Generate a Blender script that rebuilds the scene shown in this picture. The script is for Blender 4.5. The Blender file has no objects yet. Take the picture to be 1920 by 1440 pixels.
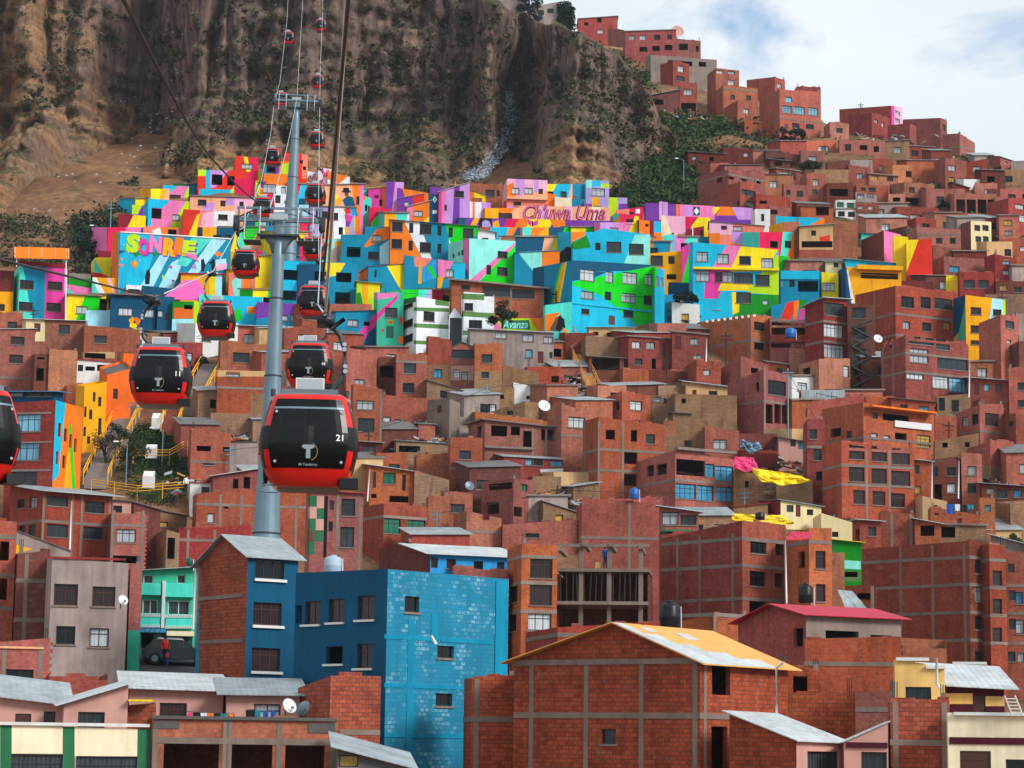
import bpy,math,random
from mathutils import Vector,Matrix,noise
random.seed(7)
S=bpy.context.scene
COL=S.collection
# -- camera
FPX,CX,CY=4500.0,960.0,720.0
PITCH,ROLL=math.atan(680.0/4500.0),0.013
FW=Vector((0,math.cos(PITCH),math.sin(PITCH)))
U0=Vector((0,-math.sin(PITCH),math.cos(PITCH)))
R0=Vector((1,0,0))
RC=R0*math.cos(ROLL)+U0*math.sin(ROLL)
UC=U0*math.cos(ROLL)-R0*math.sin(ROLL)
cam_data=bpy.data.cameras.new('camera')
cam=bpy.data.objects.new('camera',cam_data)
COL.objects.link(cam)
cam.matrix_world=Matrix(((RC.x,UC.x,-FW.x,0),(RC.y,UC.y,-FW.y,0),(RC.z,UC.z,-FW.z,0),(0,0,0,1)))
cam_data.sensor_width=36
cam_data.lens=FPX/1920*36
cam_data.clip_start=1
cam_data.clip_end=6000
S.camera=cam
def ray(x,y):
 """direction through a point of the photograph, scaled to one metre of depth"""
 d=FW*FPX+RC*(x-CX)+UC*(CY-y)
 return d/d.y
def at(x,y,D):
 return ray(x,y)*D
def px(p):
 a=p.dot(FW)
 return CX+FPX*p.dot(RC)/a,CY-FPX*p.dot(UC)/a
# -- hillside profile
PROF=[(0,-14),(60,-12),(100,-8),(125,-2.5),(140,2),(160,3),(180,2.5),(197,4.5),(206,10),(215,15),(230,21.5),(245,28.5),(260,36),(275,44),(290,52.5),(310,62),(330,71.5),(355,83),(385,98),(420,115),(470,139),(520,160),(700,200)]
def prof(Y):
 for(a,za),(b,zb)in zip(PROF,PROF[1:]):
  if Y<=b:
   return za+(zb-za)*(Y-a)/(b-a)
 return PROF[-1][1]
def ridge(X):
 pts=[(-200,492),(8,492),(16,480),(28,466),(40,440),(60,404),(72,385),(82,372),(110,352),(260,330)]
 for(a,ya),(b,yb)in zip(pts,pts[1:]):
  if X<=b:
   return ya+(yb-ya)*(X-a)/(b-a)
 return 330
def hill(X,Y):
 r=ridge(X)
 if Y<=r:
  return prof(Y)
 d=Y-r
 return prof(r)-0.30*d
def ground_depth(x,y):
 d=ray(x,y)
 last=60.0
 Y=60.0
 while Y<640:
  if d.z*Y<hill(d.x*Y,Y):
   lo,hi=last,Y
   for _ in range(14):
    m=(lo+hi)/2
    if d.z*m<hill(d.x*m,m):
     hi=m
    else:
     lo=m
   return hi
  last=Y
  Y+=1.5
 return 500.0
# -- materials
def lin(c):
 c/=255.0
 return c/12.92 if c<=0.04045 else((c+0.055)/1.055)**2.4
def hexc(h,k=1.0):
 return(lin(int(h[0:2],16))*k,lin(int(h[2:4],16))*k,lin(int(h[4:6],16))*k,1)
MATS={}
class NT:
 def __init__(self,name):
  self.m=bpy.data.materials.new(name)
  self.m.use_nodes=True
  self.t=self.m.node_tree
  self.t.nodes.clear()
  self.out=self.n('ShaderNodeOutputMaterial')
  self.b=self.n('ShaderNodeBsdfPrincipled')
  self.l(self.b.outputs[0],self.out.inputs[0])
 def n(self,typ,**kw):
  nd=self.t.nodes.new(typ)
  for k,v in kw.items():
   setattr(nd,k,v)
  return nd
 def l(self,a,b):
  self.t.links.new(a,b)
 def noise(self,vec,scale,detail=4,rough=0.55):
  nd=self.n('ShaderNodeTexNoise')
  nd.inputs['Scale'].default_value=scale
  nd.inputs['Detail'].default_value=detail
  nd.inputs['Roughness'].default_value=rough
  if vec is not None:
   self.l(vec,nd.inputs['Vector'])
  return nd.outputs['Fac']
 def ramp(self,fac,stops):
  nd=self.n('ShaderNodeValToRGB')
  e=nd.color_ramp.elements
  while len(e)<len(stops):
   e.new(0.5)
  for el,(p,c)in zip(e,stops):
   el.position=p
   el.color=c if len(c)==4 else(*c,1)
  self.l(fac,nd.inputs[0])
  return nd.outputs[0]
 def mix(self,fac,a,b,mode='MIX'):
  nd=self.n('ShaderNodeMix',data_type='RGBA',blend_type=mode)
  for sock,v in((nd.inputs[0],fac),(nd.inputs[6],a),(nd.inputs[7],b)):
   if hasattr(v,'is_linked'):
    self.l(v,sock)
   else:
    sock.default_value=v
  return nd.outputs[2]
 def math(self,op,a,b=0.0,c=0.0):
  nd=self.n('ShaderNodeMath',operation=op)
  for i,v in enumerate((a,b,c)):
   if hasattr(v,'is_linked'):
    self.l(v,nd.inputs[i])
   else:
    nd.inputs[i].default_value=v
  return nd.outputs[0]
 def mapping(self,vec,scale=(1,1,1),loc=(0,0,0)):
  nd=self.n('ShaderNodeMapping')
  nd.inputs['Scale'].default_value=scale
  nd.inputs['Location'].default_value=loc
  self.l(vec,nd.inputs['Vector'])
  return nd.outputs[0]
 def bump(self,h,strength=0.3,dist=0.02):
  nd=self.n('ShaderNodeBump')
  nd.inputs['Strength'].default_value=strength
  nd.inputs['Distance'].default_value=dist
  self.l(h,nd.inputs['Height'])
  self.l(nd.outputs[0],self.b.inputs['Normal'])
 def set(self,color=None,rough=0.8,metal=0.0,spec=0.3):
  if color is not None:
   if hasattr(color,'is_linked'):
    self.l(color,self.b.inputs['Base Color'])
   else:
    self.b.inputs['Base Color'].default_value=color
  if hasattr(rough,'is_linked'):
   self.l(rough,self.b.inputs['Roughness'])
  else:
   self.b.inputs['Roughness'].default_value=rough
  self.b.inputs['Metallic'].default_value=metal
  self.b.inputs['Specular IOR Level'].default_value=spec
  return self.m
def stain(nt,base,amount=0.35,hue=0.5):
 """weathering: patches, rain streaks and a tone of its own for every building"""
 tc=nt.n('ShaderNodeTexCoord')
 oi=nt.n('ShaderNodeObjectInfo')
 off=nt.n('ShaderNodeVectorMath',operation='ADD')
 nt.l(tc.outputs['Object'],off.inputs[0])
 sc=nt.n('ShaderNodeVectorMath',operation='SCALE')
 comb=nt.n('ShaderNodeCombineXYZ')
 for i in range(3):
  nt.l(oi.outputs['Random'],comb.inputs[i])
 nt.l(comb.outputs[0],sc.inputs[0])
 sc.inputs['Scale'].default_value=93.0
 nt.l(sc.outputs[0],off.inputs[1])
 v=off.outputs[0]
 a=nt.noise(nt.mapping(v,(1,1,0.8)),0.55,6,0.62)
 st=nt.noise(nt.mapping(v,(2.6,2.6,0.16)),1.0,4,0.6)
 m=nt.math('ADD',nt.math('MULTIPLY',a,0.6),nt.math('MULTIPLY',st,0.4))
 k=nt.ramp(m,[(0.30,(1-amount,)*3),(0.62,(1+amount*0.25,)*3)])
 c=nt.mix(1.0,base,k,'MULTIPLY')
 if hue:
  hs=nt.n('ShaderNodeHueSaturation')
  nt.l(c,hs.inputs['Color'])
  r=oi.outputs['Random']
  nt.l(nt.math('ADD',nt.math('MULTIPLY',r,0.03*hue),0.5-0.015*hue),hs.inputs['Hue'])
  r2=nt.math('FRACT',nt.math('MULTIPLY',r,7.31))
  nt.l(nt.math('ADD',nt.math('MULTIPLY',r2,0.55*hue),1-0.28*hue),hs.inputs['Value'])
  r3=nt.math('FRACT',nt.math('MULTIPLY',r,13.7))
  nt.l(nt.math('ADD',nt.math('MULTIPLY',r3,0.3*hue),1-0.17*hue),hs.inputs['Saturation'])
  c=hs.outputs[0]
 return c,v
def brick_mat(name,c1,c2,mortar,bw=0.25,rh=0.19,ms=0.016,hue=0.75,bump=0.35):
 nt=NT(name)
 uv=nt.n('ShaderNodeUVMap')
 uv.uv_map='uv'
 br=nt.n('ShaderNodeTexBrick')
 br.offset=0.5
 wob=nt.n('ShaderNodeTexNoise')
 wob.inputs['Scale'].default_value=1.3
 nt.l(uv.outputs[0],wob.inputs['Vector'])
 ws=nt.n('ShaderNodeVectorMath',operation='SCALE')
 ws.inputs['Scale'].default_value=0.05
 nt.l(wob.outputs['Color'],ws.inputs[0])
 wa=nt.n('ShaderNodeVectorMath',operation='ADD')
 nt.l(uv.outputs[0],wa.inputs[0])
 nt.l(ws.outputs[0],wa.inputs[1])
 nt.l(wa.outputs[0],br.inputs['Vector'])
 br.inputs['Scale'].default_value=1.0
 br.inputs['Color1'].default_value=c1
 br.inputs['Color2'].default_value=c2
 br.inputs['Mortar'].default_value=mortar
 br.inputs['Mortar Size'].default_value=ms
 br.inputs['Mortar Smooth'].default_value=0.3
 br.inputs['Bias'].default_value=-0.15
 br.inputs['Brick Width'].default_value=bw
 br.inputs['Row Height'].default_value=rh
 c,v=stain(nt,br.outputs['Color'],0.42,hue)
 n2=nt.noise(v,9.0,3)
 c=nt.mix(0.5,c,nt.ramp(n2,[(0.25,(0.55,)*3),(0.75,(1.35,)*3)]),'MULTIPLY')
 sm=nt.noise(nt.mapping(v,(1,1,1.6)),0.9,6,0.7)
 c=nt.mix(nt.ramp(sm,[(0.58,(0,0,0)),(0.74,(0.38,)*3)]),c,hexc('9a8678'))
 dk=nt.noise(nt.mapping(v,(1.3,1.3,.5)),0.7,6,0.7)
 c=nt.mix(nt.ramp(dk,[(0.56,(0,0,0)),(0.75,(0.6,)*3)]),c,hexc('40241f'))
 nt.bump(nt.math('ADD',nt.math('MULTIPLY',br.outputs['Fac'],-1.0),nt.math('MULTIPLY',n2,0.5)),bump,0.02)
 MATS[name]=nt.set(c,0.9,0,0.15)
def plaster_mat(name,col,amount=0.3,hue=0.25,rough=0.85,spec=0.2):
 nt=NT(name)
 c,v=stain(nt,col,amount,hue)
 n2=nt.noise(v,5.0,4)
 nt.bump(n2,0.12,0.02)
 MATS[name]=nt.set(c,rough,0,spec)
brick_mat('brick',hexc('b66049'),hexc('9a4d3b'),hexc('8d6656'))
brick_mat('brick_red',hexc('a54f43'),hexc('8b3f37'),hexc('80564e'))
brick_mat('brick_orange',hexc('c47252'),hexc('aa5d45'),hexc('9a7258'))
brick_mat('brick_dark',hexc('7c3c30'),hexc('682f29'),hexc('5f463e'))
brick_mat('adobe',hexc('a37c5c'),hexc('8c694e'),hexc('7c6350'),0.4,0.14,0.02,0.5)
brick_mat('brick_large',hexc('b0563c'),hexc('8e3e2c'),hexc('66463a'),0.33,0.20,0.015,0.3,0.6)
brick_mat('paint_brick',hexc('138cab'),hexc('1b99b6'),hexc('0f7f9f'),0.32,0.2,0.018,0,0.5)
def worn_blue():
 nt=NT('worn_blue')
 uv=nt.n('ShaderNodeUVMap');uv.uv_map='uv'
 br=nt.n('ShaderNodeTexBrick')
 nt.l(uv.outputs[0],br.inputs['Vector'])
 br.inputs['Scale'].default_value=1.0
 br.inputs['Color1'].default_value=(0,0,0,1)
 br.inputs['Color2'].default_value=(1,1,1,1)
 br.inputs['Mortar'].default_value=(0,0,0,1)
 br.inputs['Mortar Size'].default_value=0.03
 br.inputs['Mortar Smooth'].default_value=0.2
 br.inputs['Bias'].default_value=-0.1
 br.inputs['Brick Width'].default_value=0.34
 br.inputs['Row Height'].default_value=0.22
 patch=nt.noise(uv.outputs[0],0.42,4,0.6)
 w=nt.math('MULTIPLY',nt.ramp(patch,[(0.46,(0.08,)*3),(0.60,(1,1,1))]),nt.ramp(br.outputs['Color'],[(0.25,(0,0,0)),(0.7,(1,1,1))]))
 w=nt.math('MULTIPLY',w,nt.ramp(nt.noise(uv.outputs[0],6,3),[(0.35,(0.2,)*3),(0.6,(1,)*3)]))
 base,v=stain(nt,hexc('137c9e'),0.3,0)
 base=nt.mix(nt.math('MULTIPLY',br.outputs['Fac'],0.35),base,hexc('0d6a88'))
 c=nt.mix(nt.math('MULTIPLY',w,0.5),base,hexc('a8ccd6'))
 nt.bump(br.outputs['Fac'],-0.4,0.02)
 MATS['worn_blue']=nt.set(c,0.75,0,0.25)
worn_blue()
plaster_mat('concrete',hexc('85756b'),0.4,0.4)
plaster_mat('concrete_dark',hexc('5e5a58'),0.35,0.2)
plaster_mat('plaster_grey',hexc('9c8a84'),0.55,0.3)
plaster_mat('plaster_cream',hexc('e0cf9e'),0.25,0.2)
plaster_mat('plaster_tan',hexc('c9a273'),0.35,0.3)
plaster_mat('plaster_white',hexc('dcdcd8'),0.25,0.2)
plaster_mat('plaster_pink',hexc('c9968a'),0.25,0.2)
PAINT={'cyan':'14b4d8','teal':'0a86a8','navy':'0b5070','deepblue':'0a4a6c','mint':'4cd8c4','green':'10cc18','dgreen':'128a1c','lime':'b4dc14','yellow':'f4d618','gold':'f0a60a','orange':'f07a1a','red':'dc3220','crimson':'dc1650','wine':'8c1c2c','pink':'e878b0','magenta':'d83c96','lilac':'c894dc','purple':'74389e','peach':'f2ac84','salmon':'f0806a','pale':'a6e0f0','white':'e6eaee','palemint':'8ce4d8','lpink':'f2b0cc','skyblue':'2c96d4','moss':'5c8648','black':'16181c','orangewall':'e86a1e','tealgreen':'3cb494','brown':'6a4a3a','cream':'f0e2c0','maroon':'4c1626','sand':'eec274','green2':'2f6e4a','violet':'a898d0'}
for k,h in PAINT.items():
 plaster_mat('p_'+k,hexc(h),0.32,0.0,0.8,0.15)
def glass_mat(name,c1,c2,folds=True,rough=0.15,spec=0.28):
 """window glass with what stands behind it: dark room, hanging curtain, reflections put into the tone"""
 nt=NT(name)
 tc=nt.n('ShaderNodeTexCoord')
 oi=nt.n('ShaderNodeObjectInfo')
 uv=nt.n('ShaderNodeUVMap');uv.uv_map='uv'
 w=nt.n('ShaderNodeTexWave',wave_type='BANDS',bands_direction='X')
 nt.l(uv.outputs[0],w.inputs['Vector'])
 w.inputs['Scale'].default_value=1.6
 w.inputs['Distortion'].default_value=2.5
 w.inputs['Detail'].default_value=2
 n=nt.noise(uv.outputs[0],0.9,3)
 f=nt.math('ADD',nt.math('MULTIPLY',w.outputs['Fac'],0.45 if folds else 0.0),nt.math('MULTIPLY',n,0.6))  # curtain folds drawn as light and dark bands in the colour
 c=nt.mix(f,c1,c2)
 r=nt.math('ADD',nt.math('MULTIPLY',oi.outputs['Random'],0.6),0.65)  # random pane brightness stands in for reflections
 hs=nt.n('ShaderNodeHueSaturation')
 nt.l(c,hs.inputs['Color'])
 nt.l(r,hs.inputs['Value'])
 m=nt.set(hs.outputs[0],rough,0,spec)
 nt.bump(nt.noise(uv.outputs[0],1.3,1),0.06,0.05)
 MATS[name]=m
glass_mat('glass_dark',hexc('0a0d10'),hexc('1e2428'),False)
glass_mat('glass_mid',hexc('161a1e'),hexc('42494e'),True)
glass_mat('glass_white',hexc('7f888e'),hexc('d4d8dc'),True)
glass_mat('glass_brown',hexc('1a1416'),hexc('403030'),True)
glass_mat('glass_blue',hexc('2a7aa8'),hexc('58b0d4'),True)
glass_mat('glass_sky',hexc('4c93b4'),hexc('88bcd0'),True)
glass_mat('glass_green',hexc('1c5440'),hexc('2f7a58'),True)
glass_mat('glass_yellow',hexc('a88428'),hexc('d0ac48'),True)
glass_mat('glass_cabin',hexc('06080b'),hexc('0c1014'),False,0.3,0.25)
def plain(name,col,rough=0.6,metal=0.0,spec=0.3,var=0.0):
 nt=NT(name)
 if var:
  c,v=stain(nt,col,var,0)
 else:
  c=col
 MATS[name]=nt.set(c,rough,metal,spec)
plain('frame_dark',hexc('2a2c2e'),0.5)
plain('frame_white',hexc('d4d6d4'),0.5)
plain('frame_brown',hexc('4a2a22'),0.5)
plain('door_red',hexc('5a1c22'),0.5,var=0.2)
plain('door_green',hexc('1c5a50'),0.5,var=0.2)
plain('timber',hexc('c28a4a'),0.7,var=0.3)
plain('yellow_rail',hexc('e8a812'),0.55,var=0.15)
plain('steel',hexc('718793'),0.45,0.3,0.4,var=0.3)
plain('steel_dark',hexc('3a4246'),0.5,0.3,0.4,var=0.2)
plain('pipe_white',hexc('e0e2e2'),0.5)
plain('cable',hexc('24262a'),0.6)
plain('cable_brown',hexc('483836'),0.6)
plain('cable_steel',hexc('c4ccd2'),0.45,0.2)
plain('tarp_yellow',hexc('f4d400'),0.45,var=0.12)
plain('cloth_pink',hexc('e04078'),0.8,var=0.3)
plain('cloth_blue',hexc('1c4f9a'),0.8)
plain('cloth_black',hexc('1c1c20'),0.9)
plain('cloth_white',hexc('d8d8d8'),0.9)
plain('cloth_teal',hexc('1c7c8c'),0.9)
plain('cloth_orange',hexc('d87a34'),0.9)
plain('skin',hexc('a4694c'),0.6)
plain('tank_black',hexc('101318'),0.4)
plain('tank_blue',hexc('1c5fa8'),0.4)
plain('tank_grey',hexc('9fb4c4'),0.5)
plain('rubber',hexc('14161a'),0.55)
plain('car_paint',hexc('1c2428'),0.25,0.3,0.5)
plain('lamp_white',hexc('f0f0ea'),0.4)
plain('cabin_red',hexc('d41c16'),0.28,0.0,0.5,var=0.12)
plain('cabin_roof',hexc('6d757c'),0.5,0.2)
plain('solar_panel',hexc('a9b0b4'),0.3,0.1,0.5)
plain('logo_grey',hexc('8ea0a8'),0.4)
plain('logo_gold',hexc('8c8458'),0.4)
def tin_mat(name,col,hue=0.3,amount=0.35):
 nt=NT(name)
 uv=nt.n('ShaderNodeUVMap');uv.uv_map='uv'
 w=nt.n('ShaderNodeTexWave',wave_type='BANDS',bands_direction='X')
 nt.l(uv.outputs[0],w.inputs['Vector'])
 w.inputs['Scale'].default_value=1.05
 c,v=stain(nt,col,amount,hue)
 rust=nt.noise(v,1.4,5,0.65)
 c=nt.mix(nt.ramp(rust,[(0.60,(0,0,0)),(0.74,(0.55,)*3)]),c,hexc('6d4a3a'))
 nt.bump(w.outputs['Fac'],0.55,0.03)
 MATS[name]=nt.set(c,0.5,0.15,0.4)
tin_mat('tin',hexc('9ea7ab'),0.3,0.5)
tin_mat('tin_dark',hexc('6c6c6c'))
tin_mat('tin_white',hexc('c6cbcd'),0.2,0.4)
tin_mat('tin_red',hexc('c01c40'),0.1,0.2)
tin_mat('tin_orange',hexc('eeac4c'),0.1,0.25)
tin_mat('tin_yellow',hexc('eccc20'),0.05,0.15)
tin_mat('tin_blue',hexc('4c98c8'),0.1,0.2)
tin_mat('tin_green',hexc('2b6e48'),0.1,0.25)
tin_mat('tin_pink',hexc('e058a8'),0.05,0.12)
# -- mesh building
class MB:
 """collects polygons with material slots and uv, links them as one mesh object"""
 def __init__(self):
  self.v,self.f,self.mi,self.uv,self.mats=[],[],[],[],[]
 def mat(self,name):
  if name not in self.mats:
   self.mats.append(name)
  return self.mats.index(name)
 def poly(self,pts,m,uvs=None):
  b=len(self.v)
  self.v.extend(pts)
  self.f.append(tuple(range(b,b+len(pts))))
  self.mi.append(self.mat(m))
  if uvs is None:
   a,bb,c=(Vector(p)for p in pts[:3])
   n=(bb-a).cross(c-a)
   ax=max(range(3),key=lambda i:abs(n[i]))
   uvs=[((p[1],p[2]),(p[0],p[2]),(p[0],p[1]))[ax]for p in pts]
  self.uv.append(uvs)
 def box(self,x0,y0,z0,x1,y1,z1,m,fn=None):
  c=[(x0,y0,z0),(x1,y0,z0),(x1,y1,z0),(x0,y1,z0),(x0,y0,z1),(x1,y0,z1),(x1,y1,z1),(x0,y1,z1)]
  if fn:
   c=[tuple(fn(*p))for p in c]
  for q in((0,3,2,1),(4,5,6,7),(0,1,5,4),(1,2,6,5),(2,3,7,6),(3,0,4,7)):
   self.poly([c[i]for i in q],m)
 def prism(self,pts,d,m):
  """polygon of 3-D points extruded by vector d"""
  top=[tuple(Vector(p)+Vector(d))for p in pts]
  self.poly(list(pts)[::-1],m)
  self.poly(top,m)
  n=len(pts)
  for i in range(n):
   j=(i+1)%n
   self.poly([pts[i],pts[j],top[j],top[i]],m)
 def tube(self,pts,r,m,n=6,cap=True):
  pts=[Vector(p)for p in pts]
  rs=r if isinstance(r,(list,tuple))else[r]*len(pts)
  rings=[]
  for i,p in enumerate(pts):
   t=(pts[min(i+1,len(pts)-1)]-pts[max(i-1,0)]).normalized()
   a=t.cross(Vector((0,0,1)))
   if a.length<0.05:
    a=t.cross(Vector((1,0,0)))
   a.normalize()
   b=t.cross(a)
   rings.append([tuple(p+(a*math.cos(k*math.tau/n)+b*math.sin(k*math.tau/n))*rs[i])for k in range(n)])
  for r0,r1 in zip(rings,rings[1:]):
   for k in range(n):
    j=(k+1)%n
    self.poly([r0[k],r0[j],r1[j],r1[k]],m)
  if cap:
   self.poly(rings[0],m)
   self.poly(rings[-1][::-1],m)
 def lathe(self,prof_pts,m,n=20,c=(0,0,0)):
  rings=[[(c[0]+r*math.cos(k*math.tau/n),c[1]+r*math.sin(k*math.tau/n),c[2]+z)for k in range(n)]for r,z in prof_pts]
  for r0,r1 in zip(rings,rings[1:]):
   for k in range(n):
    j=(k+1)%n
    self.poly([r0[k],r0[j],r1[j],r1[k]],m)
  self.poly(rings[0][::-1],m)
  self.poly(rings[-1],m)
 def build(self,name,parent=None,smooth=False,loc=None):
  me=bpy.data.meshes.new(name)
  me.from_pydata([tuple(p)for p in self.v],[],self.f)
  for mn in self.mats:
   me.materials.append(MATS[mn])
  me.polygons.foreach_set('material_index',self.mi)
  if smooth:
   me.polygons.foreach_set('use_smooth',[True]*len(self.f))
  lay=me.uv_layers.new(name='uv')
  flat=[c for u in self.uv for p in u for c in p]
  lay.data.foreach_set('uv',flat)
  if smooth:
   import bmesh
   bm=bmesh.new()
   bm.from_mesh(me)
   bmesh.ops.remove_doubles(bm,verts=bm.verts,dist=1e-4)
   bm.to_mesh(me)
   bm.free()
  me.update()
  o=bpy.data.objects.new(name,me)
  COL.objects.link(o)
  if parent:
   o.parent=parent
  if loc is not None:
   o.location=loc
  return o
def tag(o,label=None,cat=None,group=None,kind=None):
 if label:o['label']=label
 if cat:o['category']=cat
 if group:o['group']=group
 if kind:o['kind']=kind
 return o
def empty(name,loc,label,cat,group=None,rz=0.0):
 o=bpy.data.objects.new(name,None)
 COL.objects.link(o)
 o.location=loc
 o.rotation_euler=(0,0,rz)
 o.empty_display_size=0.5
 return tag(o,label,cat,group)
# -- 2-D polygons on a wall
def clip(poly,a,b,c):
 """part of a convex polygon with a*u + b*v + c >= 0"""
 out=[]
 n=len(poly)
 for i in range(n):
  p,q=poly[i],poly[(i+1)%n]
  dp,dq=a*p[0]+b*p[1]+c,a*q[0]+b*q[1]+c
  if dp>=0:
   out.append(p)
  if(dp>0 and dq<0)or(dp<0 and dq>0):
   t=dp/(dp-dq)
   out.append((p[0]+(q[0]-p[0])*t,p[1]+(q[1]-p[1])*t))
 return out if len(out)>2 else[]
def area(poly):
 return 0.5*sum(poly[i][0]*poly[(i+1)%len(poly)][1]-poly[(i+1)%len(poly)][0]*poly[i][1]for i in range(len(poly)))
def halfplanes(poly):
 if area(poly)<0:
  poly=poly[::-1]
 hp=[]
 for i in range(len(poly)):
  p,q=poly[i],poly[(i+1)%len(poly)]
  a,b=-(q[1]-p[1]),q[0]-p[0]
  hp.append((a,b,-(a*p[0]+b*p[1])))
 return hp
def paint_over(faces,poly,m):
 """recolour the part of the faces inside a convex polygon"""
 hp=halfplanes(poly)
 out=[]
 for f,fm in faces:
  rest=f
  for a,b,c in hp:
   if not rest:
    break
   o=clip(rest,-a,-b,-c)
   if o and abs(area(o))>1e-4:
    out.append((o,fm))
   rest=clip(rest,a,b,c)
  if rest and abs(area(rest))>1e-4:
   out.append((rest,m))
 return out
# -- houses
PANE={'W':'glass_mid','d':'glass_dark','m':'glass_mid','w':'glass_white','c':'glass_brown','b':'glass_blue','s':'glass_sky','g':'glass_green','y':'glass_yellow'}
FRAME={'w':'frame_dark','c':'frame_brown','W':'frame_white'}
HOUSES=[]
def rise(P,y):
 """how far straight up from P the picture height y lies"""
 k=(CY-y)/FPX
 return(k*P.dot(FW)-P.dot(UC))/(UC.z-k*FW.z)
def reach(P,d,x):
 k=(x-CX)/FPX
 return(k*P.dot(FW)-P.dot(RC))/(d.dot(RC)-k*d.dot(FW))
def window_part(root,fn,u0,v0,u1,v1,kind,pw):
 w,h=u1-u0,v1-v0
 if kind=='o':
  return
 if kind in 'DRE':
  m=MB()
  mt={'D':'door_red','R':'frame_brown','E':'door_green'}[kind]
  m.box(u0,-0.12,v0,u1,-0.07,v1,mt,lambda a,b,c:fn(a,c,b))
  m.box(u0+0.1*w,-0.07,v0+0.08*h,u1-0.1*w,-0.055,v0+0.45*h,mt,lambda a,b,c:fn(a,c,b))
  m.box(u0+0.1*w,-0.07,v0+0.55*h,u1-0.1*w,-0.055,v1-0.06*h,mt,lambda a,b,c:fn(a,c,b))
  m.build('door',root)
  return
 fm=FRAME.get(kind,'frame_dark')
 t=min(0.06,0.09*w,0.09*h)
 fr=MB()
 bx=lambda a,b,c,d,dep0=-0.20,dep1=-0.14:fr.box(a,dep0,b,c,dep1,d,fm,lambda p,q,r:fn(p,r,q))
 bx(u0,v0,u1,v0+t);bx(u0,v1-t,u1,v1)
 bx(u0,v0+t,u0+t,v1-t);bx(u1-t,v0+t,u1,v1-t)
 n=max(1,min(6,round(w/0.6)))
 for i in range(1,n):
  c=u0+w*i/n
  bx(c-t*0.4,v0+t,c+t*0.4,v1-t,-0.195,-0.155)
 if h>0.95 and pw>9:
  c=v0+h*0.7
  bx(u0+t,c-t*0.4,u1-t,c+t*0.4,-0.19,-0.15)
 pane=fr if pw<14 else MB()
 ox=random.random()*9
 pane.poly([fn(u0+t*.5,v0+t*.5,-0.18),fn(u1-t*.5,v0+t*.5,-0.18),fn(u1-t*.5,v1-t*.5,-0.18),fn(u0+t*.5,v1-t*.5,-0.18)],PANE[kind],[(ox,0),(ox+w,0),(ox+w,h),(ox,h)])
 o=fr.build('window',root)
 if pane is not fr:
  pane.build('pane',o)
  s=MB()
  s.box(u0-0.08,-0.02,v0-0.1,u1+0.08,0.07,v0-0.005,'concrete',lambda p,q,r:fn(p,r,q))
  s.build('sill',o)
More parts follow.
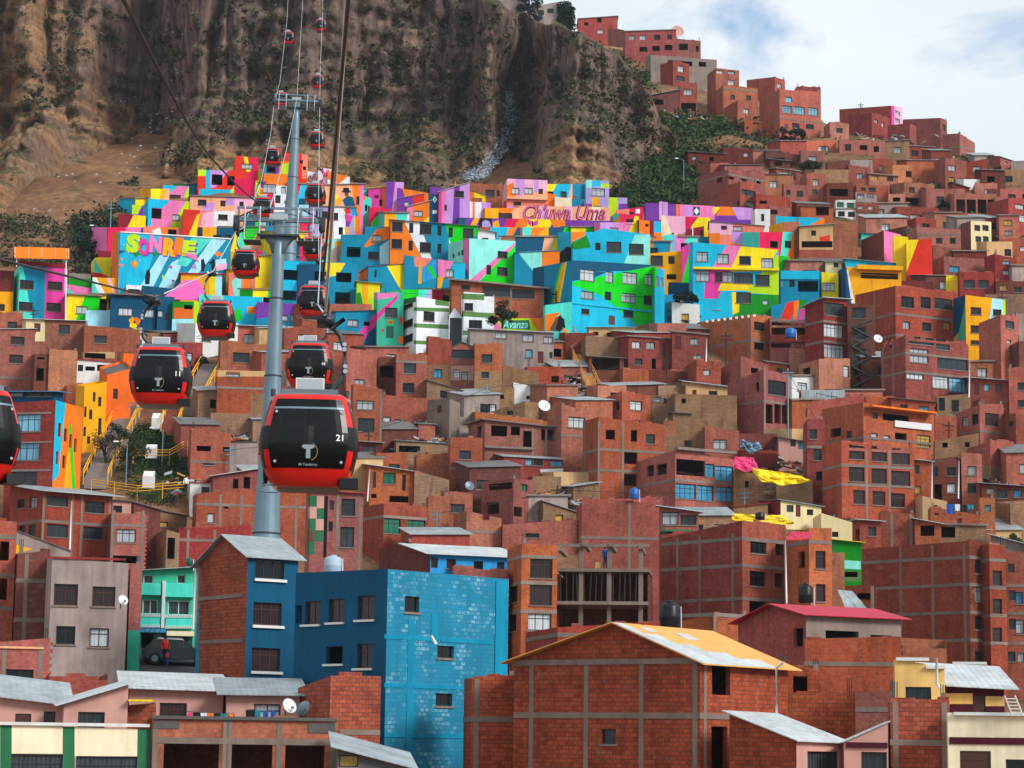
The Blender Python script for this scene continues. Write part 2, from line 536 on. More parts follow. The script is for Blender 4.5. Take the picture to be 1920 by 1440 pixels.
def H(label,x0,xc,x1,yt,yb,wall='brick',wins='',D=None,th=None,ext=5.0,gl=None,gr=None,roof=None,rm='tin',fr=(),fx=(),paint=(),cut=(),name='brick_house',depth=None,group='houses climbing the hillside',pad=0.3,bx=(),cat='house',back=None,left=None,up=0.0):
 if D is None:
  D=ground_depth(xc,yb)
 B=at(xc,yb,D)
 az=math.atan2(B.x,B.y)
 hasL=xc-x0>2
 if th is None:
  if hasL:
   th=min(max(math.atan2(xc-x0,x1-xc),math.radians(20)),math.radians(62))-az
  else:
   th=-az+0.03
 else:
  th=math.radians(th)-az
 if hasL:
  wide=(xc-x0)*D/FPX
  if wide/max(math.sin(th+az),0.02)<3.2:
   th=math.asin(min(0.9,wide/4.2))-az
 dR=Vector((math.cos(th),math.sin(th),0))
 dL=Vector((-math.sin(th),math.cos(th),0))
 yts=yt if isinstance(yt,tuple)else(yt,yt,yt)
 tC=rise(B,yts[1])
 M=B+Vector((0,0,tC/2))
 WR=reach(M,dR,x1)
 WL=reach(M,dL,x0)if hasL else None
 if WR<=0.2 or WR>45:
  print('bad WR',label,WR);WR=6
 if WL is None or WL<=0.2 or WL>40:
  if hasL:print('bad WL',label,WL)
  WL=depth or min(max(WR*0.8,3.5),9)
 if depth and not hasL:WL=depth
 org=B-Vector((0,0,ext))
 vC=ext+tC
 if isinstance(yt,tuple):
  vR=ext+rise(B+dR*WR,yts[2])
  vL=ext+rise(B+dL*WL,yts[0])if hasL else vC
 else:
  vR=vL=vC
 if up:vL=vC+up
 if gl:vR=vC
 if gr:vL=vC
 root=empty(name,org,label,cat,group,th)
 fnR=lambda u,v,d:(u,-d,v)
 fnL=lambda u,v,d:(-d,u,v)
 nR,nL=-dL,-dR
 def to_face(face,x,y):
  r=ray(x,y)
  n=nR if face=='R' else nL
  den=r.dot(n)
  if abs(den)<1e-5:den=1e-5
  t=B.dot(n)/den
  p=r*t-org
  return(p.dot(dR)if face=='R' else p.dot(dL)),p.z
 topR=[(0,vC),(WR,vR)]
 topL=[(0,vC),(WL,vL)]
 if gl:
  g=to_face('L',*gl)
  topL=[(0,vC),g,(WL,vL)]
 if gr:
  g=to_face('R',*gr)
  topR=[(0,vC),g,(WR,vR)]
 holes={'R':[],'L':[]}
 cuts={'R':[],'L':[]}
 spec=[]
 for tok in wins.split(';'):
  q=tok.split()
  if not q:continue
  if q[0]=='G':
   gx,gy,dx,dy,nx,ny,w,h=(float(t)for t in q[1:9])
   for j in range(int(ny)):
    for i in range(int(nx)):
     spec.append((gx+dx*i,gy+dy*j,w,h,q[9]if len(q)>9 else 'd'))
  else:
   spec.append((*(float(t)for t in q[:4]),q[4]if len(q)>4 else 'd'))
 tops={'R':topR,'L':topL}
 W={'R':WR,'L':WL}
 for x,y,w,h,k in spec:
  face='L' if(hasL and x+w/2<xc)else 'R'
  a=to_face(face,x,y+h/2)[0]
  b=to_face(face,x+w,y+h/2)[0]
  c=to_face(face,x+w/2,y+h)[1]
  d=to_face(face,x+w/2,y)[1]
  u0,u1=max(min(a,b),0.06),min(max(a,b),W[face]-0.06)
  v0,v1=max(min(c,d),0.1),min(max(c,d),max(p[1]for p in tops[face])-0.08)
  if u1-u0<0.15 or v1-v0<0.15:
   continue
  if k=='d' and wall.startswith('brick')and D>150:
   k=random.choice('dddmmwcw')  # paler panes: curtains, and reflections put into the glass colour
  holes[face].append((u0,v0,u1,v1,k,w))
 for xa,xb,y in cut:
  face='L' if(hasL and(xa+xb)/2<xc)else 'R'
  a,b=to_face(face,xa,y)[0],to_face(face,xb,y)[0]
  v=to_face(face,(xa+xb)/2,y)[1]
  cuts[face].append((max(0,min(a,b)),v,min(W[face],max(a,b)),1e3))
 m=MB()
 for face,fn in(('R',fnR),('L',fnL)):
  w=W[face]
  vm=max(p[1]for p in tops[face])
  hl=[hh for hh in holes[face]]
  us=sorted({0,w,*[c for hh in hl for c in(hh[0],hh[2])],*[c for hh in cuts[face]for c in(hh[0],hh[2])]})
  vs=sorted({0,vm,*[c for hh in hl for c in(hh[1],hh[3])],*[hh[1]for hh in cuts[face]if hh[1]<vm]})
  wm=wall if not(face=='L' and left)else left
  faces=[]
  for ua,ub in zip(us,us[1:]):
   for va,vb in zip(vs,vs[1:]):
    cu,cv=(ua+ub)/2,(va+vb)/2
    if ub-ua<1e-4 or vb-va<1e-4:continue
    if any(r[0]<cu<r[2]and r[1]<cv<r[3]for r in hl)or any(r[0]<cu<r[2]and cv>r[1]for r in cuts[face]):
     continue
    faces.append(([(ua,va),(ub,va),(ub,vb),(ua,vb)],wm))
  for(ua,va),(ub,vb)in zip(tops[face],tops[face][1:]):
   s=(vb-va)/max(ub-ua,1e-3)
   faces=[(q,fm)for f,fm in faces for q in[clip(f,s,-1,va-s*ua)]if q]
  for p in paint:
   pm,pp=p[0],p[1]
   if len(p)>2 and p[2]!=face:continue
   if face=='L' and not hasL:continue
   poly=[to_face(face,x,y)for x,y in pp]
   faces=paint_over(faces,poly,pm if pm in MATS else 'p_'+pm)
  uo=0 if face=='R' else 0.37
  for f,fm in faces:
   m.poly([fn(u,v,0)for u,v in f],fm,[((u if face=='R' else-u)+uo,v)for u,v in f])
  for u0,v0,u1,v1,k,pw in hl:
   e=0.24
   for q in(((u0,v0),(u1,v0)),((u1,v0),(u1,v1)),((u1,v1),(u0,v1)),((u0,v1),(u0,v0))):
    (a,b),(c,d)=q
    m.poly([fn(a,b,0),fn(c,d,0),fn(c,d,-e),fn(a,b,-e)],wm,[(a,b),(c,d),(c+.1,d+.1),(a+.1,b+.1)])
   window_part(root,fn,u0,v0,u1,v1,k,pw)
 vB=vL+vR-vC
 bm_=back or wall
 if bm_.startswith('p_')and not back:bm_=wall
 pr=[(WR,y,z)for y,z in topL]if gl else[(WR,0,vR),(WR,WL,vB)]
 pb=[(x,WL,z)for x,z in topR]if gr else[(0,WL,vL),(WR,WL,vB)]
 m.poly([(WR,0,0),(WR,WL,0)]+pr[::-1],bm_,[(y,z)for x,y,z in[(WR,0,0),(WR,WL,0)]+pr[::-1]])
 m.poly([(WR,WL,0),(0,WL,0)]+pb,bm_,[(x,z)for x,y,z in[(WR,WL,0),(0,WL,0)]+pb])
 e=0.3 if roof is None else 0.02
 if gl:
  for(ya,za),(yb_,zb)in zip(topL,topL[1:]):
   m.poly([(0,ya,za-.01),(WR,ya,za-.01),(WR,yb_,zb-.01),(0,yb_,zb-.01)],'concrete_dark')
 elif gr:
  for(xa,za),(xb,zb)in zip(topR,topR[1:]):
   m.poly([(xa,0,za-.01),(xb,0,zb-.01),(xb,WL,zb-.01),(xa,WL,za-.01)],'concrete_dark')
 else:
  lo=min([hh[1]for f in 'RL' for hh in cuts[f]]+[0+vC])
  dz=max(0,vC-lo)+e
  if up and not roof:dz+=up
  m.poly([(0.02,0.02,vC-dz),(WR-0.02,0.02,vR-dz),(WR-0.02,WL-0.02,vB-dz),(0.02,WL-0.02,vL-dz)],'concrete_dark')
 m.build('wall',root)
 if fr or fx:
  f=MB()
  for y in fr:
   v=to_face('R',xc+1,y)[1]
   f.box(-0.03,-0.03,v-0.13,WR,0.06,v+0.13,'concrete')
   f.box(-0.03,0.06,v-0.13,0.06,WL,v+0.13,'concrete')
   if not fx:
    f.build('concrete_beam',root)
    f=MB()
  ztop=min(vC,vR)-0.01
  for x in fx:
   if hasL and x<xc:
    u=to_face('L',x,(yts[1]+yb)/2)[0]
    zt=min(vL,vC)-0.01
    f.box(-0.022,u-0.12,0,0.05,u+0.12,zt,'concrete')
    if not fr:
     f.build('concrete_column',root)
     f=MB()
   else:
    u=to_face('R',x,(yts[1]+yb)/2)[0]
    f.box(u-0.12,-0.022,0,u+0.12,0.05,ztop,'concrete')
    if not fr:
     f.build('concrete_column',root)
     f=MB()
  if fr and fx:f.build('concrete_frame',root)
 if roof is None and wall.startswith('brick')and not(gl or gr or cut or up)and group!='small huts squeezed between the houses':
  q=MB()
  zf=lambda x,y:vC+(vR-vC)*x/WR+(vL-vC)*y/WL
  q.box(0.01,0.01,min(vC,vR)-.3,WR-.01,0.16,min(vC,vR)-.02,wall)
  x=0.02
  while x<WR-.5:
   w_=random.uniform(.3,1.1)
   if random.random()<.55:
    z0=min(zf(x,0),zf(x+w_,0))
    q.box(x,.02,z0-.25,min(x+w_,WR-.02),.17,z0+random.choice((.06,.1,.19)),wall)
   x+=w_
  for x,y in((.2,.2),(WR-.25,.2)):
   if random.random()<.45:
    z0,hh=zf(x,y),random.uniform(.35,.9)
    for a,b in((-.09,0),(.09,0),(0,.1)):
     q.tube([(x+a,y+b,z0-.4),(x+a*1.2,y+b,z0+hh)],.022,'steel_dark',4)
    if random.random()<.5:
     q.box(x-.12,y-.12,z0-.3,x+.12,y+.12,z0+hh*.5,'concrete')
  q.build('wall_top',root)
  if D<270 and WR>3 and random.random()<.7:
   q=MB()
   z=max(.5,ext-1)
   while z<vR-.3:
    q.box(WR-.02,.03,z,WR+random.uniform(.08,.16),.15,z+.19,wall)
    z+=.38
   q.build('brick_toothing',root)
 if roof:
  rmat='concrete' if roof=='slab' else rm
  th_=0.16 if roof=='slab' else 0.05
  o=pad
  r=MB()
  def sheet(c4,uvk):
   up=[(x,y,z+th_)for x,y,z in c4]
   r.poly([c4[i]for i in(0,3,2,1)],rmat,[(c4[i][uvk],c4[i][1-uvk])for i in(0,3,2,1)])
   r.poly(up,rmat,[(p[uvk],p[1-uvk])for p in c4])
   for i in range(4):
    j=(i+1)%4
    r.poly([c4[i],c4[j],up[j],up[i]],rmat)
  if gl:
   (ya,za),(yg,zg),(yb_,zb)=topL
   s1,s2=(zg-za)/(yg-ya),(zb-zg)/(yb_-yg)
   sheet([(-o,-o,za-o*s1+.02),(WR+o,-o,za-o*s1+.02),(WR+o,yg,zg+.02),(-o,yg,zg+.02)],0)
   sheet([(-o,yg,zg+.02),(WR+o,yg,zg+.02),(WR+o,WL+o,zb+o*s2+.02),(-o,WL+o,zb+o*s2+.02)],0)
  elif gr:
   (xa,za),(xg,zg),(xb,zb)=topR
   s1,s2=(zg-za)/(xg-xa),(zb-zg)/(xb-xg)
   sheet([(-o,-o,za-o*s1+.02),(xg,-o,zg+.02),(xg,WL+o,zg+.02),(-o,WL+o,za-o*s1+.02)],1)
   sheet([(xg,-o,zg+.02),(WR+o,-o,zb+o*s2+.02),(WR+o,WL+o,zb+o*s2+.02),(xg,WL+o,zg+.02)],1)
  else:
   sx,sy=(vR-vC)/WR,(vL-vC)/WL
   z=lambda x,y:vC+sx*x+sy*y+.02
   c4=[(-o,-o),(WR+o,-o),(WR+o,WL+o),(-o,WL+o)]
   sheet([(x,y,z(x,y))for x,y in c4],0 if abs(sy)>abs(sx)else 1)
  r.build('roof',root)
 for b in bx:
  nm,xa,ya,xb,yb2,dep,bmat=b[:7]
  face='L' if(hasL and(xa+xb)/2<xc)else 'R'
  ua,ub=sorted((to_face(face,xa,(ya+yb2)/2)[0],to_face(face,xb,(ya+yb2)/2)[0]))
  va,vb=to_face(face,(xa+xb)/2,yb2)[1],to_face(face,(xa+xb)/2,ya)[1]
  q=MB()
  fn=fnR if face=='R' else fnL
  d0=b[7]if len(b)>7 else 0.003
  q.box(ua,d0,va,ub,d0+dep,vb,bmat,lambda p,d,v:fn(p,v,d))
  q.build(nm,root)
 h=dict(root=root,to=to_face,fnR=fnR,fnL=fnL,WR=WR,WL=WL,vC=vC,D=D,x=(x0,x1),y=(min(yts),yb),top=topR,topL=topL,pad=pad)
 HOUSES.append(h)
 return h
def shapes_on(h,face,name,polys,d=0.012,mat='p_black',each=False):
 """painted figures: flat paint on the wall as one part"""
 m=MB()
 fn=h['fnR']if face=='R' else h['fnL']
 for i,p in enumerate(polys):
  mm=mat
  if isinstance(p,tuple)and isinstance(p[0],str):
   mm,p=p
  mm=mm if mm in MATS else 'p_'+mm
  pts=[h['to'](face,x,y)for x,y in p]
  m.poly([fn(u,v,d+0.003*i)for u,v in pts],mm,pts)
  if each:
   o=m.build(name,h['root'])
   m=MB()
 if each:return o
 return m.build(name,h['root'])
def text_mesh(txt,size,extrude=0.0,bold=0.0,shear=0.0):
 c=bpy.data.curves.new('lettering','FONT')
 c.body=txt
 c.size=size
 c.extrude=extrude
 c.offset=bold
 c.shear=shear
 c.align_x='CENTER'
 c.align_y='CENTER'
 c.resolution_u=3
 o=bpy.data.objects.new('lettering',c)
 COL.objects.link(o)
 dg=bpy.context.evaluated_depsgraph_get()
 me=bpy.data.meshes.new_from_object(o.evaluated_get(dg))
 COL.objects.unlink(o)
 bpy.data.objects.remove(o)
 return me
def letters_on(h,face,txt,x0,y0,x1,y1,mat,d=0.03,bold=0.0,shear=0.0,tilt=0.0,name='lettering'):
 """lettering stretched to the picture box x0..x1, y0..y1 on a wall"""
 me=text_mesh(txt,1.0,0.0,bold,shear)
 vs=[v.co.copy()for v in me.vertices]
 if tilt:
  ca,sa=math.cos(tilt),math.sin(tilt)
  vs=[Vector((v.x*ca-v.y*sa,v.x*sa+v.y*ca,0))for v in vs]
 lo=Vector((min(v.x for v in vs),min(v.y for v in vs)))
 hi=Vector((max(v.x for v in vs),max(v.y for v in vs)))
 fn=h['fnR']if face=='R' else h['fnL']
 m=MB()
 pos=[]
 for v in vs:
  a,b=(v.x-lo.x)/(hi.x-lo.x),(v.y-lo.y)/(hi.y-lo.y)
  u,w=h['to'](face,x0+(x1-x0)*a,y1+(y0-y1)*b)
  pos.append(fn(u,w,d))
 for p in me.polygons:
  m.poly([pos[i]for i in p.vertices],mat if mat in MATS else 'p_'+mat)
 bpy.data.meshes.remove(me)
 return m.build(name,h['root'])
def roof_patch(h,name,patches):
 """single roof sheets of another colour on the slope above the right-hand wall"""
 (ya,za),(yg,zg)=h['topL'][:2]
 W_,o=h['WR'],h['pad']
 for mat,a0,a1,b0,b1 in patches:
  m=MB()
  P=[]
  for a,b in((a0,b0),(a1,b0),(a1,b1),(a0,b1)):
   y=-o+(yg+o)*b
   P.append((-o+(W_+2*o)*a,y,za+(zg-za)*(y-ya)/(yg-ya)+.078))
  m.prism(P,(0,0,.012),mat)
  m.build(name,h['root'])
# -- painted quarter
PH=dict(name='painted_house',group='painted houses below the cliff')
H('narrow brick block with a mustard lower storey, beside the orange awning block',-30,-30,25,505,600,'p_gold','-2 570 11 13 c',paint=[('brick_dark',[(-40,500),(30,500),(30,547),(-40,547)])],**PH)
a1=H('three storey block painted half turquoise, half magenta, under an orange terrace awning',24,33,125,497,602,'p_teal','34 525 29 17 c;89 528 28 16 c;33 566 28 17 c;87 568 28 16 c',th=14,paint=[('mint',[(20,490),(42,490),(47,520),(64,605),(20,605)]),('mint',[(33,545),(50,545),(64,605),(33,605)]),('magenta',[(86,490),(128,490),(128,605),(83,605)]),('lpink',[(121,490),(126,490),(126,605),(121,605)])],bx=[('parapet',27,492,126,499,0.12,'p_wine')],**PH)
def awning():
 m=MB()
 D=a1['D']-1.5
 q=[at(28,484,D),at(129,486,D),at(129,466,D+1.2),at(28,463,D+1.2)]
 m.prism([tuple(p)for p in q],(0,0.12,0.06),'p_orange')
 for i in range(5):
  a,b=q[0].lerp(q[1],i/4),q[3].lerp(q[2],i/4)
  m.tube([a+Vector((0,-.05,0)),b+Vector((0,-.05,0))],0.06,'p_peach',5)
 o=m.build('awning')
 o.parent=a1['root']
 o.matrix_parent_inverse=(Matrix.Translation(a1['root'].location)@Matrix.Rotation(a1['root'].rotation_euler.z,4,'Z')).inverted()
 m=MB()
 for x in(31,124):
  m.tube([at(x,500,D+.3),at(x,480,D+.3)],0.07,'pipe_white')
 m.tube([at(123,602,a1['D']-.5),at(124,468,a1['D']-.5)],0.09,'pipe_white')
 o=m.build('awning_post')
 o.parent=a1['root']
 o.matrix_parent_inverse=(Matrix.Translation(a1['root'].location)@Matrix.Rotation(a1['root'].rotation_euler.z,4,'Z')).inverted()
awning()
H('low house painted half yellow and half green, next to the magenta wall',124,124,186,553,604,'p_yellow','143 574 22 14 w',paint=[('green',[(162,548),(190,548),(190,606),(140,606)])],roof='slab',**PH)
H('pink wedge-shaped wall with a white flower, above the yellow and green house',126,126,172,(533,533,541),556,'p_pink','',paint=[('mint',[(126,540),(148,556),(126,556)])],depth=4,**PH)
H('green shed with a grey parapet, tucked under the bare slope',128,128,170,512,545,'p_dgreen','',paint=[('plaster_grey',[(120,505),(175,505),(175,522),(120,522)])],depth=4,**PH)
H('small pale blue house with a dark doorway, beside the navy blue one',160,160,207,(582,582,582),614,'p_pale','187 566 14 18 o',depth=5,**PH)
c1=H('yellow porch house with a grey slab roof, beside the navy one',168,168,212,552,600,'p_yellow','186 560 15 22 o;203 562 6 18 o',roof='slab',depth=5,**PH)
a4=H('navy blue house with a painted golden flower and white-curtained windows',206,206,292,553,622,'p_deepblue','222 577 27 14 w;267 580 22 14 w',roof='slab',rm='concrete',pad=0.5,**PH)
shapes_on(a4,'R','flower_painting',[('gold',[(241,600),(248,594),(257,597),(256,607),(246,609)]),('orange',[(250,596),(258,595),(264,601),(260,609),(252,608)]),('yellow',[(244,606),(252,604),(258,612),(250,616),(243,613)]),('brown',[(250,602),(255,602),(254,607),(250,606)]),('lime',[(250,614),(262,616),(258,622),(252,620)])])
H('navy blue bay of a house with two small windows, beside the golden flower',286,294,326,555,620,'p_navy','296 582 10 12 w;309 588 9 12 c',**PH)
H('golden workshop wall crossed by white and pink stripes',172,172,236,(519,520,522),556,'p_gold','',paint=[('white',[(172,519),(180,519),(200,556),(188,556)]),('lpink',[(200,521),(206,521),(222,556),(216,556)]),('mint',[(166,519),(172,519),(188,556),(166,556)])],depth=5,**PH)
H('slim yellow house with a turquoise triangle, leaning on the big mural wall',170,177,208,(492,483,483),524,'p_yellow','',paint=[('mint',[(176,483),(192,512),(176,512)]),('red',[(168,510),(190,512),(210,522),(170,524)])],**PH)
H('dark red shed behind the slim yellow house',184,184,208,470,495,'p_wine','',depth=3,**PH)
mural=H('big turquoise mural wall reading SONRIE with kites and dark figures',209,221,431,(435,436,449),556,'p_teal','',th=10,left='p_orange',paint=[('cyan',[(222,436),(300,440),(260,560),(222,560)]),('pale',[(300,478),(322,470),(276,560),(248,560)]),('pale',[(322,492),(346,480),(318,560),(286,560)]),('pale',[(398,446),(424,450),(372,512),(352,512)]),('mint',[(362,441),(398,446),(350,500),(330,496)])],**PH)
def sonrie():
 L=[('S','lime',235,441,263,472),('O','magenta',258,449,280,477),('N','pink',279,443,305,474),('R','gold',304,447,330,480),('I','orange',324,447,344,476),('E','lime',340,452,368,480)]
 for ch,c,x0,y0,x1,y1 in L:
  letters_on(mural,'R',ch,x0+2,y0+2,x1+3,y1+4,'purple',0.03,0.05,0,-0.1,'letter_outline')
  letters_on(mural,'R',ch,x0,y0-2,x1,y1+2,c,0.05,0.07,0,-0.1,'lettering')
 shapes_on(mural,'R','figure_painting',[('black',[(275,507),(280,504),(282,514),(280,533),(272,533),(272,518)]),('black',[(377,487),(382,485),(385,497),(382,509),(377,508)]),('black',[(397,487),(402,485),(403,505),(396,508)]),('black',[(390,492),(397,490),(397,495)]),('orange',[(245,494),(253,487),(259,495),(252,504)]),('yellow',[(250,496),(253,490),(257,497)]),('salmon',[(222,495),(234,497),(226,501)]),('orange',[(402,476),(410,471),(417,477),(408,482)]),('crimson',[(317,500),(323,497),(322,505)]),('violet',[(360,497),(366,494),(368,503),(361,503)]),('pale',[(404,487),(424,485),(424,498),(404,500)]),('lpink',[(406,496),(426,494),(424,505),(405,508)]),('white',[(384,510),(400,508),(412,514),(398,518),(386,516)]),('gold',[(225,484),(231,485),(228,490)]),('white',[(238,472),(241,472),(241,475)]),('white',[(231,458),(233,458),(232,461)]),('white',[(262,486),(264,488),(262,489)]),('deepblue',[(222,470),(236,470),(224,476)]),('dgreen',[(250,473),(266,474),(255,482)]),('dgreen',[(284,473),(300,474),(290,480)]),('pink',[(340,474),(366,476),(374,492),(350,480)]),('lime',[(304,515),(309,519),(303,524)]),('purple',[(322,524),(328,526),(323,529)])],0.02,each=True)
 m=MB()
 h=mural
 P=[h['to']('R',431+i,440)for i in(0,8)]
 m.tube([h['fnR'](0,h['vC']+.05,0.05),h['fnR'](h['WR'],h['top'][1][1]+.05,0.05)],0.09,'pipe_white')
 m.build('coping',h['root'])
sonrie()
H('golden house with cream panels below the mural, carrying a wide pink tin awning',338,338,416,(512,513,515),562,'p_gold','345 533 12 14 o',paint=[('yellow',[(392,510),(404,510),(404,570),(392,570)]),('pale',[(404,510),(420,510),(420,570),(404,570)])],depth=5,roof='tin',rm='p_crimson',**PH)
def pinkroof():
 m=MB()
 D=ground_depth(350,585)
 q=[at(304,561,D-2.5),at(394,564,D-2.5),at(371,526,D+2),at(345,526,D+2)]
 m.prism([tuple(p)for p in q],(0,0,0.08),'tin_pink')
 o=m.build('tin_awning')
 tag(o,'wide bright pink tin awning below the SONRIE mural','awning')
pinkroof()
H('low house with red and white strips, below the SONRIE mural',236,236,268,534,560,'p_white','240 542 22 8 c',depth=4,paint=[('red',[(236,545),(270,545),(270,565),(236,565)])],**PH)
H('blue wall between the mural and the pink awning',265,265,322,(535,535,541),572,'p_navy','',depth=4,**PH)
H('green and orange house with a slim lime pillar, under the pink awning',322,322,374,564,622,'p_dgreen','345 572 16 8 o',paint=[('orangewall',[(326,577),(366,577),(366,597),(326,597)]),('pale',[(322,598),(366,598),(366,630),(322,630)]),('lime',[(364,560),(374,560),(374,630),(362,630)])],**PH)
H('turquoise wall with an orange band and a lime disc, below the mural wall',372,372,492,552,606,'p_mint','',paint=[('cyan',[(420,550),(495,548),(495,610),(425,610)]),('orange',[(464,575),(482,575),(482,588),(464,588)]),('green',[(440,578),(452,582),(452,600),(440,604)])],depth=6,**PH)
H('wall painted salmon, mint and peach, beside the mural\'s lower corner',428,428,478,512,556,'p_salmon','',paint=[('palemint',[(434,528),(452,512),(452,560),(440,560)]),('orange',[(458,515),(470,515),(470,545),(456,545)])],depth=5,**PH)
H('small red and yellow block above the mural wall',221,221,273,(401,401,405),440,'p_wine','',paint=[('yellow',[(252,400),(275,400),(275,440),(232,440)])],**PH)
H('lime and purple gable end behind the red and yellow block',247,247,280,(384,384,386),408,'p_purple','',paint=[('lime',[(245,383),(268,383),(258,402),(245,402)])],depth=4,**PH)
H('tall house in diagonal bands of turquoise, pink and lime with a big dark opening',268,276,354,372,438,'p_pink','284 390 19 20 o;323 402 14 11 w',paint=[('cyan',[(276,370),(325,370),(300,395),(276,395)]),('cyan',[(270,370),(284,370),(284,440),(270,440)]),('lime',[(352,372),(356,372),(356,440),(310,440)]),('lime',[(300,430),(320,425),(312,440),(298,440)])],**PH)
H('square upper storey with a slanted pink band, turquoise corner and brown window',304,305,354,347,376,'p_pink','317 365 22 12 c',paint=[('cyan',[(304,345),(336,345),(304,376)]),('lime',[(352,352),(356,352),(356,380),(340,380)])],depth=6,D=None,**PH)
H('red cottage wall with a tall yellow cone and a pink slope',342,342,401,(388,392,396),446,'p_red','',paint=[('yellow',[(370,402),(380,400),(372,450),(350,450)]),('salmon',[(376,392),(402,392),(402,450),(366,450)]),('lpink',[(380,400),(402,396),(402,450),(374,450)])],depth=5,**PH)
H('salmon and orange wall below the tall banded house, with a low doorway',270,270,342,424,446,'p_salmon','315 430 16 12 o',paint=[('white',[(286,432),(300,426),(304,446),(288,446)]),('orange',[(302,426),(330,426),(330,446),(306,446)])],depth=3,**PH)
H('flat-roofed house with lilac, red and lime walls and three square black openings',370,370,489,(316,318,322),372,'p_red','397 327 20 20 o;426 330 18 18 o;455 332 20 16 o',paint=[('lime',[(370,314),(390,314),(390,330),(370,330)]),('lilac',[(392,316),(430,318),(404,352),(392,352)]),('cyan',[(386,318),(394,318),(394,360),(386,360)]),('lime',[(456,318),(492,320),(492,375),(474,375)]),('crimson',[(450,344),(476,344),(476,375),(450,375)]),('cyan',[(374,354),(440,356),(440,375),(374,375)]),('lime',[(440,346),(452,346),(452,362),(430,362)])],**PH)
H('topmost crimson house with a yellow stripe and white window',440,440,484,(291,292,296),330,'p_crimson','453 307 21 9 w',paint=[('red',[(440,290),(462,290),(466,335),(440,335)]),('yellow',[(456,290),(463,290),(470,322),(462,322)])],depth=6,D=349,**PH)
H('peach house with lilac patches and three dark windows, under the three black openings',355,355,480,(367,368,372),420,'p_peach','371 374 16 11 d;413 376 10 11 c;449 378 8 9 d;409 402 18 10 d',paint=[('lilac',[(380,380),(402,380),(402,395),(380,395)]),('lilac',[(424,370),(446,370),(440,385),(424,385)]),('white',[(400,396),(440,396),(440,425),(400,425)]),('lpink',[(440,372),(482,372),(482,395),(440,395)])],roof='slab',pad=0.2,**PH)
H('white house with an orange and purple top, beside the far pylon',478,478,544,(336,338,342),398,'p_white','493 345 25 16 w;527 350 9 13 w;516 366 10 15 c;533 376 10 6 c',paint=[('orange',[(476,334),(548,340),(548,348),(476,348)]),('purple',[(490,340),(500,340),(496,354),(488,352)]),('orange',[(478,352),(510,356),(516,390),(478,390)]),('crimson',[(500,366),(512,356),(516,392),(500,392)]),('lime',[(474,340),(488,340),(486,400),(474,400)])],**PH)
H('orange and violet shelter with a teal doorway, high under the cliff',494,494,546,(304,304,302),345,'p_orange','500 312 17 12 o',paint=[('teal',[(494,304),(516,306),(516,326),(494,326)]),('purple',[(514,308),(526,304),(522,326),(510,326)]),('lime',[(530,308),(546,304),(546,326),(528,326)])],depth=5,D=348,**PH)
H('red house with dark dots, half hidden by the far pylon',532,532,577,(288,286,290),334,'p_red','562 300 6 7 d;568 312 6 7 d',paint=[('salmon',[(566,286),(580,286),(580,335),(566,335)])],depth=6,D=350,**PH)
sue=H('white wall lettered Sueña! in red script beside the far pylon',556,556,612,(316,318,326),346,'p_white','',depth=4,**PH)
letters_on(sue,'R','Sueña!',561,321,604,344,'wine',0.03,0.0,0.3,-0.12)
H('white wall with pink zigzags, in front of the cliff foot',596,596,628,(312,314,318),350,'p_white','',paint=[('magenta',[(600,316),(606,316),(612,332),(606,332)]),('pink',[(612,318),(618,318),(612,334),(608,330)]),('magenta',[(598,338),(606,336),(604,350),(598,350)])],depth=4,**PH)
H('wedge-shaped house with an orange gable and white and pink zigzags',614,614,656,(318,320,332),352,'p_orange','',paint=[('white',[(626,352),(656,328),(656,352)]),('pink',[(624,340),(632,348),(640,340),(632,352)]),('white',[(614,336),(626,340),(626,352),(614,352)])],depth=5,**PH)
cho=H('peach mural house with a painted figure in a bowler hat and blue shawl',603,603,681,(345,347,345),438,'p_peach','668 368 6 16 c',paint=[('orange',[(660,340),(684,340),(684,440),(664,440)]),('pink',[(674,344),(684,344),(684,440),(676,440)])],roof='tin',rm='tin',th=10,**PH)
shapes_on(cho,'R','figure_painting',[('navy',[(642,375),(652,367),(662,370),(666,384),(662,392),(648,390)]),('black',[(644,352),(654,352),(655,358),(643,358)]),('black',[(641,358),(658,358),(658,361),(641,361)]),('brown',[(646,361),(654,361),(653,368),(647,368)]),('gold',[(622,372),(634,368),(642,376),(634,384),(622,384)]),('teal',[(656,388),(666,388),(672,404),(662,410)]),('yellow',[(626,367),(632,364),(636,370),(630,374)])])
H('house with lilac and white walls, a crimson corner and painted dancers',580,580,666,(385,387,390),448,'p_violet','592 396 22 13 d;617 399 17 13 d;635 426 8 14 o',paint=[('peach',[(608,408),(626,408),(626,450),(606,450)]),('white',[(626,386),(648,388),(648,450),(626,450)]),('red',[(645,392),(656,388),(658,400),(648,402)]),('magenta',[(646,402),(662,404),(658,418),(648,418)]),('purple',[(648,414),(658,416),(654,426),(648,424)]),('gold',[(646,426),(654,426),(654,442),(648,442)]),('skyblue',[(655,388),(668,390),(668,404),(660,404)]),('lime',[(664,410),(670,410),(670,432),(664,432)])],roof='slab',pad=0.15,**PH)
H('blue hut with a pale lower half, behind the far pylon\'s foot',560,560,584,(371,372,373),410,'p_navy','',paint=[('pale',[(556,384),(586,384),(586,412),(556,412)])],depth=4,**PH)
H('turquoise end wall with dark windows beside the orange mural corner',680,680,696,(364,366,372),425,'p_mint','684 384 5 12 d;690 386 4 12 d',paint=[('orange',[(678,362),(686,362),(686,375),(678,375)])],depth=5,**PH)
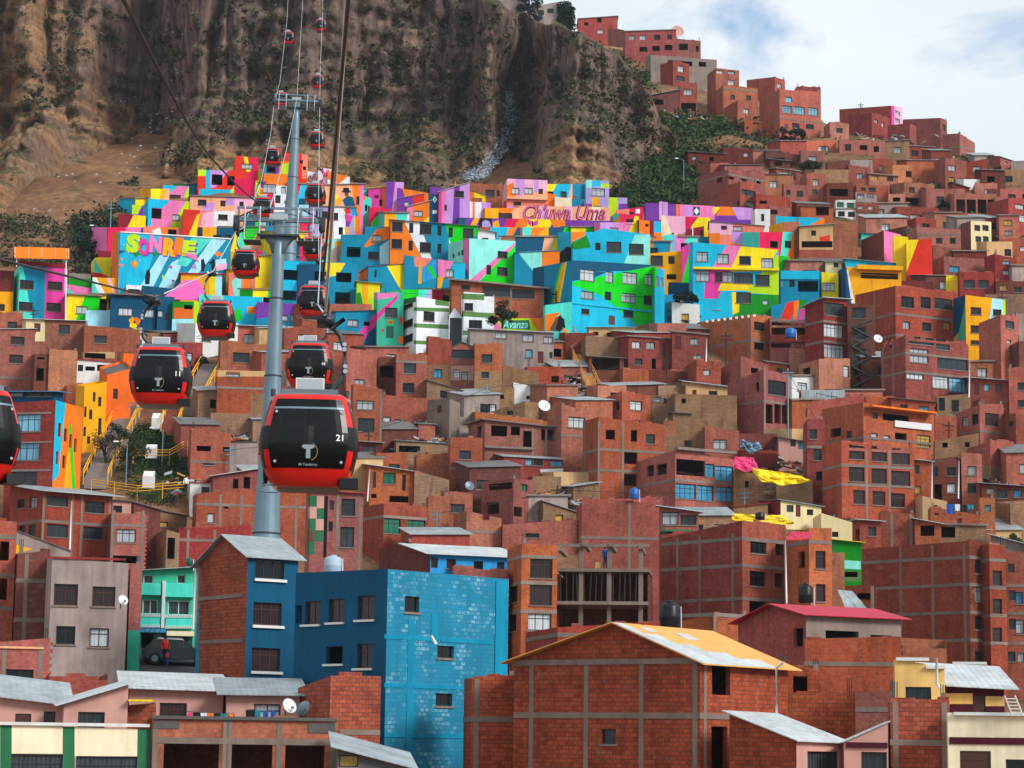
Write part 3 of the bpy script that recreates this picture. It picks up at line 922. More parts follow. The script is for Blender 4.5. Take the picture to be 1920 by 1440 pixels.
H('low house with pink walls behind the purple tower house',690,690,727,(353,354,350),396,'p_magenta','702 366 8 6 c;711 374 6 12 o',paint=[('orange',[(716,350),(730,350),(730,398),(716,398)])],roof='tin',rm='p_lime',pad=0.2,depth=5,**PH)
H('narrow tower house split purple and pink',723,723,757,(339,340,342),398,'p_pink','',paint=[('purple',[(722,338),(741,338),(734,400),(722,400)]),('lilac',[(744,340),(758,340),(746,380),(736,390)])],depth=5,**PH)
H('house with an orange gable and a purple band, next to the narrow tower house',744,744,802,(346,352,362),398,'p_orange','',paint=[('purple',[(744,348),(752,348),(760,370),(744,372)]),('red',[(772,366),(795,362),(795,380),(772,382)])],depth=5,**PH)
H('low violet house with a crimson corner and a small window',746,746,794,(371,372,364),400,'p_purple','758 378 9 8 w',paint=[('red',[(772,362),(796,362),(796,402),(778,402)])],depth=4,roof='tin',rm='tin',pad=0.15,**PH)
H('crimson house with green and pink shards of paint',692,692,732,(386,388,392),432,'p_crimson','',paint=[('green',[(696,418),(712,400),(712,432),(696,434)]),('magenta',[(712,404),(724,400),(724,435),(706,435)]),('orange',[(724,404),(734,408),(734,435),(724,435)])],depth=4,**PH)
H('orange house with a pink end under a sloping white eave',762,762,806,(386,388,377),420,'p_orange','776 395 17 10 w',paint=[('pink',[(758,380),(776,384),(770,422),(758,422)]),('yellow',[(796,412),(808,405),(808,422),(794,422)])],roof='tin',rm='tin_white',pad=0.25,depth=5,**PH)
dia=H('dark teal pillar house with white diamonds',805,805,824,364,420,'p_deepblue','',depth=4,**PH)
shapes_on(dia,'R','diamond_painting',[('white',[(811,374),(815,367),(820,374),(815,381)]),('mint',[(812.5,374),(815,370),(818,374),(815,378)]),('white',[(811,394),(819,394),(819,401),(811,401)])])
H('tall house in stripes of pink, lilac and violet under a slanting roof',822,822,880,(358,360,342),422,'p_pink','853 358 17 12 d;833 384 5 11 c',paint=[('lilac',[(838,340),(852,340),(848,425),(834,425)]),('purple',[(852,340),(862,340),(862,425),(848,425)]),('lilac',[(862,340),(884,340),(884,425),(862,425)]),('magenta',[(822,360),(828,358),(828,425),(822,425)])],roof='tin',rm='tin_white',pad=0.2,**PH)
H('violet gable wall behind the striped pink house',806,806,836,(350,350,354),378,'p_purple','',depth=4,**PH)
H('small house with an orange corner and a yellow sloping wall',879,879,919,(354,356,370),392,'p_orange','884 371 20 10 d',paint=[('yellow',[(888,356),(920,366),(920,384),(902,384),(890,372)])],depth=4,roof='tin',rm='tin_dark',pad=0.1,**PH)
H('white and lilac low wall house in front of the yellow sloping wall',880,880,920,(377,378,380),418,'p_white','',paint=[('lilac',[(904,376),(922,376),(922,420),(900,420)]),('orange',[(886,376),(890,376),(890,420),(886,420)])],depth=4,**PH)
H('plain brick house between the striped one and the pale pink one',880,880,942,(343,344,346),392,'brick_orange','910 356 17 13 m;931 357 6 11 c',group='painted houses below the cliff',name='brick_house')
pk=H('pale pink two storey house with a salmon ground floor',944,950,1026,335,412,'p_lpink','959 352 15 11 w;984 352 15 11 w;1010 354 8 10 c;963 378 14 7 d',paint=[('lilac',[(968,334),(984,334),(984,372),(968,372)]),('lilac',[(1002,334),(1010,334),(1010,372),(1002,372)]),('orange',[(950,348),(962,342),(970,372),(950,372)]),('peach',[(980,362),(1026,358),(1026,374),(980,374)]),('salmon',[(945,374),(1030,374),(1030,415),(945,415)]),('lilac',[(952,386),(964,386),(964,410),(952,410)]),('crimson',[(942,378),(949,378),(949,415),(942,415)])],bx=[('ledge',950,371,1026,375,0.5,'p_peach')],**PH)
H('orange side wall with a thin pole, beside the pale pink house',1024,1024,1042,(360,361,365),394,'p_orange','',depth=4,**PH)
H('low cream house with a teal water tank wall, beneath the brown shoulder',1040,1040,1096,(368,369,374),396,'p_cream','',paint=[('teal',[(1072,366),(1098,366),(1098,398),(1072,398)])],depth=4,**PH)
H('pale lilac and turquoise house alone below the green slope',1087,1099,1142,337,378,'p_violet','1110 353 24 14 w',paint=[('cyan',[(1112,335),(1126,335),(1126,350),(1110,350)]),('lime',[(1127,344),(1144,344),(1144,352),(1127,352)]),('pale',[(1086,345),(1099,338),(1099,380),(1086,380)]),('palemint',[(1099,336),(1110,336),(1110,352),(1099,352)])],**PH)
H('wide terrace storey striped violet, orange and lime under the pale lilac house',1094,1098,1176,369,406,'p_violet','1112 386 15 5 d',paint=[('gold',[(1110,370),(1124,370),(1124,388),(1110,388)]),('lime',[(1142,370),(1158,370),(1158,405),(1140,405)]),('purple',[(1098,382),(1110,382),(1110,408),(1098,408)]),('purple',[(1160,382),(1178,382),(1178,408),(1160,408)])],**PH)
uma=H('long pale wall lettered Ch\'uwa Uma in crimson script',972,972,1144,(385,386,388),414,'p_peach','',paint=[('lilac',[(1016,384),(1028,384),(1028,415),(1016,415)]),('cream',[(1110,384),(1126,384),(1126,415),(1110,415)]),('lpink',[(1060,384),(1074,384),(1074,415),(1060,415)])],depth=1.5,**PH)
letters_on(uma,'R',"Ch'uwa Uma",980,383,1136,413,'wine',0.03,0.035,0.35,0,'letter_outline')
letters_on(uma,'R',"Ch'uwa Uma",981,383.5,1136,411.5,'pink',0.05,-0.012,0.35)
strip=H('long retaining wall painted with purple and orange shards, a face and a butterfly',855,860,1144,(408,408,414),428,'p_purple','',paint=[('navy',[(856,408),(874,408),(868,430),(856,430)]),('gold',[(890,408),(900,408),(892,425),(882,422)]),('black',[(900,408),(922,408),(922,430),(896,430)]),('gold',[(924,416),(934,412),(938,426),(924,430)]),('crimson',[(952,408),(974,408),(962,430),(942,430)]),('orange',[(974,408),(992,408),(992,430),(962,430)]),('yellow',[(992,408),(1040,408),(1030,430),(986,430)]),('orange',[(1030,410),(1060,411),(1060,430),(1040,430)])],depth=1.5,**PH)
shapes_on(strip,'R','figure_painting',[('violet',[(904,416),(910,412),(918,415),(921,424),(914,431),(904,428)]),('magenta',[(990,410),(997,416),(995,424),(990,420)]),('magenta',[(1000,416),(1010,412),(1008,422),(999,424)]),('black',[(997,414),(999,414),(1000,424),(997,424)])])
H('pinkish stone figure wall with a small white shed, under the retaining wall',896,896,928,(427,430,436),462,'p_white','904 446 12 8 d',depth=3,roof='tin',rm='tin',**PH)
H('small block split crimson and yellow with a turquoise side',1150,1163,1198,(402,400,406),448,'p_crimson','1174 411 14 9 d',paint=[('yellow',[(1190,404),(1200,404),(1200,450),(1180,450)]),('red',[(1164,436),(1178,426),(1186,450),(1164,450)]),('mint',[(1148,400),(1163,400),(1150,425)]),('gold',[(1150,416),(1163,404),(1163,450),(1150,450)])],**PH)
H('long crimson house with a white flower, at the near end of the purple wall',1155,1155,1206,(392,394,388),412,'p_crimson','1180 397 8 5 d',paint=[('white',[(1192,392),(1200,392),(1200,400),(1192,400)]),('salmon',[(1156,392),(1180,392),(1180,402),(1156,402)])],depth=4,**PH)
pw=H('long boundary wall in purple, lilac and orange running to the white cabin',1208,1210,1412,(380,380,390),410,'p_purple','',th=8,paint=[('lilac',[(1242,375),(1252,375),(1252,412),(1242,412)]),('purple',[(1252,375),(1268,375),(1268,412),(1252,412)]),('lpink',[(1236,375),(1241,375),(1241,412),(1236,412)]),('pink',[(1274,380),(1340,380),(1340,412),(1274,412)]),('orange',[(1268,380),(1273,380),(1273,412),(1268,412)]),('lilac',[(1284,380),(1298,380),(1298,412),(1284,412)]),('yellow',[(1337,388),(1352,388),(1340,402),(1337,402)]),('orange',[(1352,386),(1372,388),(1384,404),(1342,404)]),('lilac',[(1372,388),(1414,390),(1414,412),(1384,412)])],depth=1.0,**PH)
shapes_on(pw,'R','diamond_painting',[('deepblue',[(1300,388),(1312,388),(1312,404),(1300,404)]),('white',[(1301,396),(1306,389),(1311,396),(1306,403)])])
H('upper violet step of the boundary wall',1236,1236,1252,(378,378,379),400,'p_lilac','',depth=1.0,**PH)
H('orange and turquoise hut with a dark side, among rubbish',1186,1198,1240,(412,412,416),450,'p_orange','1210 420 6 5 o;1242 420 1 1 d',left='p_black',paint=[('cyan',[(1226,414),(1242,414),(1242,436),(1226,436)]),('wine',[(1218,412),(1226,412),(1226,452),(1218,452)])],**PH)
H('pink house with cream lower corner and a crimson and yellow neighbour wall',1240,1240,1332,(402,404,408),446,'p_lpink','',paint=[('cream',[(1240,404),(1248,404),(1262,446),(1240,446)]),('crimson',[(1285,403),(1312,403),(1292,432),(1285,432)]),('yellow',[(1312,404),(1334,406),(1334,448),(1302,448),(1296,424)])],depth=5,**PH)
H('dark red lean-to with a white stripe, under the yellow wall',1286,1286,1320,(428,430,424),452,'p_wine','1312 432 6 8 d',paint=[('white',[(1298,425),(1300,425),(1300,455),(1298,455)])],depth=3,**PH)
H('pink bungalow with a lilac slope and a red end wall',1330,1330,1432,(412,416,424),470,'p_salmon','1352 423 11 8 c;1375 424 17 8 w',paint=[('lpink',[(1330,414),(1374,416),(1374,440),(1330,440)]),('lilac',[(1372,434),(1432,436),(1396,462),(1372,452)]),('red',[(1398,460),(1430,438),(1434,475),(1390,475)]),('orange',[(1330,437),(1350,437),(1350,470),(1330,470)])],roof='tin',rm='tin_dark',pad=0.15,depth=5,**PH)
H('white boxy cabin with one tall window, raised above the pink bungalow',1408,1416,1444,(396,392,392),430,'plaster_white','1427 401 6 14 d',name='painted_house',group='painted houses below the cliff')
H('turquoise boundary wall with an orange corner, above a brick pier',1455,1455,1546,(404,405,409),425,'p_cyan','',paint=[('orange',[(1514,424),(1540,410),(1548,408),(1548,428),(1514,428)])],depth=1.5,**PH)
H('tall brick pier beside a golden wedge wall',1442,1467,1500,(424,416,417),486,'brick_orange','',left='p_gold',**PH)
H('small tan house with a red awning between two brick piers',1499,1499,1562,(423,425,421),490,'plaster_tan','1521 432 9 10 d;1503 452 58 12 o',paint=[('brick',[(1498,468),(1565,468),(1565,495),(1498,495)]),('red',[(1536,445),(1556,440),(1556,452),(1540,456)])],roof='tin',rm='tin',depth=5,**PH)
H('brick block with a turquoise and orange upper wall, above the gold frame',1562,1562,1608,(412,414,419),492,'brick','',depth=6,**PH)
H('four-storey-wide block painted orange, white, turquoise and green in shards',728,731,894,(412,412,424),506,'p_white','735 416 20 18 d;767 418 8 19 d;787 420 22 19 d;820 423 8 19 d;841 426 8 19 d;868 428 20 19 m;734 448 20 18 d;766 451 8 19 d;787 454 21 19 d;820 457 8 18 d;841 460 7 16 d',th=13,paint=[('orange',[(728,410),(756,410),(772,445),(728,445)]),('orange',[(728,440),(769,440),(790,480),(796,510),(728,510)]),('teal',[(786,416),(842,420),(842,510),(818,510)]),('green',[(834,418),(898,422),(898,442),(846,461)]),('teal',[(842,458),(898,440),(898,510),(842,510)])],roof='tin',rm='tin_dark',pad=0.3,**PH)
H('turquoise and orange house with a stepped top, against the orange shard block',640,640,730,(424,425,425),500,'p_teal','698 441 18 13 w;650 463 26 19 o;690 472 20 15 d',cut=[(640,684,448)],paint=[('orange',[(706,430),(732,424),(732,446),(686,464),(682,462)]),('pale',[(712,462),(732,448),(732,495),(712,495)])],**PH)
H('pale mint parapet house with an orange wedge and a grey plinth',600,600,648,(447,449,447),498,'p_palemint','',paint=[('orange',[(600,450),(618,458),(600,480)]),('gold',[(626,455),(645,448),(640,480),(630,470)]),('plaster_grey',[(618,470),(638,458),(638,500),(618,500)])],depth=4,**PH)
H('mint, pink and green house with a butterfly roofline on its high blind wall',840,879,966,(457,447,452),534,'p_palemint','848 476 4 8 d;858 472 4 8 d;864 469 5 10 d;933 471 19 13 d;912 497 9 18 d;932 501 21 16 m',th=24,paint=[('pink',[(868,446),(880,446),(880,535),(868,500)],'L'),('pink',[(934,480),(966,454),(966,462),(938,490),(894,530),(880,530),(880,526)],'R'),('green',[(940,486),(968,458),(968,536),(894,532)],'R')],cut=[],**PH)
H('blue and mint wall block with an orange end panel, beside the green shard house',964,964,1049,(474,474,470),530,'p_teal','',paint=[('palemint',[(972,474),(1016,465),(1016,508),(1004,514)]),('orange',[(1016,473),(1050,470),(1050,504),(1016,508)]),('teal',[(1000,512),(1050,502),(1050,535),(1000,535)])],depth=5,roof='tin',rm='tin_blue',pad=0.15,**PH)
H('bright turquoise house with a green wedge and two big curtained windows',1068,1074,1219,(452,452,440),508,'p_cyan','1116 455 10 14 d;1137 453 28 20 m;1179 457 28 20 m',gr=(1130,428),th=12,paint=[('dgreen',[(1066,458),(1100,441),(1108,464),(1076,468)]),('palemint',[(1190,440),(1222,440),(1222,512),(1170,495)])],roof=None,**PH)
H('dark slatted rooftop fence above the big blue and green block',1046,1062,1130,(478,462,474),500,'p_black','',depth=4,th=30,**PH)
big=H('big corner block painted blue and bright green with rows of white windows',998,1072,1226,(503,488,497),620,'p_cyan','1088 505 27 21 w;1136 509 14 20 w;1168 511 27 21 w;1209 514 14 20 w;1090 546 23 14 w;1134 547 12 16 d;1166 550 26 17 w;1207 554 16 17 c;1090 579 15 10 d;1169 582 19 13 m;1141 592 12 17 D',th=30,paint=[('navy',[(1070,484),(1230,496),(1230,500),(1180,508),(1072,510)],'R'),('navy',[(1072,508),(1140,510),(1110,522),(1072,527)],'R'),('green',[(1072,534),(1076,528),(1230,498),(1230,570),(1150,560),(1110,548)],'R'),('green',[(1122,550),(1230,556),(1230,616),(1198,612)],'R'),('navy',[(990,480),(1074,480),(1074,630),(990,630)],'L'),('teal',[(1020,480),(1074,480),(1074,630),(1020,630)],'L'),('gold',[(1054,494),(1060,492),(1046,566),(1038,568)],'L'),('yellow',[(1060,492),(1063,491),(1050,566),(1046,566)],'L'),('green',[(1050,498),(1054,496),(1038,566),(1034,566)],'L')],bx=[('ledge',1072,575,1226,578,0.12,'p_cyan')],**PH)
H('turquoise bay end of the big blue and green block',1224,1228,1246,(500,501,506),615,'p_cyan','1230 518 5 20 w;1238 521 5 18 w',paint=[('green',[(1224,500),(1232,500),(1232,540),(1224,540)])],depth=6,th=40,**PH)
H('golden yellow house with a mint and orange gable wall behind',1219,1219,1282,(474,475,470),540,'p_gold','1220 479 23 19 m;1253 480 12 15 d;1250 514 18 10 o',paint=[('orange',[(1218,510),(1240,500),(1238,542),(1218,542)])],**PH)
H('mint pointed gable wall with an orange corner',1223,1223,1270,(446,448,444),482,'p_mint','',gr=(1258,438),paint=[('orange',[(1222,444),(1244,444),(1230,475),(1222,475)]),('lilac',[(1264,440),(1272,440),(1272,480),(1262,475)])],depth=4,**PH)
H('wedge wall in pink and green beside the golden yellow house',1278,1278,1298,(462,464,453),545,'p_magenta','',paint=[('green',[(1296,460),(1300,460),(1300,545),(1278,545),(1278,530)])],depth=5,**PH)
H('wide block with turquoise, pink, yellow and lime shards and curtained windows',1292,1299,1460,(455,454,468),600,'p_cyan','1306 472 22 18 w;1345 476 22 18 w;1386 480 22 16 d;1427 484 23 18 w;1305 507 26 20 w;1340 510 14 19 c;1355 509 20 20 w;1376 512 36 19 m;1416 515 27 21 m;1380 548 28 20 m;1430 562 11 9 w',th=16,paint=[('pink',[(1366,455),(1394,455),(1368,510),(1330,510)]),('cyan',[(1299,505),(1340,505),(1324,545),(1299,545)]),('magenta',[(1324,505),(1372,505),(1346,560),(1320,560)]),('yellow',[(1392,455),(1462,462),(1436,508),(1368,510)]),('yellow',[(1352,530),(1412,532),(1404,545),(1346,545)]),('lime',[(1456,478),(1462,478),(1462,556),(1410,545),(1420,520)]),('lime',[(1410,535),(1462,535),(1462,553),(1400,549)]),('dgreen',[(1376,550),(1462,553),(1462,602),(1376,602)]),('yellow',[(1372,548),(1386,548),(1386,585),(1374,590)])],bx=[('ledge',1299,503,1460,507,0.5,'p_yellow')],**PH)
H('green stepped house with a white window, next to the yellow shards',1460,1462,1498,(478,479,484),530,'p_green','1468 497 18 14 w',cut=[(1480,1500,486)],paint=[('teal',[(1460,518),(1498,508),(1498,535),(1460,535)])],**PH)
H('blue open-fronted house with a carport, beside the green stepped one',1460,1464,1536,(508,509,514),566,'p_teal','1462 523 8 14 w;1480 524 10 14 d;1496 527 38 20 o',bx=[('parapet',1464,508,1536,524,0.15,'p_cyan')],**PH)
H('mustard cabin with a turquoise strip and one barred window',1534,1541,1572,(510,510,513),558,'p_yellow','1542 530 23 15 w',paint=[('mint',[(1530,506),(1541,506),(1541,560),(1530,560)])],**PH)
H('cream bungalow with a small window above the mustard cabin',1548,1548,1590,(490,491,494),515,'plaster_cream','1563 492 9 9 d;1578 494 7 14 d',depth=4,roof='tin',rm='tin',name='painted_house',group='painted houses below the cliff')
gold=H('gold portal-shaped house front with an overhanging balcony',1571,1586,1690,(508,500,505),570,'p_gold','1614 512 70 11 o',left='p_navy',paint=[('white',[(1586,508),(1590,506),(1604,575),(1598,575)]),('deepblue',[(1568,500),(1587,500),(1597,575),(1568,575)])],bx=[('balcony',1604,500,1690,508,0.9,'p_gold')],**PH)
H('turquoise parapet house with white windows behind the gold portal',1585,1585,1676,(482,486,494),520,'p_cyan','1624 494 22 8 w;1650 496 10 8 w',roof='tin',rm='tin',depth=5,**PH)
H('dark red windowless brick wall ending in a broad pink stripe',1615,1658,1690,(450,432,440),500,'p_pink','',left='brick_dark',th=40,**PH)
H('tall stepped wall painted yellow, joined to the pink stripe',1676,1676,1726,(440,441,447),520,'p_yellow','',cut=[(1703,1727,462)],depth=4,**PH)
H('tall tapering wall painted plain red, standing clear of the brick roofs',1700,1700,1748,(449,450,448),530,'p_red','',paint=[('yellow',[(1698,445),(1724,445),(1700,510)])],depth=4,**PH)
H('lone yellow wall patch on a brick house by the hill road',1770,1774,1798,(516,515,518),546,'p_yellow','',depth=4,**PH)
H('golden tower house with navy and mint side, high among red brick blocks',1788,1812,1886,(560,553,562),672,'p_gold','1820 576 20 14 c;1820 610 20 14 c;1820 638 20 8 c;1862 580 16 12 d',th=24,paint=[('pale',[(1861,556),(1890,558),(1890,600),(1855,600)]),('lime',[(1880,556),(1890,558),(1890,590),(1880,590)]),('deepblue',[(1784,550),(1813,550),(1800,620),(1784,640)],'L'),('tealgreen',[(1813,556),(1813,640),(1794,640)],'L'),('pink',[(1784,638),(1813,638),(1813,680),(1784,680)],'L')],**PH)
H('turquoise roof terrace wall with a painted fish, behind a dark brick house',1615,1615,1660,(438,438,440),458,'p_mint','',paint=[('white',[(1628,444),(1646,442),(1648,450),(1630,452)])],depth=3,roof='tin',rm='tin_dark',**PH)
H('house with turquoise and yellow walls and four black openings, behind the near pylon',520,526,671,(488,489,494),572,'p_teal','528 506 30 19 o;590 509 22 18 o;630 511 29 18 o;526 545 30 18 o;628 548 29 22 o',th=12,paint=[('cyan',[(526,488),(562,490),(556,515),(526,520)]),('yellow',[(606,492),(668,494),(656,512),(634,516),(616,545),(606,545)]),('cyan',[(526,524),(556,524),(548,544),(526,544)]),('deepblue',[(556,496),(606,494),(606,570),(556,570)])],**PH)
H('yellow and lime wall with orange shards beside the four black openings',668,668,712,(526,528,532),586,'p_lime','',paint=[('gold',[(676,526),(692,528),(690,582),(682,582)]),('yellow',[(690,530),(714,532),(714,552),(690,560)]),('dgreen',[(668,550),(676,548),(684,586),(668,586)])],depth=4,roof='tin',rm='tin',**PH)
H('blue house with a yellow gable shard and an orange annex',674,690,765,(512,500,495),548,'p_teal','702 506 4 14 d',th=24,paint=[('yellow',[(724,496),(758,490),(766,545),(752,545)]),('orange',[(672,500),(690,498),(690,522),(676,526)]),('gold',[(754,494),(764,490),(768,545),(760,545)])],roof='tin',rm='tin_dark',pad=0.15,**PH)
H('turquoise and green shard wall with a brown doorway, under the orange shard block',757,757,828,(476,478,488),545,'p_teal','',paint=[('skyblue',[(788,492),(820,486),(820,520),(790,530)]),('green',[(800,500),(808,498),(820,520),(814,522)]),('salmon',[(776,482),(812,484),(796,500),(778,500)]),('gold',[(786,490),(792,490),(790,532),(784,532)])],depth=5,**PH)
H('lilac and turquoise cottage with one barred window',820,820,872,(484,486,494),545,'p_teal','836 505 15 14 w',paint=[('pink',[(820,484),(852,488),(836,520),(822,518)]),('cyan',[(850,494),(874,494),(874,524),(840,524)]),('gold',[(818,520),(832,518),(826,545),(818,545)])],depth=5,**PH)
H('teal wall house with a pink diagonal stripe, below the yellow and lime wall',620,628,712,(586,584,582),645,'p_teal','651 599 21 12 w;682 603 12 8 o',paint=[('magenta',[(716,575),(716,600),(672,650),(648,650)]),('navy',[(690,625),(716,600),(716,650),(680,650)])],roof='tin',rm='tin_dark',pad=0.2,**PH)
water=H('mint mural house with painted watermelon slices and a pink top',700,706,756,(548,550,548),648,'p_tealgreen','722 577 23 18 m;724 612 14 22 E',paint=[('pink',[(704,545),(745,546),(745,556),(704,562)]),('magenta',[(704,590),(746,552),(746,560),(704,605)])],th=20,**PH)
shapes_on(water,'R','fruit_painting',[('green',[(726,600),(738,600),(736,610),(730,610)]),('red',[(728,601),(737,601),(735,608),(731,608)]),('red',[(748,596),(755,594),(755,610),(750,606)]),('orange',[(746,632),(756,630),(756,644),(748,644)]),('red',[(715,618),(720,616),(719,626)])])
H('purple and blue wall with a round tree painting, behind the near pylon',478,480,566,(565,566,570),612,'p_purple','526 591 14 10 w;545 590 18 12 w',paint=[('teal',[(478,598),(566,588),(566,615),(478,615)]),('skyblue',[(555,568),(568,568),(568,600),(555,600)])],depth=6,**PH)
H('long brick house with a glazed balcony under the mint gable block',842,846,1020,(524,525,541),600,'brick','865 535 16 8 d;905 537 52 19 m;958 543 44 17 d',th=14,roof='slab',pad=0.6,fx=(958,1018),name='brick_house',group='painted houses below the cliff')
ach=H('lime garden wall with green graffiti and an orange stripe',918,918,1024,(597,598,596),625,'p_lime','',paint=[('pink',[(918,598),(932,600),(946,625),(918,625)]),('orange',[(992,596),(1026,594),(1018,625),(1010,625)])],depth=1.5,**PH)
shapes_on(ach,'R','graffiti_panel',[('green2',[(938,601),(992,600),(994,618),(942,616)])])
letters_on(ach,'R','Avanza',942,601,990,616,'palemint',0.05,0.02,0.3)
pencil=H('tall turquoise wall with a huge painted pencil tip',1018,1022,1072,(575,572,566),640,'p_mint','',paint=[('orange',[(1022,590),(1050,585),(1030,622),(1022,622)]),('brown',[(1042,596),(1052,590),(1058,608),(1050,622),(1030,620)]),('black',[(1048,592),(1058,598),(1060,614),(1048,622),(1042,616)]),('gold',[(1056,618),(1062,616),(1070,632),(1058,632)])],depth=4,**PH)
wg=H('white apartment house with green bands and a pointed glass stairwell',752,780,842,(562,556,566),662,'p_white','794 584 21 18 d;754 570 20 8 d;754 600 20 14 d;754 628 20 14 d',th=22,paint=[('moss',[(776,576),(842,578),(842,585),(776,583)]),('moss',[(776,606),(842,609),(842,617),(776,614)]),('moss',[(776,638),(842,641),(842,648),(776,645)]),('green2',[(750,556),(780,552),(780,566),(750,572)],'L'),('moss',[(816,562),(842,564),(842,574),(816,572)])],name='apartment_house',group='painted houses below the cliff')
H('glass stairwell tower with a pointed top, in the white and green apartment house',841,841,869,(590,592,598),662,'p_white','843 596 23 55 m',gr=(853,576),depth=4,name='stairwell_tower',group='painted houses below the cliff',roof='tin',rm='tin_dark',pad=0.1)
H('right wing of the white and green house, stepped at its top',864,868,926,(554,547,552),668,'p_white','866 568 21 14 d;879 600 25 17 d;875 634 25 14 d',th=16,cut=[(908,927,556)],paint=[('moss',[(866,550),(908,552),(908,563),(866,561)]),('moss',[(866,584),(926,587),(926,597),(866,593)]),('moss',[(866,619),(926,622),(926,631),(866,628)])],name='apartment_house',group='painted houses below the cliff')
H('long grey plastered tenement with a maroon door, below the graffiti wall',876,880,1038,(616,617,624),705,'plaster_grey','929 622 22 12 w;980 627 21 13 w;1019 631 21 12 w;985 655 14 15 s;1008 659 11 22 D;1030 660 6 12 m',th=12,roof='tin',rm='tin',pad=0.3,name='tenement',group='houses climbing the hillside')
H('white cottage with a yellow shuttered window, among dark bushes',1257,1260,1312,(566,567,571),612,'plaster_white','1278 588 14 12 y',depth=5,name='painted_house',group='painted houses below the cliff')
H('dark green and teal cottage with one white window below the yellow shards',1316,1324,1372,(562,560,558),600,'p_green','1337 571 15 10 w',paint=[('teal',[(1322,558),(1332,558),(1350,602),(1322,602)]),('navy',[(1366,556),(1374,556),(1374,602),(1368,602)])],**PH)
H('navy wall with an orange and mint diagonal, beside the dark bush',1254,1254,1330,(528,529,532),575,'p_navy','',paint=[('orange',[(1296,548),(1306,532),(1312,532),(1290,552)]),('mint',[(1312,532),(1332,530),(1332,575),(1290,556)])],depth=4,**PH)
H('low shed painted teal, red, orange and green, above the red brick roofs',1446,1446,1512,(572,573,560),610,'p_teal','',paint=[('red',[(1476,565),(1500,562),(1480,606),(1460,606)]),('orange',[(1488,556),(1500,553),(1494,600),(1488,604)]),('dgreen',[(1498,560),(1514,558),(1514,590),(1498,590)]),('magenta',[(1500,580),(1510,578),(1506,605),(1496,605)])],depth=5,**PH)
# -- skyline and upper slope; some brick chosen redder, haze put into its colour
H('pale concrete house at the cliff edge with two blank windows, beside dark cypresses',1001,1001,1048,(12,12,3),42,'plaster_grey','1008 19 12 9 m;1026 16 12 9 m',depth=6,back='plaster_grey',ext=9)
H('low pale house cut by the top of the picture, highest on the cliff',918,918,984,-6,20,'plaster_grey','926 2 7 8 c',depth=6,ext=14)
H('skyline red house with a raised end room, nearest the dark cypresses',1082,1084,1158,(37,36,31),80,'brick_red','1095 42 8 6 o;1120 33 8 9 o;1120 55 11 8 d',roof='slab',pad=0.2)
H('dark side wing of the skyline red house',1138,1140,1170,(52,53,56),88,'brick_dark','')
H('skyline red house with a double row of black windows and a slab eave',1168,1172,1268,(60,59,56),112,'brick_red','1179 66 11 9 d;1199 66 12 9 d;1226 65 12 10 d;1251 65 9 9 d;1199 88 15 9 o;1223 86 14 10 o;1246 84 15 10 o',roof='slab',pad=0.2)
H('flat red block stepping down from the double row of black windows',1262,1266,1314,(72,73,77),112,'brick_red','1273 82 17 12 o;1305 86 5 11 o')
H('bare grey blockwork basement with a dark gap, under the skyline houses',1210,1220,1344,(106,103,112),132,'concrete','1252 114 46 9 o;1310 116 14 9 o',depth=6)
H('small red house with a slanted roof and one window, above a dark stilted room',1238,1262,1292,(121,114,120),158,'brick_red','1271 124 11 11 w;1268 143 16 9 m')
H('orange box room with a white window standing over a black void',1271,1274,1307,155,212,'brick','1282 167 16 11 w;1277 193 28 16 o')
H('brick lean-to with torn tin and sheeting, on the edge of the brush',1196,1202,1274,(186,182,168),212,'brick_dark','1214 186 30 10 o',roof='tin',rm='tin',depth=5)
H('tall red tower house with white top windows above a wide lower floor',1326,1342,1386,128,210,'brick_red','1343 132 13 6 w;1365 132 13 7 w;1365 150 12 10 w')
H('lower floor with two small barred windows, in front of the tall tower house',1340,1356,1421,160,218,'brick','1370 178 8 9 m;1399 179 9 9 m',fr=(166,))
H('skyline red house showing a long blind side and one window at its end',1400,1453,1472,(150,144,152),182,'brick_red','1457 157 9 9 w')
H('orange house with a sloping dark side and one white window, on the brush slope',1358,1383,1419,(202,188,195),226,'brick','1394 204 10 9 w')
H('broad four window orange house, three storeys high on the skyline',1424,1462,1538,(184,168,172),260,'brick','1473 182 12 10 s;1467 198 17 14 s;1488 200 21 14 s;1516 202 18 14 s;1471 232 6 16 D;1485 231 14 9 d;1511 233 15 9 d',fr=(222,))
H('rooftop loggia on the broad four window house',1486,1494,1539,162,205,'brick_red','1497 173 26 18 o')
H('low red wall house with a gap for a door, below the orange skyline house',1394,1396,1462,(222,224,232),252,'brick','1412 224 22 9 o',depth=5)
H('red cottage with a round-cornered small window, between skyline blocks',1545,1556,1592,(238,228,232),264,'brick','1568 240 12 9 m')
H('huge blind red side wall with a magenta edge, on the skyline',1574,1672,1692,(205,198,201),242,'p_lpink','1678 208 10 9 w;1678 222 10 9 w',left='brick_red',paint=[('magenta',[(1670,195),(1677,195),(1677,245),(1670,245)])])
H('red house with a pale end wall below the magenta-edged one',1590,1635,1668,(218,211,222),254,'brick_red','1640 224 6 7 w;1653 230 5 8 w')
H('short red block with a blank face, below the long skyline row',1664,1706,1718,(235,231,237),262,'brick_red','')
H('long red skyline block with a dark tall window at its end',1693,1764,1776,(224,221,228),275,'brick_red','1767 233 6 13 m')
H('last red block on the skyline, dropping to the east',1767,1800,1828,(252,250,268),298,'brick_red','',fr=(275,))
H('pink-toned house on the far ridge with a slanted roof',1850,1876,1900,(293,294,302),316,'brick','1884 303 5 5 w',roof='tin',rm='tin_dark',pad=0.2)
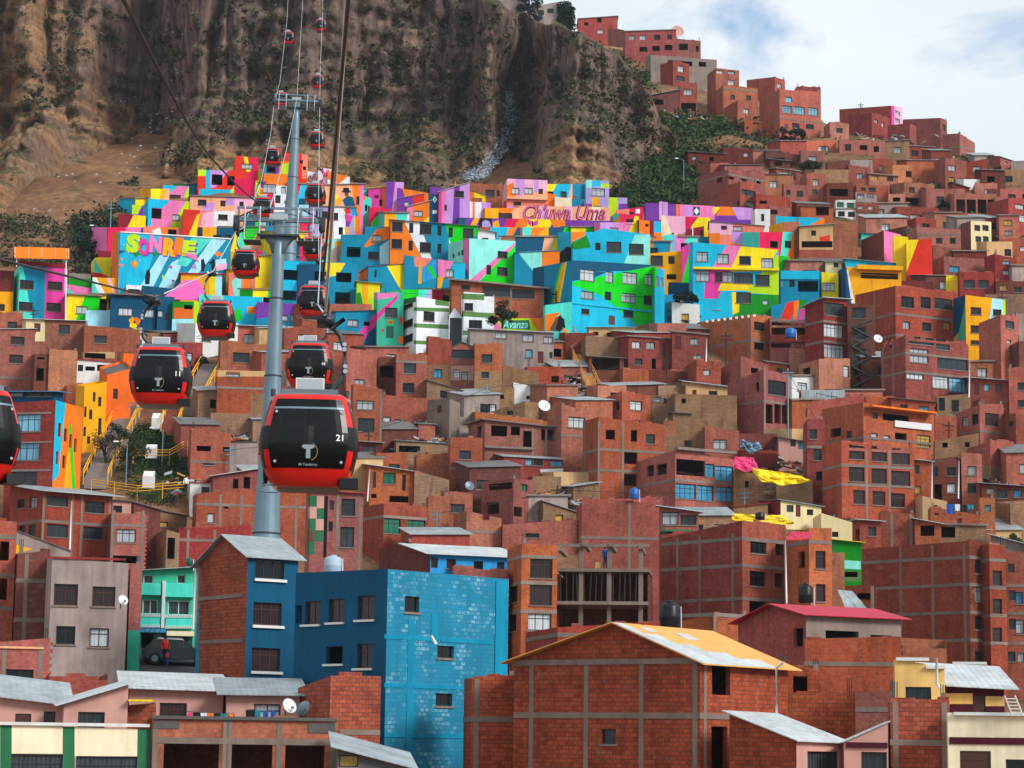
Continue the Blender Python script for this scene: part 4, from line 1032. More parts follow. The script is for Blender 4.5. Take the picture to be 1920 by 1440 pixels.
H('farthest grey shed on the ridge',1896,1896,1935,302,325,'plaster_grey','',depth=5)
H('red house on concrete stilts with two windows and a ragged roof edge',1571,1574,1660,(262,263,264),302,'brick','1584 270 12 13 c;1612 272 14 9 o;1638 274 10 11 o',bx=[('stilt',1574,296,1576,302,0.2,'concrete')])
H('low red house with white paired windows, under a bushy bank',1498,1502,1544,(284,282,284),326,'brick_red','1515 293 16 9 w;1504 315 12 10 w;1521 316 12 10 w')
H('slim orange house with one white window, in the bend of the slope',1500,1513,1549,(332,324,326),378,'brick','1524 336 11 12 w;1523 355 9 9 m')
H('red house with a long grey eave and a white window pair',1442,1456,1501,(318,316,322),350,'brick_red','1461 322 18 12 w;1483 324 9 13 m',roof='slab',pad=0.2)
H('orange house with two dark windows, set on a grey bank',1466,1470,1514,(346,345,348),384,'brick_orange','1474 356 8 10 c;1494 358 12 11 m')
H('dark shed roofed with loose boards, above the orange house',1440,1444,1482,(296,298,302),322,'brick_dark','1452 304 14 7 o',roof='tin',rm='tin_dark',depth=5)
H('flat red house with one central white window',1586,1592,1634,(312,310,316),350,'brick','1606 325 12 10 w')
H('red house against the bank with a curtained window',1629,1633,1674,(299,297,299),332,'brick_red','1648 311 13 10 w')
H('long orange house under a grey eave with yellow and brown windows',1607,1630,1684,(330,326,331),352,'brick_orange','1634 329 13 9 y;1663 331 12 9 c',roof='slab',pad=0.3)
H('orange house with a light pole in front and two windows',1600,1606,1666,(350,347,348),380,'brick_orange','1614 349 9 9 m;1629 350 13 10 m')
H('grey upper floor with two white windows, above the ornate white one',1600,1604,1644,(361,360,366),384,'plaster_grey','1608 363 12 9 w;1626 363 12 9 w')
H('ornate white house with arched panels and green windows',1564,1567,1606,375,412,'plaster_white','1569 379 13 10 g;1588 380 13 10 g;1571 396 13 10 d;1590 397 13 10 d',fr=(392,))
H('pale house with tall arched white windows, beside the ornate one',1602,1605,1648,(379,379,382),414,'brick_red','1608 383 11 9 w;1627 384 11 9 w;1610 398 12 14 w;1628 398 12 14 w')
H('orange house over a black open ground floor',1668,1696,1752,(346,342,346),392,'brick','1704 351 11 11 c;1726 352 10 9 m;1698 372 50 14 o')
H('small orange block with a black window slot',1664,1666,1698,364,392,'brick_orange','1674 370 14 8 o')
H('wide red house with a slightly curved top and three windows',1668,1682,1760,(391,387,391),418,'brick_red','1683 401 13 12 m;1707 402 14 10 w;1734 403 12 10 s')
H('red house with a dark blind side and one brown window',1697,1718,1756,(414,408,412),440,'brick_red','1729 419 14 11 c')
H('red house with a red water tank and two small windows on its flat front',1716,1720,1802,(425,426,431),486,'brick','1755 446 12 11 c;1781 446 11 11 d',fr=(440,))
H('red house with three little windows at the top of the eastern stairs',1752,1773,1812,(300,297,302),352,'brick_red','1778 310 14 10 w;1780 332 10 9 y;1797 334 9 10 w')
H('red house beside a green canopy, below the ridge',1808,1811,1852,(306,304,298),332,'brick_red','1824 312 14 9 w')
H('red house carried by tall concrete pillars over a dark hollow',1776,1790,1869,(364,363,364),406,'brick','1846 355 12 8 w;1793 374 17 26 o;1813 374 17 26 o;1833 374 17 26 o;1852 374 13 26 o',bx=[])
H('corner room of the pillar house with one white window',1822,1828,1870,344,370,'brick_orange','1846 355 12 9 w')
H('slanted roof cottage above the pillar house',1778,1786,1818,(346,342,352),368,'brick_dark','',roof='tin',rm='tin_dark',pad=0.2)
H('cream four window house with oval panels, between red blocks',1796,1821,1859,(422,414,416),470,'plaster_cream','1827 422 11 11 d;1842 422 12 11 d;1829 443 11 11 m;1843 443 11 11 m',left='brick_red')
H('white-railed house with a row of bright windows at the eastern edge',1852,1892,1935,(380,372,372),440,'brick_red','1904 383 16 9 w;1900 402 22 13 w')
H('orange shop front under the bright windows at the eastern edge',1868,1874,1912,(405,404,404),452,'brick_orange','1882 412 16 10 y;1884 432 14 9 w',roof='slab',pad=0.2)
H('orange house with two white boxes, near the eastern edge',1872,1876,1935,(450,448,446),492,'brick_orange','1884 456 14 7 d;1912 462 12 9 w')
H('red hut with a grey stone base, beside the cream four window house',1860,1866,1894,(372,370,372),410,'brick','',depth=4)
H('dark red long wall house with one blue and white window',1748,1770,1850,(488,481,486),518,'brick_red','1780 499 19 11 b')
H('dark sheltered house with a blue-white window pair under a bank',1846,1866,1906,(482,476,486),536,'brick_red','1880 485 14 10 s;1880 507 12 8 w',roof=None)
H('red house with two wide brown windows and a grey pole',1792,1800,1864,(512,510,510),556,'brick_red','1807 525 21 15 m;1834 525 20 15 m')
H('red rooms with a broken yellow wall at the eastern edge',1862,1868,1935,(530,528,528),562,'brick_dark','1874 534 14 10 y;1902 538 14 10 d')
H('stone terrace wall with a flat brick house above it',1845,1848,1935,(552,553,552),585,'adobe','',depth=4)
H('plain red block behind the tall yellow and red walls',1746,1750,1802,(462,461,466),505,'brick_red','')
H('brick house with cracked grey gutter and one slit window, behind the turquoise roof terrace',1660,1700,1722,(432,424,430),460,'brick_dark','',depth=5)
H('big plain red house with three slit windows under its roof',1308,1366,1434,(330,318,324),392,'brick_red','1362 331 14 5 o;1388 335 12 5 o;1414 339 12 5 o;1344 330 10 12 o',fr=(327,))
H('upper storey of the plain red house',1306,1332,1382,(308,306,308),340,'brick_red','')
H('slant-roofed red house with four windows and timber posts',1350,1388,1420,(350,341,344),402,'brick_red','1382 353 0 0 d;1390 355 10 10 m;1400 357 16 11 m;1382 376 10 10 m;1399 378 16 10 w')
H('red wall house with clay gaps, under the slant-roofed one',1414,1418,1482,(364,363,370),410,'brick','1424 376 14 6 o',depth=5)
H('brick outbuilding with a round opening, beside the white boxy cabin',1436,1442,1484,(388,386,390),414,'brick','1444 393 14 9 o',depth=5)
H('orange-red low house on the bank with a dark porch',1498,1502,1562,(388,386,388),420,'brick','1530 388 24 16 o',roof='tin',rm='tin_dark',pad=0.2)
H('row of dark stone huts on the bushy terrace',1284,1290,1356,(286,284,288),312,'brick_dark','1298 293 8 7 w;1330 294 8 8 o',depth=5,roof='tin',rm='tin_dark')
H('dark hut with one white window, next to the stone huts',1352,1356,1412,(276,276,280),310,'brick_dark','1394 286 9 8 w',depth=5)
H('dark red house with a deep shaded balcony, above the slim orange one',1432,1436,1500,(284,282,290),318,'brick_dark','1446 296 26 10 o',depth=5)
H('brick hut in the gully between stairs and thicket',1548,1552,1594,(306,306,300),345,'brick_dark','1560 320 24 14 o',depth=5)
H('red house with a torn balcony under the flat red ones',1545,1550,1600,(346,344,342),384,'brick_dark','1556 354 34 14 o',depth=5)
# -- right middle
H('tall dark house with three white-curtained windows and a zigzag fire stair',1510,1545,1590,(575,560,563),725,'brick_red','1546 568 36 24 m;1544 608 37 24 w;1544 646 39 25 w',fr=(602,640),roof='tin',rm='tin_white',pad=0.5)
H('dark stairwell bay behind the zigzag fire stair',1588,1590,1640,(568,568,572),725,'brick_dark','1597 575 26 22 m;1600 615 24 22 m;1600 655 24 22 d;1602 692 22 18 o')
H('five storey red block with round-topped windows, the largest of the hill',1604,1680,1796,(553,536,548),670,'brick_red','1690 556 24 21 d;1726 557 19 21 d;1752 560 34 20 m;1693 603 13 14 d;1729 605 17 16 m;1769 604 13 14 y',fr=(588,628),fx=(1640,),th=38)
H('lower storeys of the largest red block with wide glazed galleries',1652,1699,1816,(650,628,645),772,'brick_red','1703 627 48 19 m;1755 632 26 24 m;1706 654 35 26 w;1757 668 58 25 m;1700 699 32 12 w;1749 704 30 24 w;1780 709 32 26 s;1657 637 4 16 o;1668 634 4 18 o',fr=(662,697),fx=(1656,1675),th=35)
H('grey and red rooftop room on the largest red block',1650,1682,1750,(532,526,528),556,'brick_dark','',depth=6)
H('big half-open house with terraces, a blue barrel and concrete posts',1314,1408,1446,(603,590,594),690,'brick','1414 604 20 16 d;1414 640 20 16 d',fr=(638,),fx=(1360,1404,1444),th=46)
H('open terrace storeys with slim posts beside the blue barrel',1440,1444,1532,(597,596,610),690,'brick','1447 604 39 24 o;1490 608 36 28 o;1446 644 36 8 o',fr=(601,640),fx=(1487,1530),bx=[('terrace_rail',1446,628,1528,642,0.25,'brick')])
H('red house with one broad black window over an open carport',1364,1432,1482,(720,692,704),815,'brick_red','1440 714 34 27 d;1435 758 14 36 o;1452 758 12 36 o;1466 759 13 36 o;1417 717 6 18 o',fr=(752,),fx=(1434,1480),th=45)
H('red gabled house with white ornaments round its doorway',1352,1389,1440,(690,668,684),735,'brick_red','1408 690 14 10 o',roof=None)
H('short red house with one square window, on the crest of the wall',1430,1434,1476,(680,678,684),700,'brick','1456 690 12 12 m',roof='slab',pad=0.2)
H('orange block house above a glazed balcony and ladder',1498,1536,1594,(684,673,672),745,'brick_orange','1582 686 10 21 w;1505 690 14 16 o')
H('brick parapet house with vertical slits, in front of the curtained windows',1476,1480,1552,(656,652,660),700,'brick','1526 660 16 6 o',depth=5)
H('pale glass balcony house with grey corrugated panels',1498,1502,1594,(735,734,742),790,'brick_red','',bx=[('balcony_panel',1502,732,1584,754,0.3,'tin')],depth=5)
H('orange brick strip house under the corrugated balcony',1510,1513,1620,(752,754,740),800,'brick','',depth=5)
H('dark left wing of the three-bay tenement',1506,1514,1546,(798,786,786),930,'brick_red','1518 805 14 18 m;1526 842 15 21 m;1530 884 12 17 d',fr=(838,))
H('three-bay tenement with nine brown windows, tallest of the eastern slope',1542,1579,1714,(835,826,845),985,'brick','1592 834 29 27 c;1634 837 29 28 c;1672 841 34 30 c;1592 875 29 28 c;1634 879 29 28 c;1671 883 36 30 c;1600 919 22 26 c;1636 921 24 26 c;1669 925 28 26 c',fr=(872,908),fx=(1625,1668),th=24)
H('setback top floor of the tenement with a balustrade and an orange awning',1541,1620,1752,(768,754,780),900,'brick','1636 774 10 11 m;1655 776 50 14 o;1720 816 25 23 y;1557 803 20 16 o;1587 808 10 15 d;1634 812 12 14 d;1657 816 12 8 w;1678 812 22 14 o',fr=(820,),th=40,bx=[('balustrade',1676,792,1744,804,0.2,'frame_white'),('awning',1622,768,1742,771,1.2,'p_orange')])
H('terrace room with an orange awning and three dark doors above the tenement',1544,1548,1680,(792,793,812),850,'brick','1557 803 20 18 o;1587 808 11 18 d;1634 813 12 17 d;1657 817 12 8 w',bx=[('awning',1546,792,1679,796,1.0,'p_orange')],depth=4,th=14)
H('red house with a white eave and tall drainpipes, east of the tenement',1712,1714,1748,(861,862,866),965,'brick','1715 872 9 16 m;1715 911 12 15 y',roof='tin',rm='tin_white',pad=0.3)
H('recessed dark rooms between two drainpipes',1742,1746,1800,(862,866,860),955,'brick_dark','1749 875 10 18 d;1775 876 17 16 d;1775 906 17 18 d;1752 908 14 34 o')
H('orange block with two stacked black windows, east of the drainpipes',1800,1804,1842,(850,848,852),960,'brick','1814 874 17 17 d;1814 906 17 18 d')
H('plain orange block behind the tenement\'s top floor',1750,1754,1794,(782,780,782),850,'brick_orange','')
H('tan mud house with two tiny square windows',1750,1753,1836,(832,826,812),870,'adobe','1767 830 10 9 o;1809 829 9 9 o')
H('orange house with a large brown shutter and a dark side',1792,1838,1882,(776,758,758),838,'brick','1847 775 26 24 c;1803 782 12 18 d;1822 776 12 20 d',fr=(808,))
H('small orange house with one light window, over a tan mud base',1812,1858,1902,(842,826,828),905,'brick','1873 843 12 16 s',paint=[('adobe',[(1800,874),(1904,874),(1904,910),(1800,910)])])
H('dark red side house east of the big brown shutter',1878,1906,1935,(776,775,775),850,'brick_red','1890 790 10 10 m')
H('low red house under a white tin roof with a reddish door',1812,1818,1896,(710,708,714),775,'brick_red','1826 718 10 22 D;1845 720 10 13 s;1866 720 12 14 m',roof='tin',rm='tin_white',pad=0.4)
H('red edge house with two small windows, near the white tin roof',1890,1893,1935,(690,690,688),785,'brick','1908 717 16 14 m;1908 750 14 13 m')
H('tall plain orange block with one barred window, beside the golden tower',1836,1878,1911,(606,590,592),720,'brick','1885 602 17 14 m;1888 637 8 6 d')
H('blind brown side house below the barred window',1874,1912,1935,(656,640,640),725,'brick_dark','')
H('red house with a reddish shutter at the top of a blind wall',1778,1838,1882,(770,748,752),780,'brick_dark','',depth=5)
H('grey roofed strip house with blue windows under the largest block',1668,1672,1752,(748,746,754),800,'brick','1688 758 14 8 d;1722 762 20 12 s',roof='tin',rm='tin_dark',pad=0.3)
H('orange setback wall above the tenement roof',1620,1624,1680,(742,744,744),780,'brick_orange','',depth=4)
H('adobe strip with a green door under the largest block',1754,1758,1820,(744,746,740),800,'adobe','1760 746 12 24 d;1784 750 14 22 d',depth=4)
# -- centre
H('low red house under a grey slab with two white windows and a maroon door',1159,1178,1262,(634,631,637),706,'brick_red','1185 640 16 13 w;1212 641 16 13 w;1236 643 12 25 D;1190 672 14 12 m;1222 672 8 20 o',roof='slab',pad=0.25)
H('red house with a white drainpipe and one white window, right of the maroon door',1256,1260,1326,(622,622,628),705,'brick_red','1294 634 16 12 w;1266 630 11 25 D;1300 665 16 8 d',roof='slab',pad=0.2)
H('brown mud house beside the timber stairway',1080,1098,1160,(650,629,634),690,'adobe','',th=40)
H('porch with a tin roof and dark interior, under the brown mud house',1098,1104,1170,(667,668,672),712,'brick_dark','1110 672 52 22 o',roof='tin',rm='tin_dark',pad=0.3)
H('tattered tan lean-to with stones on its roof',1100,1104,1190,(616,614,614),650,'plaster_tan','1112 622 10 7 o;1138 624 10 7 o',roof='tin',rm='tin',pad=0.3,depth=4)
H('long low terrace wall, orange at one end and dark at the other',1116,1168,1306,(690,692,697),720,'brick','',depth=4,paint=[('brick_dark',[(1216,685),(1310,690),(1310,725),(1216,725)])])
H('small red house with one grey window, above the mud ruins',1286,1306,1352,(686,675,678),730,'brick','1319 693 13 11 w')
H('cream-walled room under a sagging tin roof',1278,1286,1372,(714,716,726),750,'plaster_tan','1329 733 16 10 d;1298 731 8 14 D',roof='tin',rm='tin',pad=0.4,depth=5)
H('large crumbling mud house with a pale patch',1262,1266,1382,(738,738,742),812,'adobe','1278 747 8 9 o',depth=6)
H('red house with a black-barred white window above the mud yard',1134,1166,1220,(746,733,742),800,'brick','1182 752 22 17 w;1154 753 7 16 m;1182 788 18 5 m')
H('mud shed with a broken white window',1216,1222,1266,(744,744,738),785,'adobe','1226 744 14 9 w;1244 747 6 10 d',depth=5)
H('mud hut with a black tin lid, between the red houses',1256,1262,1294,(778,774,776),822,'adobe','',roof='tin',rm='tin_dark',depth=4)
H('orange house with one white-framed window above a pink bundle',1316,1322,1386,(802,801,808),872,'brick','1337 824 26 18 w')
H('brown mud house with a small square window, beside the orange house',1240,1246,1320,(822,820,806),860,'adobe','1283 826 14 12 d')
H('red house framed in concrete with black voids and a tilted roofline',1092,1121,1246,(790,782,797),930,'brick','1136 806 17 18 o;1183 806 12 22 o;1211 814 17 18 m;1169 848 26 22 o;1169 889 25 22 o',fr=(842,881),fx=(1096,1123,1168),th=22)
H('orange brick side wall house, east of the tilted roofline',1242,1246,1268,(792,788,790),845,'brick_orange','',depth=5)
H('wide red house with bright blue shutters on both floors',1194,1266,1376,(866,843,862),965,'brick','1268 862 54 30 o;1322 870 18 24 b;1342 874 33 28 b;1267 907 38 28 b;1307 910 31 29 b;1343 913 31 27 b;1212 873 14 20 o;1230 870 20 20 o',fr=(900,),th=32,roof=None,bx=[('slab_edge',1266,843,1376,848,0.5,'concrete')])
H('brown adobe house with a post in front, below the yellow tarpaulin',1372,1376,1432,(884,882,890),955,'adobe','1397 902 7 12 o',depth=6)
H('brown adobe house holding up the yellow tarpaulin',1452,1456,1524,(902,904,896),950,'adobe','',depth=6)
H('dark mud shed with a satellite-white bundle, above the yellow tarpaulin',1384,1388,1458,(842,844,852),885,'brick_dark','',depth=5)
H('blue-doored white shed with a tin roof, above the yellow tarpaulin',1456,1460,1512,(820,820,828),870,'plaster_pink','1482 824 10 13 m;1497 828 12 14 b',roof='tin',rm='tin_dark',depth=5)
H('cluttered brick terrace with a pale boat-shaped tarpaulin',1378,1382,1460,(844,843,846),870,'brick_red','',depth=4)
H('white cottage with a maroon door and two small windows, below the yellow tarpaulin',1428,1464,1540,(940,938,950),988,'plaster_cream','1475 947 13 13 m;1492 947 9 22 D;1513 955 12 11 d',left='brick_red',roof='tin',rm='tin',pad=0.3)
H('cream shed wall with a rusty pink roof, left of the white cottage',1372,1376,1440,(952,950,944),985,'adobe','',roof='tin',rm='tin_red',pad=0.2,depth=5)
H('cream gable house among grey ropes, above the red and yellow awning',1524,1540,1600,(972,962,980),1015,'plaster_cream','1560 997 12 10 d',depth=5)
H('brick house with a blue window in its tan base, under the white hotel',798,801,846,(632,630,634),738,'brick','813 692 16 16 b',paint=[('adobe',[(795,684),(850,684),(850,745),(795,745)])],cut=[(826,848,638)])
H('narrow pink-fronted house with two white shutters and a green gable',841,844,890,(654,652,652),735,'brick','850 693 12 17 w;865 697 12 16 w;846 656 44 16 m',gr=(866,642),paint=[('plaster_pink',[(840,686),(892,686),(892,713),(840,713)])],roof='tin',rm='tin_green',pad=0.15)
H('square brick house on a tan mud base, right of the green gable',886,889,942,(645,643,644),752,'brick','903 664 20 16 m;903 697 14 12 d',paint=[('adobe',[(880,695),(945,697),(945,755),(880,755)])],cut=[(889,910,647)])
H('cream stepped house with one deep window, right of the square brick one',939,942,987,(650,650,657),700,'plaster_tan','949 669 21 14 d',cut=[(962,988,657)])
H('brown mud house with a sloping top, below the cream stepped one',940,942,1010,(684,684,699),735,'adobe','')
H('red terrace wall with pots, under the grey tenement',985,988,1052,(687,688,688),725,'brick','1034 705 14 12 o',depth=4)
H('white gabled wall with one tiny black window',958,962,1028,(728,717,730),768,'plaster_white','987 742 8 7 o',left='adobe',depth=6)
H('brown mud house with a dark door, left of the white gabled wall',912,917,964,(736,734,726),770,'adobe','938 740 7 8 o')
H('tan mud gable with a small barred window, under the white gabled wall',920,984,1028,(772,752,758),800,'adobe','950 770 12 8 d',th=60)
H('long orange parapet house behind the four black openings',886,890,1026,(772,772,790),815,'brick_orange','',depth=5,th=14)
H('broad red house with four black openings under a concrete slab',878,908,1058,(797,788,804),878,'brick_red','921 798 30 20 o;958 800 17 16 o;981 808 18 30 o;1015 805 30 21 o;894 800 8 20 o',roof='slab',pad=0.4,fx=(999,1024),th=14,bx=[('ledge',908,838,1000,842,0.4,'concrete')])
H('tall orange house with one wide white window',1026,1052,1104,(768,758,772),880,'brick','1066 782 31 20 w',fr=(816,))
H('slim orange tower house with one curtained window, left of the white patch',840,843,904,820,928,'brick','861 845 22 16 m',fr=(878,))
H('low red house with a ragged white patch and blue cloth windows',930,944,1056,(852,856,862),905,'brick_red','985 860 14 12 s;1001 860 17 13 d;1032 864 22 10 b',roof='tin',rm='tin',pad=0.2,paint=[('plaster_white',[(1012,880),(1056,878),(1056,892),(1016,890)])])
H('red house with a shaded balcony and one greenish window',902,962,1000,(903,898,900),992,'brick_red','977 908 12 13 g;955 950 24 18 o;916 906 44 12 o;912 942 24 22 o',th=50)
H('brown mud house wall behind the shaded balcony',994,998,1052,(892,892,894),930,'adobe','')
H('mud house with a cream-framed window, under crumpled tin roofs',1000,1018,1080,(945,940,960),990,'adobe','1041 965 15 12 y',roof='tin',rm='tin',pad=0.2)
H('brown wall house under striped tin sheets',1048,1075,1122,(912,912,905),945,'adobe','',roof='tin',rm='tin',pad=0.3)
H('big windowless red block below the blue shutters',1080,1110,1242,(950,938,932),1040,'brick_red','',fr=(1002,),fx=(1180,),th=20)
H('broken brick wall house beside the construction site',850,874,940,(964,958,972),1030,'brick','',fr=(996,),cut=[(905,918,975)])
H('orange house with one barred window and two pipes',826,832,886,(920,920,926),990,'brick','845 945 26 16 m')
H('flat-topped orange house with pale lintels, left of the barred window',798,802,842,(934,930,930),1000,'brick_orange','',depth=5)
H('long low red walls with a timber deck, behind the construction site',938,942,1082,(986,984,974),1030,'brick_red','985 1000 26 8 d',depth=5)
H('tin-roofed brick house with a green shutter and a white drainpipe',684,692,776,(872,872,884),955,'brick','718 886 24 21 g;699 885 6 30 d;754 890 7 30 d;696 926 10 8 o;730 930 36 12 o',roof='tin',rm='tin_white',pad=0.4)
H('mud wall block right of the green shutter',772,776,842,(884,882,900),955,'adobe','',paint=[('brick',[(770,875),(845,875),(845,888),(770,888)])])
H('red house with two green roller blinds',674,718,800,(950,944,950),1040,'brick','717 972 34 28 g;764 975 34 28 g',fr=(968,))
H('brick house with two white windows beside the big cable car',656,660,716,(722,720,730),850,'brick','669 751 32 17 w;671 784 31 25 m',fx=(714,))
H('dark tin-roofed porch with three windows, under the white window pair',670,674,716,(828,828,830),870,'brick_dark','680 835 24 14 m',roof='tin',rm='tin',pad=0.3,depth=5)
H('orange block with one slot window, right of the curved cable car arm',640,648,706,(654,652,660),760,'brick','665 711 19 10 d',cut=[(690,707,660)])
H('orange house with a curtained and a boarded window over an awning',738,742,800,(668,664,665),760,'brick','757 681 23 19 m;755 718 22 18 d',fr=(678,))
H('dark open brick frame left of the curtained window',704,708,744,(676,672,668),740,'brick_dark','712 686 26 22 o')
H('orange slope-topped house above the rubble yard',712,716,816,(742,740,750),800,'brick','718 781 15 13 w;740 786 12 11 w',depth=5)
H('tan mud house in the alley with one window',796,800,866,(716,713,732),775,'adobe','825 732 20 14 d',roof='tin',rm='tin_dark',pad=0.2)
H('grey alley house with a rusty door beside the stair gully',800,842,862,(750,748,756),830,'concrete','820 760 8 14 D',th=62)
H('brick hut with tin scraps on its lid, in the rubble yard',780,784,816,(796,794,796),832,'brick','',depth=4,roof='tin',rm='tin',pad=0.2)
H('low tan huts with a garden, under the rubble yard',738,742,840,(828,826,832),870,'adobe','748 836 40 12 o',depth=5,roof='tin',rm='tin',pad=0.2)
H('brick and mud house with a sloping tin edge, left of the slim tower house',776,780,846,(856,852,850),905,'brick','',depth=5)
H('brick gable behind the twin cable cars',528,532,612,(618,616,604),690,'brick','558 627 24 13 w')
H('white-walled low house behind the near pylon, with a grey roof',440,444,500,(610,610,612),650,'brick','457 627 26 16 w',roof='tin',rm='tin_white',pad=0.4)
H('brick house with a curtained window just left of the near pylon',408,412,500,(640,637,645),715,'brick','437 661 31 18 m',cut=[(455,502,645)])
H('brick block with a plaster strip of small panes, beside the near pylon',402,405,500,(696,694,696),800,'brick','424 697 26 9 w',paint=[('plaster_tan',[(400,694),(502,694),(502,706),(400,706)]),('adobe',[(470,738),(502,738),(502,790),(470,790)])],fr=(726,))
H('mud and stone base with yellow patches left of the near pylon',390,394,492,(776,774,776),826,'adobe','',depth=5)
H('white plastered yard house under the red porch tiles, beside the near pylon',352,356,420,(906,904,908),945,'plaster_white','378 913 15 10 d',roof='tin',rm='tin_red',pad=0.2,depth=5)
H('red house with patterned vents, west of the white dormer roof',352,356,432,(806,806,812),900,'brick','369 836 26 10 o;418 838 14 9 o;380 868 22 4 d',fr=(865,))
H('house with a steep white tin roof and a dormer',390,398,484,(905,893,880),960,'brick_red','437 898 10 18 o;457 894 12 22 o',roof='tin',rm='tin_white',pad=0.4)
H('long brick wall house with concrete bands, behind the foot of the near pylon',360,366,580,(930,926,908),1030,'brick_red','388 962 14 18 w;420 948 8 6 o',fr=(945,),fx=(412,452,555))
H('lower red wall house with one concrete band, above the blue gable',330,334,470,(990,992,984),1060,'brick_red','',fr=(1012,),fx=(352,402))
# -- west
H('brick block with a small dark window at the very edge, below the mustard storey',-30,-30,42,(586,586,586),640,'brick','14 603 18 12 m')
H('beige and brick house with a white tin eave, under the yellow and green house',40,46,160,(599,598,602),672,'brick','110 609 21 17 m;64 606 12 16 D',roof='tin',rm='tin_white',pad=0.4,paint=[('plaster_cream',[(40,595),(84,595),(84,640),(40,640)])])
H('brick house with two brown windows and a white tin edge, at the western edge',-30,-30,64,(618,618,617),725,'brick','20 631 26 15 c;17 665 26 16 c',fr=(706,),roof='tin',rm='tin_white',pad=0.2)
H('orange brick house with one barred window, under the navy blue house',152,156,262,(612,610,618),690,'brick','177 629 23 14 m;158 662 40 10 o',paint=[('plaster_tan',[(150,660),(215,660),(215,672),(150,672)])])
H('small white walled porch beside the orange brick house',228,230,272,(624,624,626),660,'plaster_white','236 636 30 9 s',roof='tin',rm='tin',depth=4)
H('plain orange brick block with no windows, west of the white patio',86,89,144,(656,655,658),745,'brick_orange','',fr=())
H('white patio house with a pink tile edge and dark doorways',138,142,228,(674,674,680),740,'plaster_white','146 684 10 12 d;160 687 18 8 o;182 684 22 12 o',roof='tin',rm='tin_red',pad=0.2)
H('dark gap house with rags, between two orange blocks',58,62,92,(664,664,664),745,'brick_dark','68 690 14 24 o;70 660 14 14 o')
H('bright orange house with a boxed bay over the stair, behind a cable car',184,197,245,(688,703,690),800,'p_orangewall','212 729 9 19 c',left='p_orangewall',th=50)
H('tall orange house end beside the cable car',224,228,262,(664,662,664),770,'p_orangewall','231 700 7 12 d',depth=5)
H('mustard house with small paired windows along the stairs',140,154,198,(722,724,716),840,'p_gold','174 735 5 18 c;184 744 6 18 c;157 762 5 20 c;167 768 6 18 c;184 784 6 32 c;153 800 8 18 c;163 818 6 14 c',th=60)
H('brick top room over the mustard house',118,124,176,(725,722,718),765,'brick','',depth=4)
apt=H('brick apartment block with sky blue windows and a rainbow painted side',10,97,152,(756,750,765),935,'p_orange','28 777 48 32 s;25 830 48 33 s;23 882 46 30 m;109 793 6 26 c;120 804 6 24 c;130 814 5 26 c;139 822 5 26 c;105 846 5 25 c;117 854 6 24 c',left='brick_red',th=66,fr=(),D=222,paint=[('cyan',[(96,740),(125,740),(110,890),(90,915),(86,915)],'R'),('gold',[(116,932),(127,848),(139,850),(139,932)],'R'),('green',[(129,800),(133,795),(143,932),(136,932)],'R')],bx=[('beam',10,773,96,777,0.05,'concrete'),('beam',10,828,96,831,0.05,'concrete'),('beam',10,880,96,884,0.05,'concrete')])
H('dark rooftop lounge with a blue glass canopy on the apartment block',5,100,118,(735,735,737),760,'p_deepblue','18 732 24 10 w;50 733 26 10 m;78 734 18 9 m',D=222.5,th=66,roof='tin',rm='tin_blue',pad=0.6)
sch=H('long brick school with buttresses and broad windows under a grey hip roof',16,74,208,(928,920,930),1075,'brick','88 931 40 18 m;159 940 37 22 d;88 983 39 24 m;156 988 38 23 m;32 936 14 17 d;55 932 14 20 d;35 986 12 14 m;53 984 14 22 m',fr=(976,),fx=(80,134,152,204),th=28,roof='tin',rm='tin',pad=0.9,up=1.0)
H('lower wing of the brick school with one broad black window',202,206,272,(964,962,964),1075,'brick','218 992 37 25 d;212 1042 46 14 o',fr=(984,),fx=(210,266))
H('pale shed with one window behind the school wing',206,210,247,(940,938,940),985,'plaster_pink','209 948 20 14 d',roof='tin',rm='tin_dark',pad=0.3,depth=5)
H('brown mud house with an orange window frame beside the park',270,298,350,(972,958,968),1010,'adobe','299 978 16 10 y',roof='tin',rm='tin_dark',pad=0.2)
H('brown garage box with a dark doorway, below the mud house',292,310,336,(1000,993,1000),1070,'adobe','314 1008 14 40 o',th=40)
H('black tin slope roofed shed beside the school',244,248,300,(942,942,956),1040,'brick_dark','',roof='tin',rm='tin_dark',pad=0.2)
H('balconied brick house cut by the western edge, below the lounge block',-40,-40,27,(975,975,978),1190,'brick','0 1015 17 36 o;0 1085 13 40 o',fr=(1005,1078,1140),D=150)
H('sloping grey wall house with a mustard tarp, in front of the school',24,28,132,(996,996,1034),1080,'plaster_grey','',D=170,roof='tin',rm='tin_dark',pad=0.1,paint=[('gold',[(28,1020),(62,1030),(28,1038)])])
H('dark red windowless wall house between the balconies and the grey house',20,24,90,(1040,1038,1032),1260,'brick_dark','',D=148,fr=(1088,1162),fx=(46,))
